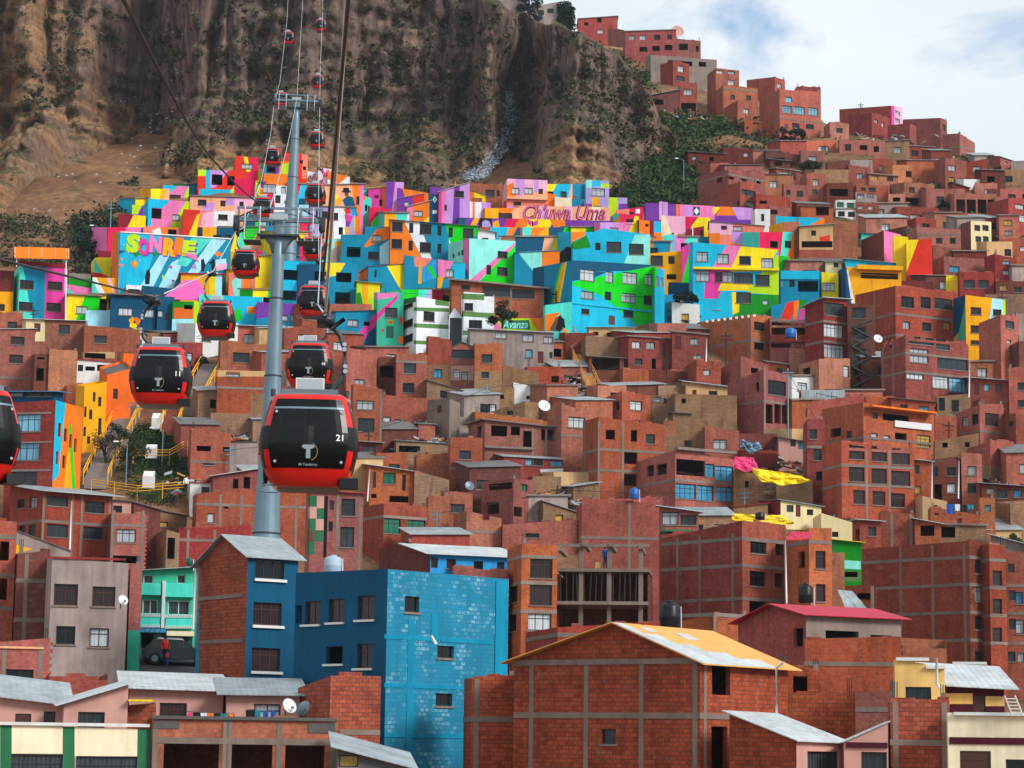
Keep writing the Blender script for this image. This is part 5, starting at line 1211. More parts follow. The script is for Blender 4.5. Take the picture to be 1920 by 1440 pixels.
# -- nearest buildings
H('grey plastered house with two brown shutters and two windows, four storeys of stained wall',81,86,236,(1048,1046,1056),1330,'plaster_grey','101 1095 45 40 c;173 1100 43 37 c;105 1174 36 34 d;168 1178 36 35 w',D=140,th=12,bx=[('coping',86,1045,236,1049,0.1,'brick_red')])
H('narrow red strip house between the grey house and the mint one',234,236,263,(1062,1062,1066),1300,'brick','',D=142,paint=[('tealgreen',[(230,1182),(266,1182),(266,1310),(230,1310)])])
mint=H('mint shop house with white balustrades and two balconies',258,261,366,(1073,1070,1064),1270,'p_tealgreen','267 1078 20 16 W;332 1078 16 16 W;264 1124 32 28 W;315 1126 40 27 W;264 1187 24 52 o;292 1186 10 50 y;306 1185 54 38 E',D=148,th=12,roof='tin',rm='tin',pad=0.5,bx=[('balcony',262,1094,302,1116,0.35,'p_mint'),('balcony',310,1094,364,1120,0.35,'p_mint'),('balcony',260,1150,302,1176,0.35,'p_mint'),('balcony',310,1152,362,1178,0.35,'p_mint'),('pilaster',303,1090,309,1178,0.45,'frame_white'),('shop_awning',250,1180,310,1187,1.2,'tin_blue'),('shop_sign',312,1184,363,1193,0.5,'p_cream')])
def balus():
 h=mint
 for xa,xb,y0,y1 in((260,302,1151,1157),(310,361,1153,1159),(260,300,1172,1177),(310,361,1174,1179)):
  x=xa
  m=MB()
  while x<xb:
   u,v0=h['to']('R',x,y1);_,v1=h['to']('R',x,y0)
   m.box(u-.035,-.40,v0,u+.035,-.36,v1,'frame_white')
   x+=3.2
  m.build('balustrade',h['root'])
balus()
blue=H('blue house with a tall red brick gable side and a silver tin roof',368,457,556,(1060,1041,1041),1330,'p_navy','479 1040 54 45 d;475 1130 53 42 c;472 1215 53 44 c',D=134,th=30,gl=(424,1004),roof='tin',rm='tin',pad=0.35,left='brick_large',paint=[('teal',[(366,1040),(373,1040),(373,1340),(366,1340)],'L')],bx=[('beam',372,1116,456,1123,0.04,'concrete'),('beam',372,1199,456,1206,0.04,'concrete'),('sill',476,1086,536,1091,0.15,'frame_white'),('sill',472,1173,531,1178,0.15,'frame_white'),('sill',469,1259,528,1264,0.15,'frame_white')])
H('wide blue house with white sills, a dark front and a worn blockwork side',549,718,951,(1074,1067,1086),1520,'worn_blue','572 1127 29 44 c;616 1123 30 44 c;670 1117 32 45 c;611 1212 31 32 o;669 1207 29 46 c;759 1118 27 30 d;820 1211 31 23 d;817 1300 31 24 d;552 1135 14 34 o',D=121,th=43,left='p_navy',fr=(),bx=[('sill',566,1171,601,1175,0.15,'frame_white'),('sill',612,1167,646,1171,0.15,'frame_white'),('sill',666,1162,702,1166,0.15,'frame_white'),('sill',608,1245,643,1249,0.15,'frame_white'),('sill',663,1253,698,1257,0.15,'frame_white'),('pilaster',926,1090,948,1520,0.06,'p_teal'),('beam',720,1195,925,1203,0.03,'p_teal'),('beam',720,1284,925,1292,0.03,'p_teal'),('beam',720,1376,925,1384,0.03,'p_teal'),('pilaster',762,1160,774,1520,0.025,'p_teal'),('pilaster',808,1150,820,1205,0.025,'p_teal')],back='p_teal')
H('small red blockwork house in front of the worn blue side wall',556,614,712,(1290,1267,1268),1520,'brick_large','',D=114,th=40,fr=(1372,))
fb=H('large unplastered brick house with concrete grid and an orange tin roof',962,1312,1478,(1240,1240,1245),1640,'brick_large','1127 1367 28 28 m;1335 1243 34 60 o;1334 1362 30 90 o',D=108,th=58,gl=(1157,1170),roof='tin',rm='tin_orange',pad=0.5,fr=(1342,),fx=(995,1098,1202,1303,1322),bx=[('beam',964,1236,1308,1246,0.05,'concrete')])
roof_patch(fb,'roof_sheet',[('tin_white',0,.09,0,.98),('tin_white',.09,.2,0,.72),('tin_white',.2,.34,0,.5),('tin_white',.34,.52,0,.34),('tin_white',.52,.74,0,.2),('tin_white',.18,.27,.8,.9),('tin_white',.44,.56,.66,.82)])
H('lower step of the large brick house, next to the worn blue wall',868,880,968,(1272,1272,1268),1600,'brick_large','',D=116,th=12,fr=(1348,),fx=(892,))
H('brick rear wing with two black doorways beside the orange roof',1456,1460,1540,(1254,1252,1256),1420,'brick_large','1461 1262 5 32 o;1487 1263 27 36 o',D=119,th=15)
H('ragged-topped brick garden wall behind the silver valley roof',1456,1460,1604,(1298,1298,1302),1420,'brick_large','',D=116,th=14,depth=2)
H('house with a silver valley roof and pink walls',1368,1494,1586,(1338,1388,1392),1560,'plaster_pink','1514 1409 60 34 m',D=104,th=52,left='brick_large',roof='tin',rm='tin_white',pad=0.25,fr=())
H('short right slope of the silver valley roof',1584,1584,1666,(1392,1392,1356),1560,'plaster_pink','1615 1410 52 34 m',D=104.5,depth=6,roof='tin',rm='tin_white',pad=0.1,bx=[('fascia',1586,1392,1664,1402,0.1,'p_maroon')])
gold2=H('ochre roof block with white copings and one grey window',1676,1680,1772,(1238,1236,1250),1440,'p_sand','1698 1288 48 30 m',D=112,th=12,cut=[(1736,1773,1252)],bx=[('coping',1680,1233,1742,1239,0.15,'frame_white'),('coping',1736,1248,1772,1254,0.15,'frame_white')])
H('maroon and cream rooms under a silver hip roof, right of the ochre block',1768,1770,1884,(1284,1282,1288),1440,'p_maroon','1824 1304 24 36 R',D=113,th=10,roof='tin',rm='tin_white',pad=0.6,paint=[('sand',[(1768,1300),(1824,1300),(1824,1320),(1768,1320)]),('sand',[(1848,1305),(1890,1306),(1890,1324),(1848,1324)])],up=0.9)
H('ochre parapet step behind the silver hip roof',1790,1790,1852,(1244,1244,1246),1330,'p_sand','',D=118,depth=3,bx=[('coping',1786,1241,1850,1246,0.1,'frame_white')])
H('tall brick pier house with concrete edges, in front of the ochre block',1666,1672,1782,(1318,1316,1314),1560,'brick_large','',D=106,th=14,fr=(1392,),fx=(1680,1772))
H('cream terrace house with a maroon band and white coping, in the lower corner',1776,1780,1960,(1338,1336,1346),1560,'p_cream','1800 1408 58 40 R;1886 1424 40 24 d',D=103,th=10,bx=[('coping',1788,1336,1960,1342,0.2,'frame_white'),('band',1780,1383,1960,1396,0.05,'p_maroon')])
redroof=H('house with a raspberry red tin roof and a grey front',1384,1512,1690,(1168,1152,1152),1290,'concrete','1548 1183 62 17 o;1632 1191 40 12 o;1488 1178 18 34 o',D=150,th=35,left='brick_red',gl=(1452,1134),roof='tin',rm='tin_red',pad=0.5)
H('broad plain red wall house with an orange end, below the raspberry roof',1506,1510,1690,(1198,1200,1195),1380,'brick_red','',D=140,th=12,fr=(1244,),depth=5)
H('orange stepped wall end, right of the broad plain wall',1686,1690,1776,(1196,1196,1200),1380,'brick_orange','',D=142,th=12,depth=5,cut=[(1740,1777,1216)])
H('dark red lower wall house with a small blue window, beside the ochre block',1600,1604,1684,(1296,1296,1296),1420,'brick_red','1668 1284 12 12 d',D=125,th=12,fr=(1330,),depth=5)
H('tall dark brick block with concrete bands and four windows down its end',1606,1822,1862,(1030,1014,1018),1330,'brick_dark','1828 1049 28 27 m;1828 1101 28 27 w;1828 1156 28 25 m;1828 1222 28 24 m',D=196,th=56,fr=(1045,1096,1148,1200),fx=(1690,1750,1810),left='brick_red')
H('slim stair bay with brown panels, at the corner of the tall dark block',1858,1860,1888,(1018,1020,1024),1330,'brick','1861 1070 18 28 c;1861 1123 18 28 c;1861 1177 18 28 c',D=196,th=30,fr=(1050,1102,1154,1206))
H('red house with blue curtains at the edge, beyond the slim stair bay',1884,1888,1960,(1034,1034,1036),1330,'brick','1890 1057 12 16 m;1892 1107 12 18 m;1904 1110 14 22 b;1892 1160 12 20 m;1904 1162 16 26 d;1890 1222 14 18 m;1908 1224 12 18 w',D=198,th=14,fr=(1098,1150,1206))
H('rooftop room with a white tin lid and one greenish window',1598,1612,1652,(978,975,978),1030,'brick_red','1628 988 15 17 m;1604 992 8 24 o',D=204,roof='tin',rm='tin_white',pad=0.4)
H('plain red roof block between two rooftop rooms',1648,1652,1716,(962,958,964),1035,'brick_red','',D=206,fx=(1672,1708))
H('rooftop room with a white gutter and a wide black window',1712,1716,1764,(974,973,982),1030,'brick','1726 985 26 20 o',D=205,roof='tin',rm='tin_white',pad=0.3)
H('grey rooftop shed with a black opening, beside the white gutter',1760,1764,1850,(984,984,986),1030,'adobe','1765 988 26 20 o',D=205,roof='slab',pad=0.2)
H('orange house with a white-framed red door among laundry',1740,1746,1838,(955,950,966),1000,'brick_orange','1795 963 8 22 D;1752 962 8 8 d',D=222)
H('orange cube house with a blue pane, above the white tin slope',1834,1838,1866,(936,934,934),990,'brick_orange','1847 947 11 13 s',D=222)
H('brown mud wall house at the eastern edge, above a white tin slope',1862,1895,1960,(942,944,940),990,'adobe','',D=224)
H('plaster house with a small black window, above the laundry',1716,1730,1776,(934,930,940),970,'plaster_tan','1748 947 10 7 d',D=228)
H('tin-roofed shack with pink and blue cloths at the eastern edge',1838,1842,1960,(906,906,914),960,'brick_dark','1850 916 14 8 w;1868 918 20 16 m;1900 918 16 14 b',D=230,roof='tin',rm='tin',pad=0.4)
H('angled white tin roof shed at the lower eastern edge',1858,1862,1960,(1004,1004,1030),1080,'plaster_grey','',D=200,roof='tin',rm='tin_white',pad=0.5)
H('big brick block with a blind gridded side and tall black windows',1240,1392,1474,(1010,976,984),1230,'brick','1407 1012 30 26 d;1454 1018 15 23 o;1406 1071 30 28 d;1453 1076 15 26 o;1405 1124 31 36 o',D=178,th=48,fr=(1010,1060,1122),fx=(1270,1312,1374),left='brick_red')
H('narrow brick tower with brown shutters, joined to the gridded block',1470,1518,1560,(1010,990,990),1230,'brick_orange','1529 1033 19 33 c;1530 1095 18 33 c;1497 1034 12 31 o;1498 1096 14 28 o',D=176,th=42,fr=(1016,))
H('stub wall of orange brick right of the brown shutters',1556,1558,1584,(1036,1036,1036),1180,'brick_orange','',D=178,depth=4)
H('green-sided balcony house with a yellow awning, behind the shutter tower',1556,1558,1616,(1014,1012,1018),1180,'p_dgreen','1582 1072 26 10 o',D=186,paint=[('palemint',[(1580,1050),(1614,1052),(1614,1068),(1580,1066)]),('moss',[(1582,1070),(1614,1072),(1614,1090),(1582,1090)])],roof='tin',rm='tin_yellow',pad=0.3)
H('dark stepped parapet house with a tilted grey awning',1560,1564,1642,(1100,1098,1098),1230,'brick_dark','1608 1112 28 12 o',D=180,fx=(1636,))
H('low brick house with a broken niche, under the gridded block',1270,1340,1402,(1166,1152,1156),1260,'brick','1345 1154 24 8 o',D=165,th=48,fr=(1152,),fx=(1340,))
H('large windowless red block above the gridded one',1085,1090,1240,(972,934,944),1060,'brick_red','',D=205,fr=(1008,),fx=(1180,),th=16)
H('glazed rooftop veranda with a teal awning',1236,1240,1310,(953,950,960),1000,'brick_red','1240 960 32 24 d;1276 966 30 18 m',D=190,roof='tin',rm='tin_white',pad=0.4,bx=[('awning',1238,996,1296,1000,1.6,'tin_green')])
H('brick wall house beside the teal awning',1236,1240,1300,(1000,1002,996),1060,'brick_red','',D=186,depth=5)
hotel=H('blue hostel with a white and yellow tin roof and brick parapet',760,806,982,(1046,1038,1046),1100,'p_skyblue','808 1045 13 20 c;837 1048 18 18 c;888 1052 18 16 d;932 1054 14 18 c;955 1053 11 18 D',D=176,th=18,left='brick_dark',roof='tin',rm='tin_white',pad=0.5,up=1.1)
H('red house with big brown shutters, right of the blue hostel',950,976,1044,(1030,1019,1022),1240,'brick','994 1048 42 36 c;993 1096 42 39 c;990 1150 44 32 d;952 1094 18 36 c;952 1150 16 34 d',D=170,th=25,fr=(1043,1092,1146))
H('brick parapet with blue balusters below the hostel',846,850,952,(1062,1063,1072),1110,'brick','',D=172,th=14,depth=1.5)
H('dark red wall house in front of the hostel',710,764,808,(1030,1014,1040),1100,'brick_dark','',D=182,th=50)
H('brick house with a green tiled stair panel and two tall windows',572,578,680,(922,920,926),1090,'brick_red','640 935 26 32 m;638 988 26 38 m;618 938 8 18 d;616 978 8 18 d',D=190,th=12,roof='tin',rm='tin_red',pad=0.3,fx=(576,632,674),paint=[('green2',[(578,930),(594,930),(594,950),(578,950)]),('plaster_pink',[(594,930),(608,930),(608,953),(594,953)]),('plaster_pink',[(578,950),(594,950),(594,972),(578,972)]),('green2',[(594,953),(608,953),(608,973),(594,973)]),('green2',[(578,972),(592,972),(592,993),(578,993)]),('plaster_pink',[(592,973),(608,973),(608,994),(592,994)]),('green2',[(590,994),(606,994),(606,1016),(590,1016)]),('brown',[(576,993),(590,993),(590,1016),(576,1016)]),('green2',[(576,1016),(590,1016),(590,1040),(576,1040)]),('black',[(608,930),(615,930),(612,1045),(606,1045)])])
H('brick wall house with a concrete band behind the orange roof',985,1045,1250,(1186,1176,1165),1260,'brick_red','',D=140,th=14,fr=(1190,))
H('brick house with a sloping terrace at the western edge, below the grey house',-40,-40,90,(1206,1206,1196),1420,'brick','10 1255 52 60 d',D=126,fr=(),fx=(4,72),bx=[('coping',-40,1212,82,1216,0.1,'p_peach')])
H('mauve house with a silver lean-to roof and a barred window',106,112,236,(1318,1320,1284),1520,'plaster_pink','146 1335 50 40 m',D=112,th=12,roof='tin',rm='tin_white',pad=0.4,up=0.25)
H('mauve yard house with a maroon door under the same silver roofs',-40,-40,116,(1300,1300,1318),1520,'plaster_pink','28 1338 30 40 R;82 1334 22 26 c',D=114,roof='tin',rm='tin',pad=0.5,up=0.9)
H('stepped brick chimney wall above the mauve house',84,88,200,(1268,1262,1262),1380,'brick','',D=122,cut=[(88,124,1274),(160,201,1275)],depth=2)
H('pinkish house with a curtained window under a wide silver roof',232,236,416,(1290,1290,1296),1480,'plaster_pink','299 1318 51 40 c',D=118,th=12,roof='tin',rm='tin_white',pad=0.5,depth=8,up=0.95)
H('pinkish house with a white curtain and dishes, under a hipped silver roof',416,420,560,(1300,1302,1304),1480,'plaster_pink','476 1320 50 44 w',D=117,th=10,roof='tin',rm='tin',pad=0.5,up=0.9)
H('brick side house with a yellow awning between the mauve and pinkish ones',230,234,290,(1320,1322,1318),1480,'brick_large','',D=113,depth=3,bx=[('awning',240,1312,286,1316,0.8,'tin_yellow')])
H('cream and bottle green gallery building along the lower edge',-40,-40,280,(1357,1357,1368),1560,'p_cream','20 1414 98 60 m;142 1418 116 60 m',D=104,th=6,paint=[('green2',[(0,1350),(22,1350),(22,1500),(0,1500)]),('green2',[(118,1350),(140,1350),(140,1500),(116,1500)]),('green2',[(258,1350),(284,1350),(284,1500),(256,1500)]),('plaster_grey',[(22,1413),(118,1413),(118,1500),(22,1500)]),('plaster_grey',[(140,1418),(258,1418),(258,1500),(140,1500)])],bx=[('coping',-40,1355,280,1361,0.15,'plaster_white')])
gar=H('brick garage building with three black bays and a balustraded terrace',280,285,632,(1344,1344,1352),1560,'brick','306 1394 104 90 o;432 1396 78 90 o;534 1398 74 90 o',D=106,th=6,fr=(1388,),fx=(289,421,428,522,622),bx=[('coping',285,1344,632,1350,0.15,'concrete_dark'),('balustrade',288,1351,336,1366,0.04,'concrete_dark'),('balustrade',578,1356,628,1374,0.04,'concrete_dark')])
H('low tin-roofed shop with yellow glazing, below the worn blue wall',626,630,770,(1406,1404,1440),1560,'concrete_dark','636 1416 36 22 y',D=100,roof='tin',rm='tin',pad=0.3,up=0.6)
# -- ground, cliff, sky
def earth_mat():
 nt=NT('earth')
 tc=nt.n('ShaderNodeTexCoord')
 g=tc.outputs['Object']
 a=nt.noise(g,0.05,5,0.6)
 b=nt.noise(g,0.6,5,0.65)
 c=nt.ramp(nt.math('ADD',nt.math('MULTIPLY',a,0.5),nt.math('MULTIPLY',b,0.5)),[(0.3,hexc('4e3a2e')),(0.5,hexc('7c5a42')),(0.7,hexc('a37c5a'))])
 gr=nt.noise(g,0.16,6,0.68)
 c=nt.mix(nt.ramp(gr,[(0.54,(0,0,0)),(0.66,(0.8,)*3)]),c,nt.ramp(b,[(0.35,hexc('1c2a18')),(0.7,hexc('3e4a26'))]))
 st=nt.n('ShaderNodeTexVoronoi')
 st.inputs['Scale'].default_value=1.6
 nt.l(g,st.inputs['Vector'])
 c=nt.mix(nt.ramp(st.outputs['Distance'],[(0.05,(0.5,)*3),(0.14,(0,0,0))]),c,hexc('9a8c7c'))
 nt.bump(b,0.8,0.5)
 MATS['earth']=nt.set(c,0.95,0,0.1)
earth_mat()
def cliff_mat():
 nt=NT('rock')
 tc=nt.n('ShaderNodeTexCoord')
 geo=nt.n('ShaderNodeNewGeometry')
 g=tc.outputs['Object']
 xyz=nt.n('ShaderNodeSeparateXYZ')
 nt.l(g,xyz.inputs[0])
 big=nt.noise(nt.mapping(g,(1,1,0.6)),0.045,5,0.6)
 fine=nt.noise(g,0.9,6,0.68)
 streak=nt.noise(nt.mapping(g,(1,1,0.07)),0.55,6,0.62)
 strata=nt.noise(nt.mapping(g,(0.05,0.05,1.0)),0.75,4,0.6)
 base=nt.ramp(nt.math('ADD',nt.math('MULTIPLY',streak,0.75),nt.math('MULTIPLY',fine,0.25)),[(0.34,hexc('33272a')),(0.46,hexc('5a4845')),(0.57,hexc('7c655a')),(0.72,hexc('9c8070'))])
 tan=nt.ramp(nt.math('ADD',nt.math('MULTIPLY',strata,0.6),nt.math('MULTIPLY',fine,0.4)),[(0.34,hexc('5a4230')),(0.5,hexc('9a7350')),(0.68,hexc('c89c6e'))])
 hgt=nt.n('ShaderNodeMapRange')
 nt.l(xyz.outputs[2],hgt.inputs[0])
 hgt.inputs[1].default_value=112
 hgt.inputs[2].default_value=84
 west=nt.n('ShaderNodeMapRange')
 nt.l(xyz.outputs[0],west.inputs[0])
 west.inputs[1].default_value=-58
 west.inputs[2].default_value=-76
 low=nt.math('ADD',nt.math('ADD',hgt.outputs[0],nt.math('MULTIPLY',west.outputs[0],0.26)),nt.math('MULTIPLY',nt.math('SUBTRACT',big,0.5),2.6))
 c=nt.mix(nt.ramp(low,[(0.45,(0,0,0)),(0.75,(0.8,)*3)]),base,tan)
 grey=nt.noise(g,0.03,3)
 c=nt.mix(nt.ramp(grey,[(0.45,(0,0,0)),(0.65,(0.5,)*3)]),c,nt.ramp(fine,[(0.3,hexc('3c3a3a')),(0.7,hexc('746c68'))]))
 nz=nt.n('ShaderNodeSeparateXYZ')
 nt.l(geo.outputs['True Normal'],nz.inputs[0])
 veg=nt.math('ADD',nt.math('MULTIPLY',nt.math('ABSOLUTE',nz.outputs[2]),1.5),nt.math('MULTIPLY',nt.math('SUBTRACT',nt.noise(g,0.22,6,0.7),0.5),2.2))
 c=nt.mix(nt.ramp(veg,[(0.80,(0,0,0)),(1.10,(0.8,)*3)]),c,nt.ramp(fine,[(0.32,hexc('22261a')),(0.55,hexc('4a4a2e')),(0.7,hexc('6e6844'))]))
 nt.bump(nt.math('ADD',nt.math('MULTIPLY',fine,0.6),nt.math('MULTIPLY',streak,0.7)),1.0,0.9)
 MATS['rock']=nt.set(c,0.95,0,0.1)
cliff_mat()
def leaf_mat(name,c1,c2):
 nt=NT(name)
 oi=nt.n('ShaderNodeTexCoord')
 n=nt.noise(oi.outputs['Object'],0.5,4,0.7)
 MATS[name]=nt.set(nt.ramp(n,[(0.3,c1),(0.7,c2)]),0.8,0,0.15)
leaf_mat('leaf',hexc('16241a'),hexc('3c5030'))
leaf_mat('leaf_olive',hexc('262c1c'),hexc('56583a'))
leaf_mat('leaf_bright',hexc('1e3a18'),hexc('4a7030'))
leaf_mat('leaf_dry',hexc('3c2e28'),hexc('6e5a4c'))
leaf_mat('leaf_cypress',hexc('0e1a1a'),hexc('1e3430'))
plain('bark',hexc('3a2c24'),0.9)
plain('grass',hexc('3c5a24'),0.9,var=0.4)
plain('asphalt',hexc('4c4c50'),0.9,var=0.2)
plain('stone_step',hexc('8a7e78'),0.9,var=0.3)
plain('rubbish_white',hexc('a8b0b6'),0.7,var=0.3)
plain('rubbish_blue',hexc('7890a4'),0.7,var=0.3)
def nz(x,y,z,oct_=4):
 return noise.fractal(Vector((x,y,z)),0.9,2.1,oct_,noise_basis='PERLIN_ORIGINAL')
def terrain():
 xs=[-170+2.0*i for i in range(180)]
 ys=[40+2.0*j for j in range(300)]
 v,f=[],[]
 for y in ys:
  for x in xs:
   n=nz(x*.06,y*.06,0,4)*1.1-0.9
   if y>330:n+=nz(x*.03+7,y*.03,2,4)*3.0
   v.append((x,y,hill(x,y)+n))
 W=len(xs)
 for j in range(len(ys)-1):
  for i in range(W-1):
   a=j*W+i
   f.append((a,a+1,a+W+1,a+W))
 me=bpy.data.meshes.new('hillside')
 me.from_pydata(v,[],f)
 me.polygons.foreach_set('use_smooth',[True]*len(f))
 me.materials.append(MATS['earth'])
 o=bpy.data.objects.new('hillside',me)
 COL.objects.link(o)
 tag(o,kind='structure')
 return o
terrain()
def plain_ground():
 m=MB()
 m.poly([(-1500,-400,-30),(1500,-400,-30),(1500,1800,-30),(-1500,1800,-30)],'earth')
 tag(m.build('ground'),kind='structure')
plain_ground()
def lerp_table(t,x):
 if x<=t[0][0]:return t[0][1]
 for(a,ya),(b,yb)in zip(t,t[1:]):
  if x<=b:
   s=(x-a)/(b-a)
   s=s*s*(3-2*s)
   return ya+(yb-ya)*s
 return t[-1][1]
def pxX(p):
 return(p-960)/4500*400
RECESS=[(pxX(-250),4),(pxX(-60),-2),(pxX(30),3),(pxX(60),-1),(pxX(130),2),(pxX(200),8),(pxX(265),15),(pxX(330),13),(pxX(385),6),(pxX(450),6),(pxX(540),4),(pxX(640),7),(pxX(700),11),(pxX(780),13),(pxX(860),12),(pxX(905),3),(pxX(950),13),(pxX(985),9),(pxX(1015),-2),(pxX(1060),-5),(pxX(1100),0),(pxX(1200),10)]
SKY=[(-300,-180),(700,-110),(860,-40),(900,4),(960,26),(1010,40),(1075,60),(1110,84),(1150,104),(1190,134),(1215,180),(1250,236),(1300,300)]
SPIRES=[(105,104,2.6,13),(128,97,2.2,9),(20,99,3.5,9),(60,92,3,6),(338,99,3.6,8),(395,104,5.5,9),(450,101,5,8),(520,106,7,7),(600,100,5,8),(690,97,6.5,8),(775,103,4.5,8),(822,95,5.5,7),(870,101,3.5,6),(985,91,4,6),(1062,103,8,7),(1130,99,6,6),(1180,97,5,6)]
def cliff_y(X,z):
 warp=nz(X*.05,z*.03,3.3)*3
 left=max(0.0,min(1.0,(pxX(360)-X)/8))
 y=369+11*left+lerp_table(RECESS,X+warp)
 y+=(z-85)*0.13
 t=max(0.0,100-z+nz(X*.04,1.7,9)*7)
 y-=t*t*0.02*(.35+.65*left)+t*(0.2+.5*left)
 amp=0.35+0.65*(1-math.exp(-max(0,z-84)/9.0))
 r0=abs(noise.noise(Vector((X*.045+warp*.06,z*.006,11.0))))*2
 r1=abs(noise.noise(Vector((X*.12+warp*.12,z*.010,1.0))))*2
 r2=abs(noise.noise(Vector((X*.30+warp*.2,z*.02,5.0))))*2
 y+=(min(r0,.8)*4.5-(min(r1,1)**.55)*5.2-(min(r2,1)**.5)*2.6+3.5)*amp
 for sx,zt,w,o in SPIRES:
  q=(X-pxX(sx)-nz(z*.1,sx,2)*1.5)/w
  if abs(q)<2.2:
   k=max(0.0,min(1.0,(zt-z)/9.0))
   y-=o*math.exp(-q*q*1.6)*(k**.6+.25*k)
 y-=nz(X*.13,z*.05,8,5)*2.2
 y+=nz(X*.45,z*.20,4,4)*0.8
 d=noise.voronoi(Vector((X*.17+warp*.1,z*.12,4.0)))[0]
 y+=(d[1]-d[0]-.35)*-2.6
 y-=noise.noise(Vector((X*.03,z*.42,21.0)))*1.5
 y+=nz(X*.9,z*.7,14,3)*.45
 bed=math.sin(z*1.9+nz(X*.05,z*.1,2)*3.5)
 y-=bed*0.5*max(0,min(1,(112-z)/10))
 s=(z+nz(X*.04,0.4,6,3)*20)/21.0
 fr=s-math.floor(s)
 y+=3.0*(fr-max(0,fr-.8)*5)*.8
 return y
def cliff_top(X):
 z=120.0
 for _ in range(6):
  y=cliff_y(X,z)
  p=X/y*4500+960
  yp=lerp_table(SKY,p)+nz(X*.3,3,3,3)*9
  r=ray(p,yp)
  z=r.z*y
 return z
def cliff():
 nx,nzv=420,230
 x0,x1=-125.0,36.0
 v,f=[],[]
 tops_=[cliff_top(x0+(x1-x0)*i/(nx-1))for i in range(nx)]
 for j in range(nzv):
  for i in range(nx):
   X=x0+(x1-x0)*i/(nx-1)
   top=tops_[i]
   z=62+(top-62)*j/(nzv-1)
   v.append((X,cliff_y(X,z),z))
 for k in(6,26,90):
  for i in range(nx):
   X=x0+(x1-x0)*i/(nx-1)
   b=v[(nzv-1)*nx+i]
   v.append((X,b[1]+k,b[2]+(2.5 if k<30 else 4)+nz(X*.1,k,1)*1.2-(0.06*k if X>pxX(1050)else 0)))
 for j in range(nzv+2):
  for i in range(nx-1):
   a=j*nx+i
   f.append((a,a+1,a+nx+1,a+nx))
 me=bpy.data.meshes.new('cliff')
 me.from_pydata(v,[],f)
 me.polygons.foreach_set('use_smooth',[True]*len(f))
 me.materials.append(MATS['rock'])
 o=bpy.data.objects.new('cliff',me)
 COL.objects.link(o)
 tag(o,kind='structure')
 return o,v,nx,nzv
CLIFF,CV,CNX,CNZ=cliff()
# -- plants
def clump(m,c,r,n,leaf,mats,flat=0.7,rnd=random):
 for _ in range(n):
  d=Vector((rnd.gauss(0,1),rnd.gauss(0,1),rnd.gauss(0,1))).normalized()
  k=rnd.random()**0.4
  p=Vector(c)+Vector((d.x*r*k,d.y*r*k,d.z*r*k*flat+r*flat*0.6))
  a=Vector((rnd.gauss(0,1),rnd.gauss(0,1),rnd.gauss(0,.7))).normalized()
  b=a.cross(Vector((rnd.gauss(0,1),rnd.gauss(0,1),rnd.gauss(0,1)))).normalized()
  s=leaf*rnd.uniform(.5,1.2)
  m.poly([tuple(p+a*s),tuple(p+b*s*.6),tuple(p-a*s),tuple(p-b*s*.6)],rnd.choice(mats))
def inside(poly,x,y):
 c=False
 n=len(poly)
 for i in range(n):
  (x1,y1),(x2,y2)=poly[i],poly[(i+1)%n]
  if(y1>y)!=(y2>y)and x<(x2-x1)*(y-y1)/(y2-y1)+x1:
   c=not c
 return c
def scatter(name,poly,n,rmin,rmax,mats,leaf=0.3,q=22,dens=0.0):
 rnd=random.Random(hash(len(poly)*31+n)%9999)
 m=MB()
 xs,ys=[p[0]for p in poly],[p[1]for p in poly]
 k=0
 tries=0
 while k<n and tries<n*12:
  tries+=1
  x,y=rnd.uniform(min(xs),max(xs)),rnd.uniform(min(ys),max(ys))
  if not inside(poly,x,y):continue
  if dens and nz(x*.02,y*.02,5,3)<dens:continue
  D=ground_depth(x,y)
  if D>485:continue
  p=at(x,y,D)-Vector((0,0,1.0))
  clump(m,p,rnd.uniform(rmin,rmax),q,leaf,mats,0.75,rnd)
  k+=1
 return tag(m.build(name),kind='stuff')
G3=['leaf','leaf','leaf_olive','leaf_bright']
scatter('scrub',[(1075,70),(1150,90),(1205,130),(1240,190),(1290,215),(1420,225),(1470,262),(1440,290),(1330,300),(1310,375),(1190,382),(1085,335),(1110,260),(1140,200),(1110,130)],1500,0.7,2.2,G3,0.36,26)
scatter('scrub',[(1500,215),(1560,255),(1700,262),(1830,300),(1920,330),(1920,480),(1800,430),(1650,330),(1500,300)],420,0.5,1.6,G3,0.32,22)
scatter('scrub',[(0,395),(80,400),(210,440),(215,520),(130,520),(0,480)],380,0.4,1.3,['leaf','leaf_olive','leaf_dry'],0.26,22,0.0)
scatter('scrub',[(250,790),(350,770),(352,915),(310,935),(205,905)],800,0.3,1.0,['leaf','leaf','leaf_bright'],0.15,26)
scatter('scrub',[(130,405),(190,385),(232,345),(252,330),(258,350),(222,400),(205,470),(150,480)],300,0.6,1.7,['leaf','leaf_cypress','leaf'],0.3,26)
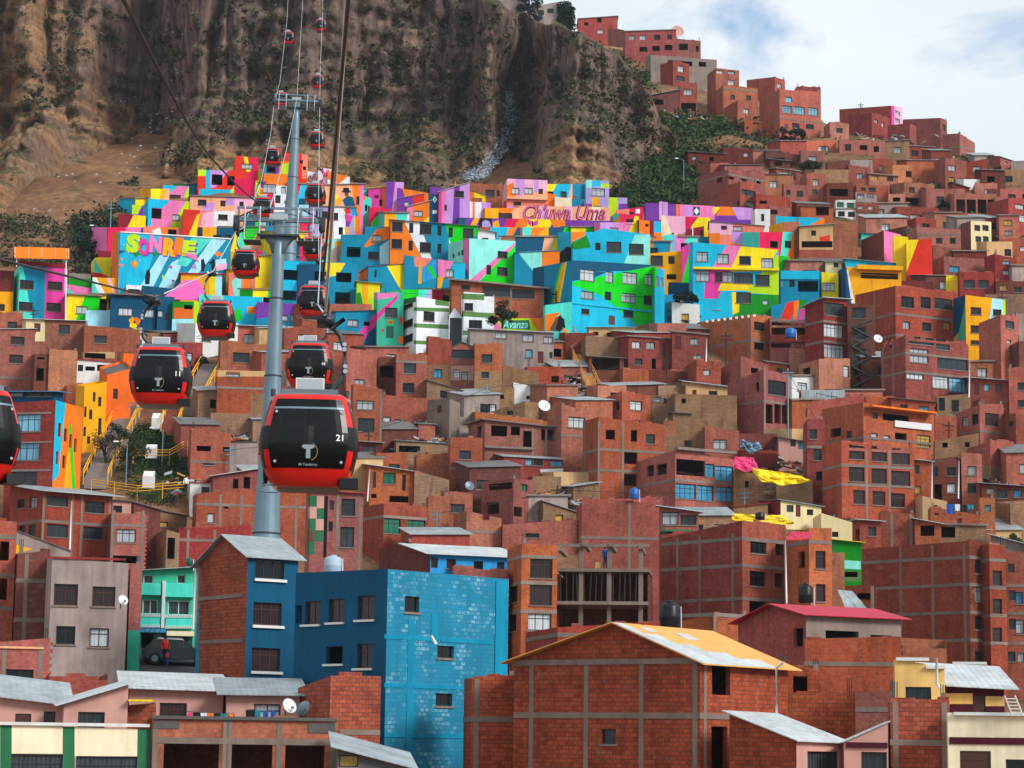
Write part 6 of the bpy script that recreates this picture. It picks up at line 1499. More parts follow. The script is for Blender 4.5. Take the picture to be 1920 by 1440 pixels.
def cliff_scrub():
 rnd=random.Random(5)
 m=MB()
 k=0
 for _ in range(60000):
  i,j=rnd.randrange(2,CNX-2),rnd.randrange(40,CNZ-1)
  a,b,c=Vector(CV[j*CNX+i]),Vector(CV[j*CNX+i+1]),Vector(CV[(j+1)*CNX+i])
  n=(b-a).cross(c-a).normalized()
  wet=nz(a.x*.045,a.z*.06,2.2,3)+0.02*(lerp_table(RECESS,a.x)-4)
  wet+=.16*max(0,min(1,(a.x-pxX(600))/12))
  if abs(n.z)>0.36 and wet>0.0 or abs(n.z)>0.16 and wet>0.3:
   clump(m,a-Vector((0,0.2,0.3)),rnd.uniform(.35,1.5),16,0.36,['leaf','leaf_olive','leaf_olive','leaf_dry'],0.7,rnd)
   k+=1
   if k>=3400:break
 tag(m.build('cliff_scrub'),kind='stuff')
 m=MB()
 g=[(953,172,10),(956,210,22),(950,255,22),(930,290,24),(900,322,30),(880,332,26)]
 for _ in range(2300):
  t=rnd.random()*(len(g)-1)
  i=int(t)
  x,y,w=(g[i][q]+(g[min(i+1,5)][q]-g[i][q])*(t-i)for q in range(3))
  x+=rnd.gauss(0,w*.3)
  d=ray(x,y+rnd.gauss(0,4))
  Y=360.0
  while Y<440 and d.z*Y>60 and Y<cliff_y(d.x*Y,d.z*Y)and d.z*Y>hill(d.x*Y,Y):Y+=.5
  p=d*(Y-0.35)
  s=rnd.uniform(.08,.34)
  a=Vector((rnd.gauss(0,1),rnd.gauss(0,.4),rnd.gauss(0,.6))).normalized()*s
  b=a.cross(Vector((rnd.gauss(0,.4),1,rnd.gauss(0,.4)))).normalized()*s*rnd.uniform(.3,.8)
  m.poly([tuple(p+a),tuple(p+b),tuple(p-a),tuple(p-b)],rnd.choice(['rubbish_white','rubbish_blue','rubbish_white','concrete_dark']))
 for _ in range(110):
  x,y=rnd.choice([(rnd.uniform(40,190),rnd.uniform(320,430)),(330+rnd.gauss(0,12),rnd.uniform(50,300)),(rnd.uniform(220,300),rnd.uniform(180,330))])
  d=ray(x,y)
  Y=330.0
  while Y<440 and Y<cliff_y(d.x*Y,d.z*Y)and d.z*Y>hill(d.x*Y,Y):Y+=.5
  p=d*(Y-0.3)
  s=rnd.uniform(.08,.3)
  m.poly([tuple(p+Vector((s,0,0))),tuple(p+Vector((0,0,s*.6))),tuple(p-Vector((s,0,.02))),tuple(p-Vector((0,0,s*.5)))],'rubbish_white')
 tag(m.build('litter'),kind='stuff')
cliff_scrub()
def rubble():
 """loose boards, tin and stones lying in the yards"""
 rnd=random.Random(8)
 m=MB()
 for x0,y0,x1,y1,n in((716,772,832,806,170),(740,800,870,850,150),(800,728,870,790,90),(1200,190,1330,230,60),(1060,700,1130,760,70),(990,915,1110,950,120),(1370,830,1520,930,160),(400,800,480,830,60),(360,900,420,945,25),(1840,900,1920,960,80),(1560,950,1640,990,60),(1180,440,1300,460,60),(1250,590,1310,640,60),(310,890,355,930,18),(1640,740,1760,770,60),(1600,250,1800,300,70)):
  for _ in range(n):
   x,y=rnd.uniform(x0,x1),rnd.uniform(y0,y1)
   D=ground_depth(x,y)
   p=at(x,y,D)+Vector((0,-.3,.1))
   s,h=rnd.uniform(.15,.7),rnd.uniform(.02,.3)
   a=rnd.uniform(0,3.14)
   e=Vector((math.cos(a),math.sin(a),rnd.uniform(-.4,.4)))*s
   f=Vector((-math.sin(a),math.cos(a),rnd.uniform(-.5,.5)))*s*rnd.uniform(.1,.6)
   m.prism([tuple(p-e-f),tuple(p+e-f),tuple(p+e+f),tuple(p-e+f)],(0,0,h),rnd.choice(['tin','rubbish_white','timber','adobe','bark','tin_dark','brick']))
 tag(m.build('rubble'),kind='stuff')
rubble()
# -- light
sun_dir=Vector((0.74,-0.55,0.60)).normalized()
sd=bpy.data.lights.new('sun','SUN')
sd.energy=3.1
sd.angle=math.radians(18)
sd.color=(1.0,0.965,0.92)
so=bpy.data.objects.new('sun',sd)
COL.objects.link(so)
so.rotation_euler=(-sun_dir).to_track_quat('-Z','Y').to_euler()
W=bpy.data.worlds.new('World')
S.world=W
W.use_nodes=True
t=W.node_tree
t.nodes.clear()
out=t.nodes.new('ShaderNodeOutputWorld')
bg=t.nodes.new('ShaderNodeBackground')
sky=t.nodes.new('ShaderNodeTexSky')
sky.sky_type='NISHITA'
sky.sun_disc=False
sky.sun_elevation=math.asin(sun_dir.z)
sky.sun_rotation=math.atan2(sun_dir.x,sun_dir.y)
sky.altitude=3600
sky.air_density=1.0
tc=t.nodes.new('ShaderNodeTexCoord')
mp=t.nodes.new('ShaderNodeMapping')
mp.inputs['Scale'].default_value=(1,1,1.6)
mp.inputs['Location'].default_value=(0.455,2.3,1.1)
t.links.new(tc.outputs['Generated'],mp.inputs[0])
n1=t.nodes.new('ShaderNodeTexNoise')
n1.inputs['Scale'].default_value=9.0
n1.inputs['Detail'].default_value=7
n1.inputs['Roughness'].default_value=0.55
n1.inputs['Distortion'].default_value=0.4
t.links.new(mp.outputs[0],n1.inputs['Vector'])
r1=t.nodes.new('ShaderNodeValToRGB')
r1.color_ramp.elements[0].position=0.30
r1.color_ramp.elements[0].color=(0.12,0.12,0.12,1)
r1.color_ramp.elements[1].position=0.46
r1.color_ramp.elements[1].color=(0.97,0.97,0.97,1)
t.links.new(n1.outputs['Fac'],r1.inputs[0])
n2=t.nodes.new('ShaderNodeTexNoise')
n2.inputs['Scale'].default_value=4.0
n2.inputs['Detail'].default_value=5
t.links.new(mp.outputs[0],n2.inputs['Vector'])
r2=t.nodes.new('ShaderNodeValToRGB')
r2.color_ramp.elements[0].position=0.35
r2.color_ramp.elements[0].color=(6.9,7.9,8.4,1)
r2.color_ramp.elements[1].position=0.62
r2.color_ramp.elements[1].color=(9.0,9.4,9.6,1)
t.links.new(n2.outputs['Fac'],r2.inputs[0])
mx=t.nodes.new('ShaderNodeMix')
mx.data_type='RGBA'
t.links.new(r1.outputs[0],mx.inputs[0])
gain=t.nodes.new('ShaderNodeVectorMath')
gain.operation='MULTIPLY'
gain.inputs[1].default_value=(0.95,1.65,1.85)
t.links.new(sky.outputs[0],gain.inputs[0])
t.links.new(gain.outputs[0],mx.inputs[6])
t.links.new(r2.outputs[0],mx.inputs[7])
t.links.new(mx.outputs[2],bg.inputs[0])
bg.inputs[1].default_value=0.1
t.links.new(bg.outputs[0],out.inputs[0])
S.view_settings.view_transform='Standard'
S.view_settings.look='None'
S.view_settings.exposure=0.12
S.view_settings.gamma=1.0
S.cycles.max_bounces=6
S.cycles.diffuse_bounces=3
S.cycles.glossy_bounces=3
S.cycles.use_denoising=True
def haze():
 m=bpy.data.materials.new('haze')
 m.use_nodes=True
 nt=m.node_tree
 nt.nodes.clear()
 o=nt.nodes.new('ShaderNodeOutputMaterial')
 v=nt.nodes.new('ShaderNodeVolumePrincipled')
 v.inputs['Color'].default_value=(.80,.88,1.0,1)
 v.inputs['Density'].default_value=0.00008
 v.inputs['Anisotropy'].default_value=0.2
 nt.links.new(v.outputs[0],o.inputs['Volume'])
 MATS['haze']=m
 b=MB()
 b.box(-1510,-410,-31,1510,1810,186,'haze')
 tag(b.build('haze'),kind='stuff')
haze()
# -- cable car
WPROF=[(0,.60),(.05,.68),(.12,.74),(.25,.82),(.4,.88),(.6,.925),(.8,.95),(1.0,.945),(1.2,.91),(1.4,.865),(1.6,.81),(1.74,.765),(1.80,.72),(1.85,.62),(1.88,.4),(1.89,.02)]
def wz(z):
 for(a,wa),(b,wb)in zip(WPROF,WPROF[1:]):
  if z<=b:return wa+(wb-wa)*(z-a)/(b-a)
 return.02
EXP=4.6
def hull(u,z,side,off=0.0):
 """point of the cabin skin; u runs -1..1 across the given side"""
 w=wz(z)+off
 y=(1-abs(u)**EXP)**(1/EXP)
 p=(u*w,-y*w)
 for _ in range(side):
  p=(-p[1],p[0])
 return(p[0],p[1],z)
def patch(m,side,u0,u1,z0,z1,mat,off,nu=14,nz_=10,shape=None):
 g=[]
 for j in range(nz_+1):
  z=z0+(z1-z0)*j/nz_
  g.append([hull(u0+(u1-u0)*i/nu,z,side,off)for i in range(nu+1)])
 for j in range(nz_):
  for i in range(nu):
   m.poly([g[j][i],g[j][i+1],g[j+1][i+1],g[j+1][i]],mat)
def glass_tint():
 nt=NT('cabin_window')
 tr=nt.n('ShaderNodeBsdfTransparent')
 tr.inputs[0].default_value=(.36,.40,.46,1)
 gl=nt.n('ShaderNodeBsdfPrincipled')
 gl.inputs['Base Color'].default_value=hexc('0a0d12')
 gl.inputs['Roughness'].default_value=0.28
 gl.inputs['Specular IOR Level'].default_value=0.35
 mx_=nt.n('ShaderNodeMixShader')
 mx_.inputs[0].default_value=0.8
 nt.l(tr.outputs[0],mx_.inputs[1])
 nt.l(gl.outputs[0],mx_.inputs[2])
 nt.l(mx_.outputs[0],nt.out.inputs[0])
 MATS['cabin_window']=nt.m
glass_tint()
def gondola_proto():
 root=empty('cable_car',(0,0,0),'x','cable car','red cable cars on the line')
 m=MB()
 N=48
 rings=[]
 for z,w in WPROF:
  ring=[]
  for k in range(N):
   a=k*math.tau/N
   c,s=math.cos(a),math.sin(a)
   r=(abs(c)**EXP+abs(s)**EXP)**(-1/EXP)
   ring.append((c*r*w,s*r*w,z))
  rings.append(ring)
 for r0,r1,(z0,_),(z1,_)in zip(rings,rings[1:],WPROF,WPROF[1:]):
  if z0>=.4 and z1<=1.6:
   continue
  mat='cabin_roof' if z0>=1.79 else 'cabin_red'
  for k in range(N):
   j=(k+1)%N
   m.poly([r0[k],r0[j],r1[j],r1[k]],mat)
 m.poly(rings[0][::-1],'cabin_roof')
 for side in range(4):
  for s in(-1,1):
   a,b=sorted((s*.72,s*.93))
   patch(m,side,a,b,.4,1.6,'cabin_red',0,3,8)
   a,b=sorted((s*.93,s*.985))
   patch(m,side,a,b,.4,1.6,'cabin_red',0,3,8)
 m.box(-.6,-.6,.28,.6,.6,.33,'steel_dark')
 body=m.build('body',root,True)
 for side,nm in((0,'front_window'),(1,'side_window'),(2,'rear_window'),(3,'side_window')):
  m=MB()
  ww=.80 if side in(0,2)else.74
  patch(m,side,-ww,ww,.34,1.50,'cabin_window',.008)
  patch(m,side,-ww,ww,.34,.82,'glass_cabin',.012)
  patch(m,side,-ww,ww,1.54,1.70,'glass_cabin',.008,10,3)
  patch(m,side,-ww,ww,1.50,1.54,'steel',.012,10,1)
  if side in(0,2):
   patch(m,side,-.02,.02,.82,1.5,'glass_cabin',.014,2,6)
  w=m.build(nm,root)
  if side==0:
   q=MB()
   for u,z in((-.72,1.44),(.72,1.44),(-.70,.46),(.70,.46)):
    c=Vector(hull(u,z,0,.02))
    q.tube([c+Vector((0,.02,0)),c+Vector((0,-.015,0))],.028,'solar_panel',10)
   q.build('glass_bolt',w)
 for s in(1,3):
  m=MB()
  patch(m,s,-1,1,.70,1.16,'rubber',.022,16,5)
  for k in(-.9,.9):
   pass
  m.build('side_bumper',root)
 m=MB()
 m.tube([(-.72,-.35,1.80),(-.72,-.35,1.94)],.05,'steel_dark',10);m.tube([(.72,-.35,1.80),(.72,-.35,1.94)],.05,'steel_dark',10)
 m.box(-.55,-.6,1.83,.55,.6,1.92,'cabin_roof')
 m.build('roof_frame',root)
 m=MB()
 m.box(-.28,-.42,1.93,.28,-.38,2.17,'frame_white');m.box(-.25,-.425,1.955,.25,-.42,2.145,'solar_panel')
 m.box(-.27,-.38,1.93,.27,.2,2.0,'steel_dark')
 m.build('solar_panel',root)
 m=MB()
 pts=[(.15,0,1.9),(.42,0,1.98),(.60,0,2.2),(.68,0,2.5),(.66,0,2.85),(.56,0,3.1),(.40,0,3.28),(.27,0,3.34)]
 m.tube(pts,[.045,.05,.054,.056,.056,.054,.05,.045],'steel_dark',10)
 m.box(.1,-.35,3.3,.44,.35,3.44,'steel_dark')
 m.tube([(.26,-.55,3.44),(.26,.55,3.44)],.05,'steel',8)
 m.tube([(.36,-.1,3.2),(.64,-.1,3.42)],.045,'rubber',8)
 arm=m.build('hanger_arm',root,True)
 for zc in(2.42,2.86):
  m=MB()
  for d in(-.05,.05):
   c=(.68 if zc<2.6 else.655,-.085,zc+d)
   m.tube([c,(c[0],-.10,c[2])],.045,'solar_panel',10)
  m.build('cover_plate',arm)
 m=MB()
 m.box(.62,-.75,-.02,.98,-.35,.17,'rubber')
 m.build('step_box',root)
 m=MB()
 m.tube([(-.55,-.5,.03),(-.8,-.62,.03),(-.92,-.62,0),(-.92,-.62,-.09),(-.8,-.62,-.12),(-.55,-.62,-.12)],.018,'steel',6)
 m.build('foot_loop',root)
 m=MB()
 y=lambda x,z:hull(x/wz(z),z,0,.05)[1]
 def flat(pts,mat):
  m.poly([(x,y(x,z),z)for x,z in pts],mat)
 flat([(-.13,.74),(-.07,.70),(.07,.70),(.13,.74),(.10,.78),(-.10,.78)],'logo_grey')
 flat([(-.045,.52),(.045,.52),(.04,.70),(-.04,.70)],'logo_grey')
 for i in range(10):
  a0,a1=math.radians(-70+i*13),math.radians(-70+(i+1)*13)
  flat([(.0+.17*math.cos(a0),.65+.17*math.sin(a0)),(.185*math.cos(a0),.65+.185*math.sin(a0)),(.185*math.cos(a1),.65+.185*math.sin(a1)),(.17*math.cos(a1),.65+.17*math.sin(a1))],'logo_gold')
 m.build('emblem',root)
 return root
PROTO=gondola_proto()
def tree_copy(o,parent=None):
 c=o.copy()
 COL.objects.link(c)
 if parent:c.parent=parent
 for ch in o.children:
  tree_copy(ch,c)
 return c
def cabin_text(root,txt,cx,z,w,mat,name):
 me=text_mesh(txt,1.0,0,.02)
 lo,hi=min(v.co.x for v in me.vertices),max(v.co.x for v in me.vertices)
 k=w/(hi-lo)
 m=MB()
 pts=[]
 for v in me.vertices:
  x,zz=cx+(v.co.x-(lo+hi)/2)*k,z+v.co.y*k
  pts.append((x,hull(x/wz(zz),zz,0,.05)[1],zz))
 for p in me.polygons:
  m.poly([pts[i]for i in p.vertices],mat)
 bpy.data.meshes.remove(me)
 m.build(name,root)
CARS=[(577,919,47,0,'21','largest red cable car, numbered 21, with seated passengers behind its dark glass'),(580,731,96,0,'43','red cable car numbered 43, half hidden behind the roof of the largest one'),(300,763,75,1,'11','red cable car numbered 11, hanging over the yellow-railed hillside park'),(-74,905,47,1,'','red cable car cut by the edge of the picture, its side panes showing'),(405,635,121,1,'','red cable car passing the navy and turquoise walls, with a round decal on its glass'),(587,596,141,0,'','red cable car in front of the house with four black openings'),(460,520,165,1,'','red cable car right beside the SONRIE mural, just below the near pylon\'s arm'),(589,488,198,0,'','red cable car partly hidden by the near pylon\'s hanging platform'),(493,410,214,1,'','red cable car just above the near pylon\'s arm, over peach walls'),(591,384,216,0,'','red cable car in front of the violet and white house, beside the far pylon'),(510,311,257,1,'','red cable car over the orange and violet shelter, left of the far pylon'),(593,279,265,0,'','red cable car over the cliff foot, right of the far pylon'),(527,200,320,1,'','red cable car half hidden behind the far pylon\'s crossarm'),(596,167,322,0,'','red cable car over the cliff, just above the far pylon\'s crossarm'),(540,84,346,1,'','red cable car over the grassy buttress, second highest of the line'),(601,60,362,0,'','smallest and highest red cable car, against the dark cliff'),]
CLAMP=[]
NUMBERED=[]
for i,(x,yb,D,mir,num,lab)in enumerate(CARS):
 c=PROTO if i==0 else tree_copy(PROTO)
 c['label']=lab
 c.location=at(x,yb,D)
 c.rotation_euler=(0,0,random.uniform(-.05,.05)+(0.5 if x<0 else 0)-math.atan2(c.location.x,c.location.y)*.5)
 if mir:
  for ch in c.children:
   if ch.name.startswith('hanger_arm'):
    ch.scale=(-1,1,1)
 top=Vector((-.26 if mir else.26,0,3.5))
 CLAMP.append((mir,D,c.location+Matrix.Rotation(c.rotation_euler.z,3,'Z')@top))
 if num:
  NUMBERED.append((c,num))
for c,num in NUMBERED:
 cabin_text(c,num,.60,.92,.14,'lamp_white','number')
 cabin_text(c,'Mi Teleférico',0,.40,.36,'logo_grey','lettering')
def skin_person(name,joints,bones,loc,rz,label,mat_fn,scale=1.0,group=None,pants=None,hair='cloth_black'):
 me=bpy.data.meshes.new(name)
 keys=list(joints)
 me.from_pydata([Vector(joints[k][0])*scale for k in keys],[(keys.index(a),keys.index(b))for a,b in bones],[])
 o=bpy.data.objects.new(name,me)
 COL.objects.link(o)
 sk=o.modifiers.new('skin','SKIN')
 sk.use_smooth_shade=True
 for v,k in zip(me.skin_vertices[0].data,keys):
  r=joints[k][1]*scale
  v.radius=(r,r)
  v.use_root=(k=='pelvis')
 ss=o.modifiers.new('sub','SUBSURF')
 ss.levels=ss.render_levels=2
 dg=bpy.context.evaluated_depsgraph_get()
 nm=bpy.data.meshes.new_from_object(o.evaluated_get(dg))
 COL.objects.unlink(o)
 bpy.data.objects.remove(o)
 b=bpy.data.objects.new(name,nm)
 COL.objects.link(b)
 mats=[]
 nm.materials.clear()
 for p in nm.polygons:
  mn=mat_fn(p.center/scale)
  if mn not in mats:
   mats.append(mn);nm.materials.append(MATS[mn])
  p.material_index=mats.index(mn)
  p.use_smooth=True
 b.location=loc
 b.rotation_euler=(0,0,rz)
 tag(b,label,'person',group)
 h=MB()
 hc=Vector(joints['head'][0])*scale
 for j in range(5):
  pass
 prof_=[(.02,.125),(.07,.115),(.105,.07),(.118,.01),(.112,-.04),(.085,-.075)]
 h.lathe([(r*scale,(z+.015)*scale)for r,z in prof_[::-1]],hair,14,(hc.x,hc.y+.022*scale,hc.z))
 h.build('hair',b,True)
 return b
SIT={'pelvis':((0,0,.45),.15),'belly':((0,.02,.62),.145),'chest':((0,.04,.84),.16),'neck':((0,.03,1.03),.06),'head':((0,0,1.17),.10),'crown':((0,0,1.25),.07),'nose':((0,-.095,1.16),.022),'sl':((.18,.04,.94),.07),'el':((.25,-.04,.68),.05),'hl':((.12,-.25,.56),.04),'sr':((-.18,.04,.94),.07),'er':((-.25,-.04,.68),.05),'hr':((-.12,-.25,.56),.04),'kl':((.12,-.42,.48),.075),'al':((.12,-.42,.08),.05),'tl':((.12,-.58,.04),.04),'kr':((-.12,-.42,.48),.075),'ar':((-.12,-.42,.08),.05),'tr':((-.12,-.58,.04),.04)}
BON=[('pelvis','belly'),('belly','chest'),('chest','neck'),('neck','head'),('head','crown'),('head','nose'),('chest','sl'),('sl','el'),('el','hl'),('chest','sr'),('sr','er'),('er','hr'),('pelvis','kl'),('kl','al'),('al','tl'),('pelvis','kr'),('kr','ar'),('ar','tr')]
def clothes(top,legs):
 return lambda c:'skin' if c.z>1.05 or(c.y<-.2 and.5<c.z<.62 and abs(c.x)<.2 and c.y>-.32)else(top if c.z>.56 else legs)
g0=Vector(PROTO.location)
for dx,dy,top,lab in((-.62,.1,'cloth_black','dark-coated passenger by the left pane inside cable car 21'),(-.12,-.05,'cloth_blue','passenger in the middle of cable car 21, seen from the chest up'),(.38,.2,'cloth_teal','shorter passenger right of the centre bar in cable car 21'),(.66,0,'cloth_black','passenger leaning at the far right pane inside cable car 21')):
 skin_person('person',SIT,BON,g0+Vector((dx,dy,.02)),random.uniform(-.5,.5),lab,clothes(top,'cloth_black'),.88 if dx!=.38 else.78)
# -- pylons
def pylon(label,xb,yb,xt,yt,D,rb,rt,arm,below,scale=1.0,ex=1.8):
 base,top=at(xb,yb,D),at(xt,yt,D)
 d=(top-base).normalized()
 base=base-d*below
 L=(top-base).length
 root=empty('cable_car_pylon',base,label,'pylon','cable car pylons')
 root.rotation_euler=d.to_track_quat('Z','Y').to_euler()
 R=Vector((0,0,1)).rotation_difference(d)
 root.rotation_mode='QUATERNION'
 root.rotation_quaternion=R
 m=MB()
 n=12
 pts=[(rt+(rb-rt)*(1-i/n)**ex,L*i/n)for i in range(n+1)]
 m.lathe([(r,z)for r,z in pts],'steel',28)
 zp=L-.95*scale
 m.prism([(-rt,-.3,zp-1.0),(rt,-.3,zp-1.0),(rt*1.5,-.3,zp-.45),(2.6*rt,-.3,zp),(-2.6*rt,-.3,zp),(-rt*1.5,-.3,zp-.45)],(0,.6,0),'steel')
 pole=m.build('pole',root,True)
 for i in range(1,6):
  z=L*i/6
  r=rt+(rb-rt)*(1-i/6)**ex
  m=MB()
  m.lathe([(r+.01,z-.05),(r+.05,z-.04),(r+.05,z+.04),(r+.01,z+.05)],'steel_dark',24)
  m.build('flange',pole)
 m=MB()
 q=lambda z:rt+(rb-rt)*(1-z/L)**ex
 for k in range(int(L/.35)):
  z=.4+k*.35
  m.box(-.2,q(z)+.13,z,.2,q(z)+.16,z+.03,'steel_dark')
 for s in(-.2,.2):
  m.tube([(s,q(L*i/8)+.15,L*i/8)for i in range(8)],.02,'steel_dark',5)
 m.build('ladder',root)
 a=arm
 s=scale
 m=MB()
 m.box(-a,-.16*s,L-.02,a,.16*s,L+.22*s,'steel')
 m.box(-a,-.06*s,L+.75*s,a,.06*s,L+.88*s,'steel')
 for x in(-a+.1,-a*.5,a*.5,a-.1):
  m.box(x-.06*s,-.06*s,L+.2*s,x+.06*s,.06*s,L+.76*s,'steel')
 for x,dx in((-a,1),(a,-1)):
  m.tube([(x,0,L+.2*s),(x+dx*.5*a,0,L+.8*s)],.05*s,'steel_dark',6)
 m.build('crossarm',root)
 m=MB()
 m.box(-1.25*s,-.6*s,L-.95*s,1.25*s,.6*s,L-.85*s,'steel_dark')
 for x in(-1.2,-.4,.4,1.2):
  m.tube([(x*s,-.58*s,L-.85*s),(x*s,-.58*s,L+.1*s)],.025*s,'steel',5)
 m.tube([(-1.2*s,-.58*s,L-.4*s),(1.2*s,-.58*s,L-.4*s)],.025*s,'steel',5)
 m.box(-.55*s,-.55*s,L+.02,.55*s,-.5*s,L+.38*s,'solar_panel')
 m.build('platform',root)
 for x in(-a*.62,a*.62):
  m=MB()
  for q in(-.45*s,.45*s):
   m.tube([(x+q,-.3*s,L+.85*s),(x+q,-.3*s,L-1.2*s)],.035*s,'frame_white',6)
  for z in(-1.2,-.8,-.4,.3):
   m.tube([(x-.45*s,-.3*s,L+z*s),(x+.45*s,-.3*s,L+z*s)],.022*s,'steel',5)
   m.tube([(x-.45*s,.9*s,L+z*s),(x+.45*s,.9*s,L+z*s)],.022*s,'steel',5)
   for q in(-.45*s,.45*s):
    m.tube([(x+q,-.3*s,L+z*s),(x+q,.9*s,L+z*s)],.022*s,'steel',5)
  m.box(x-.5*s,-.4*s,L-1.25*s,x+.5*s,1.0*s,L-1.2*s,'steel_dark')
  m.build('catwalk',root)
 for x in(-a,a):
  m=MB()
  m.box(x-.06*s,-1.1*s,L-.35*s,x+.06*s,1.1*s,L-.2*s,'steel_dark')
  m.box(x-.18*s,-.2*s,L-.5*s,x+.18*s,.2*s,L+.3*s,'steel_dark')
  tr=m.build('sheave_train',root)
  for k in range(6):
   q=MB()
   yk=(-1.0+.4*k)*s
   q.tube([(x-.06*s,yk,L-.55*s),(x+.06*s,yk,L-.55*s)],.2*s,'rubber',14)
   q.build('sheave',tr)
 return root,base+d*(L-.5*s),R,a
P1=pylon('near steel pylon rising behind the blue house, with a wide crossarm and hanging platforms',499,1010,524,416,140,1.27,.36,2.55,9)
P2=pylon('far steel pylon at the foot of the cliff, standing among the painted houses',541,478,557,190,300,1.4,.40,2.95,10,1.05,1.2)
def cable(name,pts,r,mat,label,sag=0.0,far=None):
 P=[]
 for a,b in zip(pts,pts[1:]):
  a,b=Vector(a),Vector(b)
  n=max(2,int((b-a).length/4))
  for i in range(n):
   t_=i/n
   p=a.lerp(b,t_)
   p.z-=sag*4*t_*(1-t_)*(b-a).length
   P.append(p)
 P.append(Vector(pts[-1]))
 m=MB()
 k=next((i for i,p in enumerate(P)if far and p.y>far[1]),len(P)-1)
 m.tube(P[:k+1],r,mat,6)
 if k<len(P)-1:m.tube(P[k:],r,far[0],6)
 return tag(m.build(name,None,True),label,'cable')
def head(P,side):
 _,p,R,a=P
 return p+R@Vector((side*a,0,-.1))
rt_=sorted([(D,p)for mir,D,p in CLAMP if not mir])
lt_=sorted([(D,p)for mir,D,p in CLAMP if mir])
right=[at(655,-60,22)]+[p for D,p in rt_ if D<138]+[head(P1,1)]+[p for D,p in rt_ if 138<=D<295]+[head(P2,1)]+[p for D,p in rt_ if D>300]+[at(604,-60,385)]
left=[at(-190,440,26)]+[p for D,p in lt_ if 60<D<138]+[head(P1,-1)]+[p for D,p in lt_ if 140<=D<295]+[head(P2,-1)]+[p for D,p in lt_ if D>300]+[at(543,-60,375)]
right.sort(key=lambda p:p.y)
left.sort(key=lambda p:p.y)
cable('haul_rope',right,.026,'cable_steel','haul rope of the ascending line, over the largest cable car and both pylons')
cable('haul_rope',left,.024,'cable','haul rope of the other line, dipping over cable car 11 to the near pylon',0,('cable_steel',78))  # one rope; near stretch darker, shade put into its colour
cable('track_rope',[at(657,-40,20),at(606,520,43)],.021,'cable_brown','thick brown rope coming in steeply over the near pylon from the top edge')
hp1=P1[1]+Vector((-.6,0,1.3))
cable('signal_cable',[at(222,-20,30),at(400,300,80),hp1],.034,'cable','dark signal cable running down from the top edge to the near pylon',0.004)
cable('signal_cable',[hp1,P2[1]+Vector((0,0,1.2)),at(571,-60,380)],.024,'cable_steel','thin signal cable climbing the middle of the line between both pylons',0.006)
# -- street things
def ground(x,y,D=None):
 return at(x,y,D or ground_depth(x,y))
def utility_pole(x,yb,yt,label,mat='steel_dark',r=.10,D=None,lamp=False,arms=True):
 b=ground(x,yb,D)
 h=rise(b,yt)
 root=empty('utility_pole' if not lamp else 'street_lamp',b,label,'pole' if not lamp else 'street lamp','poles on the hillside' if not lamp else 'street lamps on the hillside')
 m=MB()
 m.tube([(0,0,-1.5),(0,0,h)],[r,r*.7],mat,8)
 m.build('post',root)
 m=MB()
 if lamp:
  m.tube([(0,0,h-.1),(-.5,-.1,h+.15),(-.9,-.2,h+.18)],.04,mat,6)
  m.build('lamp_arm',root)
  m=MB()
  m.box(-1.35,-.32,h+.12,-.85,-.1,h+.26,'lamp_white')
  m.build('lamp_head',root)
 elif arms:
  m.box(-.6,-.05,h-.55,.6,.05,h-.43,mat)
  m.box(-.45,-.05,h-1.0,.45,.05,h-.9,mat)
  m.build('crossarm',root)
 return b+Vector((0,0,h))
tops=[]
for a in((1361,710,622,'wooden pole behind the small red house above the mud ruins','bark'),(1478,862,690,'tall grey pole in front of the red house over the carport','steel'),(1603,958,890,'wooden pole with a crossarm in front of the nine brown windows','bark'),(1622,958,905,'shorter grey pole beside the wooden pole at the tenement','steel'),(1396,962,915,'grey pole before the brown adobe house under the yellow tarpaulin','steel'),(1045,970,910,'dark pole standing among crumpled tin roofs','bark'),(818,1022,955,'grey pole beside the red house with green blinds','steel'),(1042,600,545,'thin pole in front of the huge painted pencil tip','bark'),(1300,598,548,'thin pole by the white cottage with the yellow shutter','steel_dark'),(721,640,542,'thin dark pole in front of the watermelon mural','steel_dark'),(852,420,340,'rusty pole in front of the striped pink house','timber'),(131,470,408,'thin dark pole on the scree above the orange awning','bark'),(1892,945,905,'wooden pole before the pink and blue cloths','bark'),(1614,200,192,'antenna pole on the blind red skyline wall','steel_dark')):
 tops.append(utility_pole(*a))
utility_pole(206,450,378,'tall pale pole beside the gully above the mural wall','steel')
for a in((186,470,426,'street lamp leaning over the gully, nearest the mural wall'),(236,906,832,'street lamp standing in the hillside park'),(304,862,806,'bare lamp post by the park stairs'),(1282,352,300,'grey lamp post beside the skyline grey basement')):
 utility_pole(a[0],a[1],a[2],a[3],'steel',.07,None,True)
utility_pole(236,1238,1192,'short black post at the kerb by the grey plastered house','steel_dark',.06,147,False,False)
wires=[(0,1,'power line from the wooden pole to the tall grey pole'),(1,2,'power line across the yellow tarpaulin yard'),(2,3,'short power line between the two tenement poles'),(2,12,'power line from the tenement to the eastern edge'),(4,5,'power line over the crumpled tin roofs'),(5,6,'power line from the tin roofs to the red house with green blinds'),(7,8,'power line in front of the big blue and green block'),(9,7,'power line over the graffiti wall')]
for a,b,lab in wires:
 cable('power_line',[tops[a]-Vector((0,0,.4)),tops[b]-Vector((0,0,.4))],.028,'cable',lab,0.012)
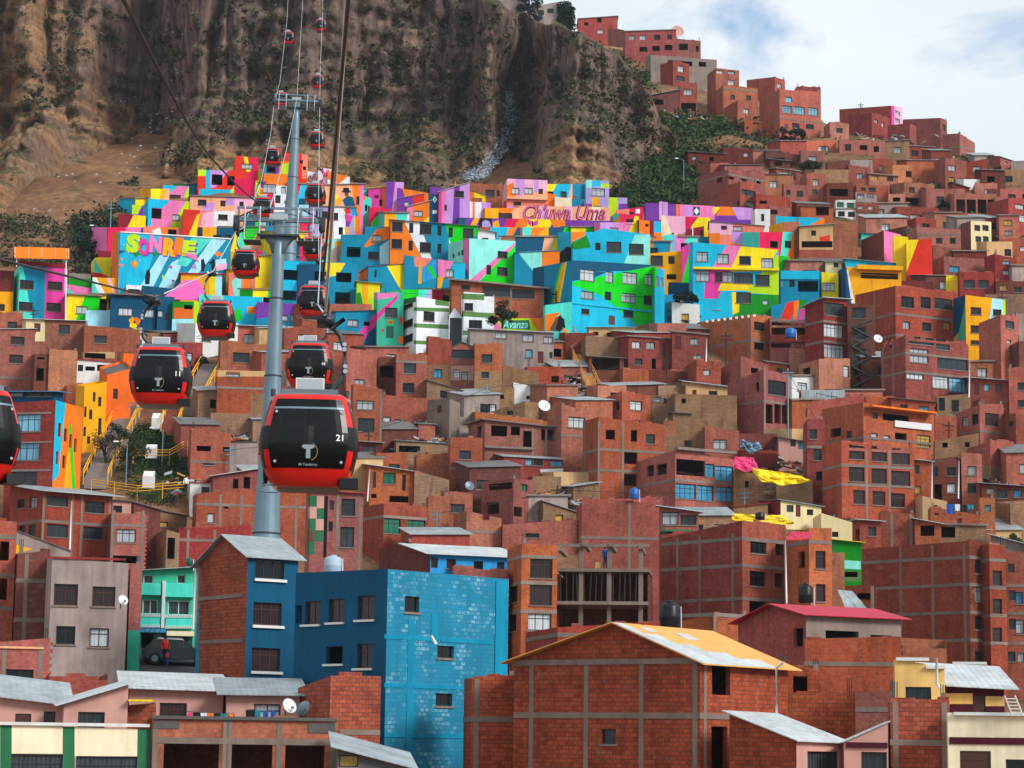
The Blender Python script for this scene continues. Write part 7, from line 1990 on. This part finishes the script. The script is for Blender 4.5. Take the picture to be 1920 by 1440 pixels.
extra=[utility_pole(*a)for a in((690,868,800,'leaning pole at the rubble yard below the white window pair','bark'),(912,780,720,'grey pole between mud houses near the white gabled wall','steel'),(1250,720,660,'pole at the end of the long low terrace wall','bark'),(1560,800,735,'thin pole before the corrugated balcony','steel'),(1780,860,790,'wooden pole by the tan mud house with square windows','bark'),(1700,470,425,'thin pole between the yellow and red tall walls','steel_dark'),(1560,410,365,'pole near the ornate white house','bark'),(1880,600,550,'pole on the stone terrace at the eastern edge','bark'),(60,640,575,'pole before the beige and brick house','bark'),(430,900,835,'pole behind the white dormer roof','steel'))]
for i,(a,b,lab)in enumerate(((0,1,'power line sagging over the stair gully'),(1,2,'power line over the mud ruins'),(2,3,'power line in front of the half-open house'),(3,4,'power line over the tenement roof'),(4,7,'power line climbing to the stone terrace'),(5,6,'power line over the slope behind the golden portal'),(5,7,'power line above the largest red block'),(9,0,'power line passing behind the largest cable car'),(8,9,'power line over the hillside park'))):
 cable('power_line',[extra[a]-Vector((0,0,.45)),extra[b]-Vector((0,0,.45))],.026,'cable',lab,0.015)
def dish(x,y,D,r,label,mat='frame_white',rz=0.4,group='satellite dishes on roofs and walls'):
 root=empty('satellite_dish',at(x,y,D),label,'satellite dish',group,rz)
 m=MB()
 N=20
 rings=[]
 for k in range(5):
  rr=r*(.02+.98*k/4)
  rings.append([(rr*math.cos(q*math.tau/N),-.25*rr*rr/r-.02,rr*math.sin(q*math.tau/N)*1.05)for q in range(N)])
 for r0,r1 in zip(rings,rings[1:]):
  for q in range(N):
   j=(q+1)%N
   m.poly([r0[q],r0[j],r1[j],r1[q]],mat)
 d_=m.build('reflector',root,True)
 d_.rotation_euler=(-.45,0,0)
 m=MB()
 m.tube([(0,.02,0),(0,.25,-.2),(0,.25,-r*1.5)],.03,'steel_dark',6)
 m.build('mount',root)
 m=MB()
 m.tube([(0,-.1,-r*.9),(0,-r*.9,-.05)],.018,'steel_dark',5)
 m.box(-.05,-r*.9-.06,-.1,.05,-r*.9+.06,.02,'steel')
 m.build('feed_arm',root)
for a in((541,1325,112,.36,'white satellite dish on the garage terrace, nearest the white curtain','frame_white',.7),(571,1330,111.5,.36,'grey satellite dish on the garage terrace, facing away','steel',-2.4),(1020,762,238,.62,'white satellite dish on the tan mud gable','frame_white',.3),(880,912,228,.45,'grey satellite dish at the corner of the slim orange tower house','steel',.3),(1646,636,258,.5,'pale satellite dish beside the fire stair','frame_white',.2),(1812,444,345,.8,'white satellite dish near the red water tank','frame_white',.2),(1270,60,470,1.3,'large dish standing on the double-windowed skyline house','plaster_pink',.2),(230,1126,139,.3,'small dish on the side of the grey plastered house','frame_white',.6)):
 dish(*a)
def tank(x,yb,D,r,h,mat,label,stand=0):
 root=empty('water_tank',at(x,yb,D),label,'water tank','rooftop water tanks')
 m=MB()
 m.lathe([(r*.96,0),(r,.05*h),(r,.36*h),(r*1.03,.40*h),(r,.44*h),(r,.78*h),(r*.85,.88*h),(r*.4,.95*h)],mat,24)
 m.build('barrel',root,True)
 m=MB()
 m.lathe([(r*.42,.93*h),(r*.44,h),(r*.3,1.02*h)],mat,16)
 m.build('lid',root,True)
 m=MB()
 if stand:
  for k in range(4):
   a=k*math.pi/2+.7
   m.tube([(r*.8*math.cos(a),r*.8*math.sin(a),0),(r*.8*math.cos(a),r*.8*math.sin(a),-stand)],.04,'steel_dark',5)
  m.build('stand',root)
 m=MB()
 m.tube([(r+.05,-.1,.8*h),(r+.08,-.1,-.3)],.03,'pipe_white',6)
 m.build('pipe',root)
tank(1256,1176,135,.56,1.45,'tank_black','big black water tank behind the orange roof')
tank(624,1074,127,.46,.92,'tank_grey','pale grey water tank on the roof of the wide blue house',.2)
tank(1511,1130,172,.52,1.35,'tank_black','black water tank on a bracket before the shutter tower',.3)
tank(1189,935,205,.40,.95,'tank_blue','blue water tank beside the windowless red block')
tank(1425,975,188,.38,.62,'tank_black','small black water tank beside the yellow roof sheet')
tank(1482,633,262,.58,1.1,'tank_blue','blue barrel on the open terrace of the half-open house')
tank(355,1061,146,.20,.5,'door_green','small green drum on the roof beside the blue house\'s gable')
tank(1790,438,342,.8,.8,'cloth_pink','red tank lying flat on the roof next to a white dish')
def sheet(name,label,cat,pts,D,mat,fold=.25,th=.03,n=30):
 """cloth or sheet hung between four points of the picture, with folds"""
 a,b,c,d=[at(x,y,D+(0,0,1.6,1.6)[i])for i,(x,y)in enumerate(pts)]
 m=MB()
 g=[]
 for j in range(n+1):
  row=[]
  for i in range(n+1):
   u,v=i/n,j/n
   p=a.lerp(b,u).lerp(d.lerp(c,u),v)
   p.y+=2.2*fold*(math.sin(u*17+v*4)*.18+math.sin(u*41-v*9+math.sin(v*6)*2)*.12+nz(u*4,v*4,D)*.8)
   p.z+=fold*(nz(u*3,v*3,D+5)*.5-1.2*math.sin(math.pi*u)*(1-v))
   row.append(p)
  g.append(row)
 for j in range(n):
  for i in range(n):
   m.poly([tuple(p)for p in(g[j][i],g[j][i+1],g[j+1][i+1],g[j+1][i])],mat)
 o=m.build(name,None,True)
 return tag(o,label,cat)
sheet('tarpaulin','big wrinkled yellow tarpaulin hung over the mud yard','tarpaulin',[(1428,903),(1520,902),(1498,890),(1404,876)],231,'tarp_yellow',.28)
sheet('blanket','crumpled pink and orange blanket beside the yellow tarpaulin','blanket',[(1374,876),(1424,880),(1412,858),(1378,855)],232,'cloth_pink',.22)
sheet('roof_sheet','yellow arched roof sheet beside the small black water tank','roof sheet',[(1372,974),(1490,982),(1468,966),(1374,964)],189,'tin_yellow',.25)
sheet('awning','red and yellow awning over the recess of the shutter tower','awning',[(1472,1012),(1518,1010),(1528,998),(1484,996)],174,'tin_red',.05)
sheet('tarpaulin','white plastic sheet bunched on the edge of the brush','tarpaulin',[(1204,184),(1230,184),(1228,168),(1210,170)],445,'rubbish_white',.6)
sheet('tarpaulin','grey plastic sheet beside the orange box room','tarpaulin',[(1312,182),(1326,180),(1324,168),(1314,168)],440,'rubbish_white',.6)
sheet('tarpaulin','pale boat-shaped plastic bundle on the cluttered terrace','tarpaulin',[(1388,840),(1430,842),(1424,830),(1388,826)],241,'rubbish_blue',.4)
sheet('awning','tilted grey tin awning on a white post, right of the stub wall','awning',[(1586,1140),(1626,1141),(1598,1108),(1570,1106)],171,'tin',.04)
def stairs(label,pA,pB,w,n,mat,rails=True,rmat='yellow_rail',cat='stairs',lift=.25):
 a,b=ground(*pA)+Vector((0,-.4,lift)),ground(*pB)+Vector((0,-.4,lift))
 d=b-a
 dh=Vector((d.x,d.y,0)).normalized()
 s=Vector((dh.y,-dh.x,0))*(w/2)
 root=empty('stairway',a,label,cat,'stairways up the hill')
 m=MB()
 for i in range(n):
  p,q=a.lerp(b,i/n)-a,a.lerp(b,(i+1)/n)-a
  z1=q.z
  c=[p-s,p+s,q+s,q-s]
  lowz=p.z-.9
  base=[Vector((v.x,v.y,lowz))for v in c]
  m.prism([tuple(v)for v in base],(0,0,z1-lowz),mat)
 m.build('flight',root)
 if rails:
  for sd_ in(-1,1):
   m=MB()
   for hgt in(.5,.95):
    m.tube([s*sd_*1.1+Vector((0,0,hgt+.1)),d+s*sd_*1.1+Vector((0,0,hgt+.1))],.06,rmat,6)
   k=max(3,int(d.length/2.2))
   for i in range(k+1):
    p=d*(i/k)+s*sd_*1.1
    m.tube([p+Vector((0,0,-.5)),p+Vector((0,0,1.05))],.06,rmat,6)
   m.build('handrail',root)
stairs('grey stone stairway with yellow rails along the mustard house',(180,905),(246,765),2.2,40,'stone_step')
stairs('upper stairway with yellow rails beside cable car 11',(352,770),(398,688),2.2,30,'stone_step')
stairs('short reddish park steps between thick yellow rails',(318,806),(330,775),1.6,14,'brick_red')
stairs('orange timber stairway zigzagging between mud houses',(1116,745),(1064,632),1.3,34,'timber',True,'timber')
stairs('narrow grey stair alley beside the grey alley house',(876,832),(850,765),1.4,26,'stone_step',False)
def fire_stair():
 D=ground_depth(1590,725)-1.6
 root=empty('fire_stair',at(1596,740,D),'zigzag black iron fire stair on the dark stairwell bay','fire stair','stairways up the hill')
 o=at(1596,740,D)
 pts=[(1636,600),(1598,614),(1634,634),(1598,650),(1634,670),(1598,688),(1634,708),(1600,726)]
 for a,b in zip(pts,pts[1:]):
  m=MB()
  p,q=at(*a,D)-o,at(*b,D)-o
  m.prism([tuple(p),tuple(q),tuple(q+Vector((0,.9,0))),tuple(p+Vector((0,.9,0)))],(0,0,.16),'steel_dark')
  m.tube([p+Vector((0,0,1)),q+Vector((0,0,1))],.05,'steel_dark',5)
  m.tube([p,p+Vector((0,0,1))],.05,'steel_dark',5)
  m.build('flight',root)
fire_stair()
def railing(label,pts,mat='yellow_rail',lift=.2,h=1.0):
 P=[ground(x,y)+Vector((0,-.3,lift))for x,y in pts]
 root=empty('railing',P[0],label,'railing','yellow park railings')
 m=MB()
 for hh in(.45,.75,1.0):
  m.tube([p-P[0]+Vector((0,0,hh*h))for p in P],.04,mat,6)
 for a,b in zip(P,P[1:]):
  k=max(1,int((b-a).length/2))
  for i in range(k+1):
   p=a.lerp(b,i/k)-P[0]
   m.tube([p+Vector((0,0,-.6)),p+Vector((0,0,h))],.045,mat,6)
 m.build('rail',root)
railing('lower yellow railing along the bottom of the hillside park',[(172,922),(258,934),(352,926)])
railing('middle yellow railing crossing the hillside park',[(250,866),(318,866),(354,845)])
railing('yellow railing at the head of the reddish park steps',[(262,778),(306,778),(304,800)])
railing('slanting yellow railing on the bank right of the reddish steps',[(330,806),(355,826),(352,850)])
def planter(x,y,w,h,label):
 D=ground_depth(x,y)-1
 m=MB()
 p=at(x,y,D)
 W_,H_=w*D/FPX,h*D/FPX
 m.box(-W_/2,0,-.5,W_/2,.9,H_*.55,'plaster_white')
 m.prism([(-W_/2,0,H_*.55),(W_/2,0,H_*.55),(W_/2,.9,H_),(-W_/2,.9,H_)],(0,.05,.06),'plaster_white')
 m.box(-W_/2-.03,.9,-.5,W_/2+.03,.97,H_+.06,'plaster_white')
 o=m.build('information_board',None,False,p)
 tag(o,label,'board','white boards in the park')
planter(277,906,20,24,'white board box on the lowest terrace of the park')
planter(282,850,19,18,'white board box behind the middle yellow railing')
planter(294,796,20,23,'white board box beside the reddish park steps')
def tree(x,yb,yt,label,mats,spread=1.0,bare=False,name='tree',D=None,leaf=.16,n=900):
 D=D or ground_depth(x,yb)
 b=at(x,yb,D)
 h=rise(b,yt)
 root=empty(name,b,label,'tree' if name=='tree' else name.replace('_',' '),'trees and bushes among the houses')
 rnd=random.Random(int(x*7+yb))
 m=MB()
 m.tube([(0,0,-.6),(.05,0,h*.25),(0,.05,h*.6)],[h*.05,h*.035,h*.015],'bark',7)
 tips=[]
 for k in range(14 if name=='cypress' else 11):
  a=k*2.4
  z0=h*(rnd.uniform(.02,.25)if name=='bush' else rnd.uniform(.12,.5))
  e=Vector((math.cos(a)*spread*h*rnd.uniform(.25,.5),math.sin(a)*spread*h*rnd.uniform(.2,.45),z0+h*(rnd.uniform(.05,.4)if name=='bush' else rnd.uniform(.2,.5))))
  if name=='cypress':
   z0=h*k/14
   e=Vector((math.cos(a)*spread*h*.12,math.sin(a)*spread*h*.12,z0+h*.04))
  m.tube([(0,0,z0),tuple(Vector((0,0,z0)).lerp(e,.5)+Vector((0,0,.06*h))),tuple(e)],[h*.02,h*.012,h*.005],'bark',5)
  tips.append(e)
 m.build('trunk',root)
 m=MB()
 for e in tips+[Vector((0,0,h*.8))]:
  clump(m,e-Vector((0,0,h*.1)),h*.22*(.7+.5*rnd.random()),n//12,leaf,mats,.8,rnd)
 m.build('crown',root)
tree(942,606,560,'dark round bush on the brick terrace below the glazed balcony',['leaf','leaf_cypress'],1.0,D=272,leaf=.2,name='bush')
tree(1284,575,548,'dark windswept tree behind the white cottage with the yellow shutter',['leaf_cypress','leaf'],1.7,D=287,leaf=.2)
tree(1262,436,420,'small dark bush by the orange and turquoise hut',['leaf_cypress','leaf'],.9,leaf=.2,name='bush')
tree(196,882,815,'bare purplish tree beside the rainbow painted side wall',['leaf_dry','bark'],1.0,leaf=.1,n=1300)
tree(244,888,822,'leafy green tree in the middle of the hillside park',['leaf','leaf_olive'],.9,leaf=.13,n=1100)
tree(222,846,796,'dark leafy tree beside the stone stairway',['leaf_cypress','leaf'],.9,leaf=.13)
tree(338,700,664,'dark agave-like bush above cable car 11',['leaf_cypress','leaf'],1.0,leaf=.16,name='bush')
tree(375,690,660,'spiky bush with pink refuse around, beside the upper stairway',['leaf','leaf_dry'],.9,leaf=.16,name='bush')
tree(800,868,848,'dark garden bush in the low tan huts\' yard',['leaf_cypress','leaf'],1.2,leaf=.14,name='bush')
tree(165,470,428,'dark bush clump in the gully by the leaning street lamp',['leaf_cypress','leaf'],1.2,leaf=.22,name='bush')
tree(1900,1030,1000,'shrub on the bank at the lower eastern edge',['leaf','leaf_olive'],1.2,D=203,leaf=.16,name='bush')
tree(1490,790,764,'bare thorny shrub under the corrugated balcony',['leaf_dry','bark'],1.2,leaf=.12,name='bush')
tree(1520,330,300,'green tuft tree on the bank by the slim orange house',['leaf','leaf_olive'],1.2,leaf=.25)
tree(1490,268,240,'row of trees below the broad four window house',['leaf_cypress','leaf'],1.8,leaf=.3)
tree(1768,396,372,'bush under the pillar house',['leaf','leaf_cypress'],1.2,leaf=.25,name='bush')
for i,(x,yb,yt,lab)in enumerate(((992,34,-26,'broad dark cypress at the top edge, behind the pale concrete house'),(1056,52,8,'dark cypress at the end of the pale concrete house'),(1067,52,16,'slimmer dark cypress beside the skyline red house'))):
 tree(x,yb,yt,lab,['leaf_cypress','leaf_cypress','leaf'],1.0 if i else 2.2,name='cypress',D=None,leaf=.34,n=1600)
# -- street corner by the mint house
def street():
 m=MB()
 q=[at(228,1282,139),at(372,1296,137),at(366,1236,147.6),at(236,1224,147.6)]
 m.poly([tuple(p)for p in q],'asphalt')
 m.poly([tuple(p-Vector((0,0,.1)))for p in q][::-1],'asphalt')
 tag(m.build('street'),kind='structure')
street()
def car():
 c=at(334,1246,145.5)
 root=empty('parked_car',c,'dark estate car with a silver roof rack, parked before the mint shop','car',None,.08)
 def side(z_pts,y0,y1,mat,m):
  m.prism([(x,y0,z)for x,z in z_pts],(0,y1-y0,0),mat)
 m=MB()
 side([(-2.1,.32),(2.05,.32),(2.12,.62),(2.05,.86),(1.1,.95),(-1.95,.98),(-2.15,.8)],-.85,.85,'car_paint',m)
 side([(-1.95,.97),(1.0,.94),(.35,1.42),(-1.45,1.48)],-.74,.74,'car_paint',m)
 m.build('body',root)
 for y in(-.755,.745):
  m=MB()
  for pts in([(-1.78,1.0),(-1.0,.99),(-1.0,1.40),(-1.42,1.41)],[(-.92,.99),(-.2,.98),(-.2,1.39),(-.92,1.40)],[(-.12,.98),(.78,.97),(.26,1.36),(-.12,1.38)]):
   m.prism([(x,y,z)for x,z in pts],(0,.01,0),'glass_mid')
  m.build('side_window',root)
 m=MB()
 m.prism([(1.02,-.66,.97),(1.02,.66,.97),(.44,.62,1.38),(.44,-.62,1.38)],(.02,0,.012),'glass_dark')
 m.build('windscreen',root)
 for x in(-1.35,1.3):
  for y in(-.86,.70):
   m=MB()
   m.tube([(x,y,.33),(x,y+.18,.33)],.33,'rubber',18)
   w=m.build('wheel',root)
   m=MB()
   m.tube([(x,y-.01,.33),(x,y+.19,.33)],.20,'steel',14)
   m.build('rim',w)
 for y in(-.62,.62):
  m=MB()
  m.tube([(-1.3,y,1.47),(-1.2,y,1.56),(.2,y,1.52),(.3,y,1.42)],.03,'frame_white',6)
  m.build('roof_rail',root)
  m=MB()
  m.box(2.02,y-.16,.66,2.1,y+.16,.8,'lamp_white')
  m.build('headlight',root)
  m=MB()
  m.box(-2.16,y-.14,.72,-2.08,y+.14,.92,'cabin_red')
  m.build('tail_light',root)
car()
STAND={'pelvis':((0,0,.92),.13),'belly':((0,0,1.06),.125),'chest':((0,.02,1.28),.15),'neck':((0,.01,1.47),.055),'head':((0,0,1.60),.095),'crown':((0,0,1.68),.065),'nose':((0,-.09,1.59),.02),'sl':((.17,.02,1.38),.065),'el':((.23,0,1.12),.048),'hl':((.22,-.1,.88),.038),'sr':((-.17,.02,1.38),.065),'er':((-.24,.02,1.12),.048),'hr':((-.24,-.08,.88),.038),'kl':((.09,-.03,.5),.07),'al':((.1,.02,.08),.05),'tl':((.11,-.14,.04),.04),'kr':((-.09,.0,.5),.07),'ar':((-.1,.05,.08),.05),'tr':((-.11,-.1,.04),.04)}
def std(top,legs):
 return lambda c:'skin' if c.z>1.49 or(c.z<.93 and abs(c.x)>.17)else(top if c.z>.93 else legs)
skin_person('person',STAND,BON,at(309,1246,144.5),.6,'pedestrian in a red jacket and dark trousers behind the dark estate car',std('cabin_red','cloth_black'))
skin_person('person',STAND,BON,at(313,1249,144),-.4,'child in a pink top beside the pedestrian in red',std('cloth_pink','cloth_blue'),.55)
skin_person('person',STAND,BON,at(1135,1067,181),.3,'builder in blue on the upper deck of the construction site',std('cloth_blue','cloth_black'))
skin_person('person',STAND,BON,at(348,925,229),.5,'person in white standing at the end of the lower park railing',std('cloth_white','cloth_black'))
def construction():
 b=at(1046,1190,178)
 root=empty('construction_site',b,'unfinished concrete building propped with timber poles, with beams sticking out on top','building',None,-.10)
 k=178/FPX
 X=lambda x:(x-1046)*k
 Z=lambda y:(1190-y)*k
 def floor(z,x0,x1,y0,y1,t_=.25,nm='floor_slab'):
  m=MB()
  m.box(x0,y0,z,x1,y1,z+t_,'concrete')
  m.build(nm,root)
 floor(Z(1072),X(1044),X(1216),0,6)
 floor(Z(1134),X(1044),X(1214),-.3,6)
 m=MB()
 m.box(X(1044),5.8,0,X(1216),6,Z(1130),'brick_dark')
 m.box(X(1044),5.85,Z(1130),X(1216),6,Z(1072),'brick_dark')
 m.build('rear_wall',root)
 for x in(1088,1141,1200):
  m=MB()
  m.box(X(x)-.16,.2,-2,X(x)+.16,.5,Z(1018),'concrete')
  m.build('column',root)
 for x in(1044,1214):  # end walls added to darken the open floors
  m=MB()
  m.box(X(x)-.06,.6,0,X(x)+.06,5.8,Z(1076),'brick_dark')
  m.build('shade_wall',root)
 rnd=random.Random(3)
 x=1050
 while x<1212:
  m=MB()
  m.tube([(X(x),.25,Z(1132)),(X(x)+rnd.uniform(-.12,.12),.25,Z(1066)-.26)],.055,'bark',6)
  m.build('prop',root)
  x+=rnd.uniform(9,13)
 for x,y in((1044,1030),(1090,1020),(1140,1022),(1196,1026)):
  m=MB()
  m.box(X(x),-.2,Z(y)-.14,X(x)+.3,6,Z(y)+.16,'concrete')
  m.build('roof_beam',root)
 m=MB()
 m.box(X(1040),-.1,Z(1026),X(1216),.2,Z(1020),'concrete')
 m.build('ring_beam',root)
 m=MB()
 m.box(X(1114),.6,Z(1066),X(1124),1.1,Z(1053),'plaster_tan')
 m.build('cement_bag',root)
construction()
def ladder(label,x0,y0,x1,y1,D,w=.45):
 a,b=at(x0,y0,D),at(x1,y1,D)
 m=MB()
 s=Vector((w/2,0,0))
 for q in(-1,1):
  m.tube([s*q,b-a+s*q],.035,'plaster_white',6)
 n=6
 for i in range(1,n):
  p=(b-a)*(i/n)
  m.tube([p-s,p+s],.028,'plaster_white',6)
 o=m.build('ladder',None,False,a)
 tag(o,label,'ladder')
ladder('white ladder leaning against the terrace of the cream corner house',1908,1342,1893,1304,102)
def clothesline(label,x0,y0,x1,y1,D,items,cat='laundry'):
 a,b=at(x0,y0,D),at(x1,y1,D)
 root=empty('clothesline',a,label,cat)
 m=MB()
 m.tube([(0,0,0),tuple((b-a)*.5-Vector((0,0,.06))),tuple(b-a)],.012,'cable',5)
 m.build('line',root)
 n=len(items)
 for i,(mt,w,h)in enumerate(items):
  p=(b-a)*((i+.5)/n)-Vector((0,0,.04))
  m=MB()
  k=5
  for q in range(k):
   x0_,x1_=-w/2+w*q/k,-w/2+w*(q+1)/k
   d0,d1=.04*math.sin(q*2.1+i),.04*math.sin((q+1)*2.1+i)
   m.poly([(p.x+x0_,p.y-.02,p.z),(p.x+x1_,p.y-.02,p.z),(p.x+x1_*.95,p.y+d1-.02,p.z-h),(p.x+x0_*.95,p.y+d0-.02,p.z-h)],mt)
  m.build('garment',root)
clothesline('washing line of dark and orange clothes on the garage terrace',350,1334,440,1337,110,[('cloth_pink',.2,.32),('cloth_black',.35,.3),('cloth_white',.3,.25),('cloth_orange',.3,.25),('cloth_black',.3,.25),('cloth_teal',.35,.32),('cloth_orange',.4,.15)])
clothesline('washing line with a black shirt in front of the white curtain',462,1329,520,1332,110,[('cloth_black',.4,.38),('cloth_teal',.25,.4),('cloth_blue',.25,.35),('cloth_blue',.25,.4)])
clothesline('blue laundry bundle hung between mud houses near the red door',1776,944,1826,946,219,[('cloth_blue',.8,.9),('cloth_white',.5,.6),('cloth_black',.6,.7),('cloth_teal',.6,.4)])
clothesline('string of white scraps on top of the half-open house',1320,600,1420,588,268,[('cloth_white',.3,.3)]*9)
def pipe(label,pts,D,r=.06):
 m=MB()
 m.tube([at(x,y,D)for x,y in pts],r,'pipe_white',8)
 tag(m.build('drainpipe',None,True),label,'drainpipe','white drainpipes on walls')
pipe('white drainpipe on the corner of the large brick house',[(1468,1243),(1456,1252),(1456,1340)],106.6)
pipe('white drainpipe at the school\'s front wall',[(134,940),(131,1030)],205)
pipe('white drainpipe beside the mint shop house',[(366,1056),(362,1180)],145)
pipe('white drainpipe on the ochre roof block',[(1756,1234),(1757,1282),(1762,1290)],110.5)
pipe('white stub pipe poking from the worn blue wall',[(808,1192),(818,1208)],119,.07)
pipe('white drainpipe by the tin-roofed house with the green shutter',[(693,880),(689,940)],222)
pipe('twin grey drainpipes between the gridded block and the shutter tower',[(1472,1012),(1475,1132)],173.5)
pipe('white drainpipe of the recessed dark rooms',[(1748,866),(1747,935)],228)
pipe('white drainpipe at the orange block with two stacked windows',[(1798,864),(1797,935)],226)
pipe('long white drainpipe right of the glazed galleries',[(1818,676),(1817,745)],236)
pipe('white drainpipe beside the maroon doors',[(1325,635),(1324,678)],255)
# -- the many small huts squeezed between the houses
def fill():
 rnd=random.Random(21)
 cover=[(h['x'][0],h['x'][1],h['y'][0],h['y'][1])for h in HOUSES]
 named=[(((h['x'][0]+h['x'][1])/2,(h['y'][0]+h['y'][1])/2),h['root']['label'])for h in HOUSES]
 town=[(200,455),(222,396),(290,352),(360,345),(400,325),(440,330),(690,352),(1085,345),(1190,392),(1320,395),(1330,300),(1480,265),(1560,236),(1600,262),(1700,264),(1830,292),(1920,330),(1920,1010),(1640,1000),(1240,1000),(1040,1010),(560,1030),(365,990),(350,800),(410,690),(340,640),(150,700),(0,720),(0,560),(170,560)]
 skip=[[(160,920),(190,760),(260,720),(355,640),(420,660),(360,800),(352,930)],[(1050,620),(1075,620),(1135,750),(1095,755)],[(842,740),(870,740),(890,840),(860,840)],[(760,770),(830,770),(830,830),(760,830)],[(1370,840),(1530,840),(1540,940),(1370,940)],[(1090,330),(1200,330),(1330,350),(1420,372),(1200,385)]]
 used=set()
 cells=[]
 y=258
 while y<1012:
  x=6
  while x<1920:
   cells.append((x,y))
   x+=9
  y+=9
 n=0
 for x,y in sorted(cells,key=lambda c:(c[1],c[0])):
  x+=rnd.uniform(-3,3)
  if not inside(town,x,y)or any(inside(s,x,y)for s in skip):continue
  if any(a-1<x<b+1 and t-2<y<bb+1 for a,b,t,bb in cover):continue
  painted=y<560 and x<1480 and not(x>1320 and y<400)
  D=ground_depth(x,y+30)
  w=rnd.uniform(4.2,7.5)*FPX/D
  hh=rnd.uniform(2.3,4.4)*FPX/D
  yt=y-3
  yb=yt+hh
  below=[bb for aa,b_,t,bb in cover if aa<x+w*.5 and b_>x-w*.4 and y-4<t<yb]
  if below:
   yb=max(yt+10,min(yb,min(below)-8))
  a=w*rnd.uniform(0.12,.4)
  x0,x1=x-w*.45,x+w*.55
  xc=x0+a
  (nx_,ny_),lab=min(named,key=lambda q:(q[0][0]-x)**2+2*(q[0][1]-y)**2)
  ref=lab.split(',')[0]
  ref=' '.join(ref.split()[:9])
  while ref.split()[-1]in('a','the','with','and','of','in','on','its','one','two','over','under','above','beside','by','an','below','at','behind','to','three','four','from','right','left','white','black','between','white-framed','big','small','wide'):
   ref=' '.join(ref.split()[:-1])
  rel='just above' if ny_>y+14 else 'just below' if ny_<y-14 else 'next to'
  if painted:
   c1,c2,c3=rnd.sample(['cyan','teal','pink','gold','orange','mint','lilac','yellow','crimson','navy','green','peach','white'],3)
   wall,kind='p_'+c1,c1+' painted hut'
  else:
   wall=rnd.choice(['brick','brick_red','brick','adobe','brick_dark','brick_orange','plaster_grey','adobe','plaster_tan','plaster_white'])
   kind={'brick':'brick hut','brick_red':'red brick hut','adobe':'mud hut','brick_dark':'dark brick hut','brick_orange':'orange hut','plaster_grey':'grey hut','plaster_tan':'tan plastered hut','plaster_white':'whitewashed hut'}[wall]
  rf=rnd.choice(['tin','tin','slab',None,None]if not painted else[None,None,None,'slab'])
  label=f'{kind} {rel} the {ref}'
  if label in used:label=f'low {label}'
  if label in used:label=f'second {kind} {rel} the {ref}'
  if label in used or len(label.split())>16:
   continue
  used.add(label)
  m=3.2
  wn=''
  if rnd.random()<.8:
   wn=f'{xc + (x1 - xc) * rnd.uniform(.15, .5):.1f} {yt + hh * .3:.1f} {1.1 * FPX / D:.1f} {.95 * FPX / D:.1f} {rnd.choice("dmwdwo")}'
  if rnd.random()<.4:
   wn+=f';{xc + (x1 - xc) * rnd.uniform(.6, .75):.1f} {yt + hh * .3:.1f} {.9 * FPX / D:.1f} {.95 * FPX / D:.1f} {rnd.choice("dmwdo")}'
  if rf=='tin' and rnd.random()<.75:
   ytt=(yt+rnd.uniform(-4,2)-3,yt,yt+rnd.uniform(-3,3))
  else:
   ytt=(yt,yt,yt)
  pt=[]
  if painted:
   pt=[('p_'+c2,[(xc,yt-9),(xc+w*rnd.uniform(.2,.6),yt-9),(xc+w*rnd.uniform(.1,.5),yb+9),(xc,yb+9)]),('p_'+c3,[(x1,yt-9),(x1,yb+9),(x1-w*rnd.uniform(.1,.5),yb+9)])]
  H(label,x0,xc,x1,ytt,yb,wall,wn,roof=rf,rm=rnd.choice(['tin','tin','tin_dark','tin_dark']),pad=.25,paint=pt,ext=6,up=rnd.uniform(.8,1.25)if rf=='tin' else 0,name='painted_hut' if painted else 'hut',group='small huts squeezed between the houses',depth=4.5)
  cover.append((x0,x1,yt,yb))
  n+=1
 print('huts',n)
fill()
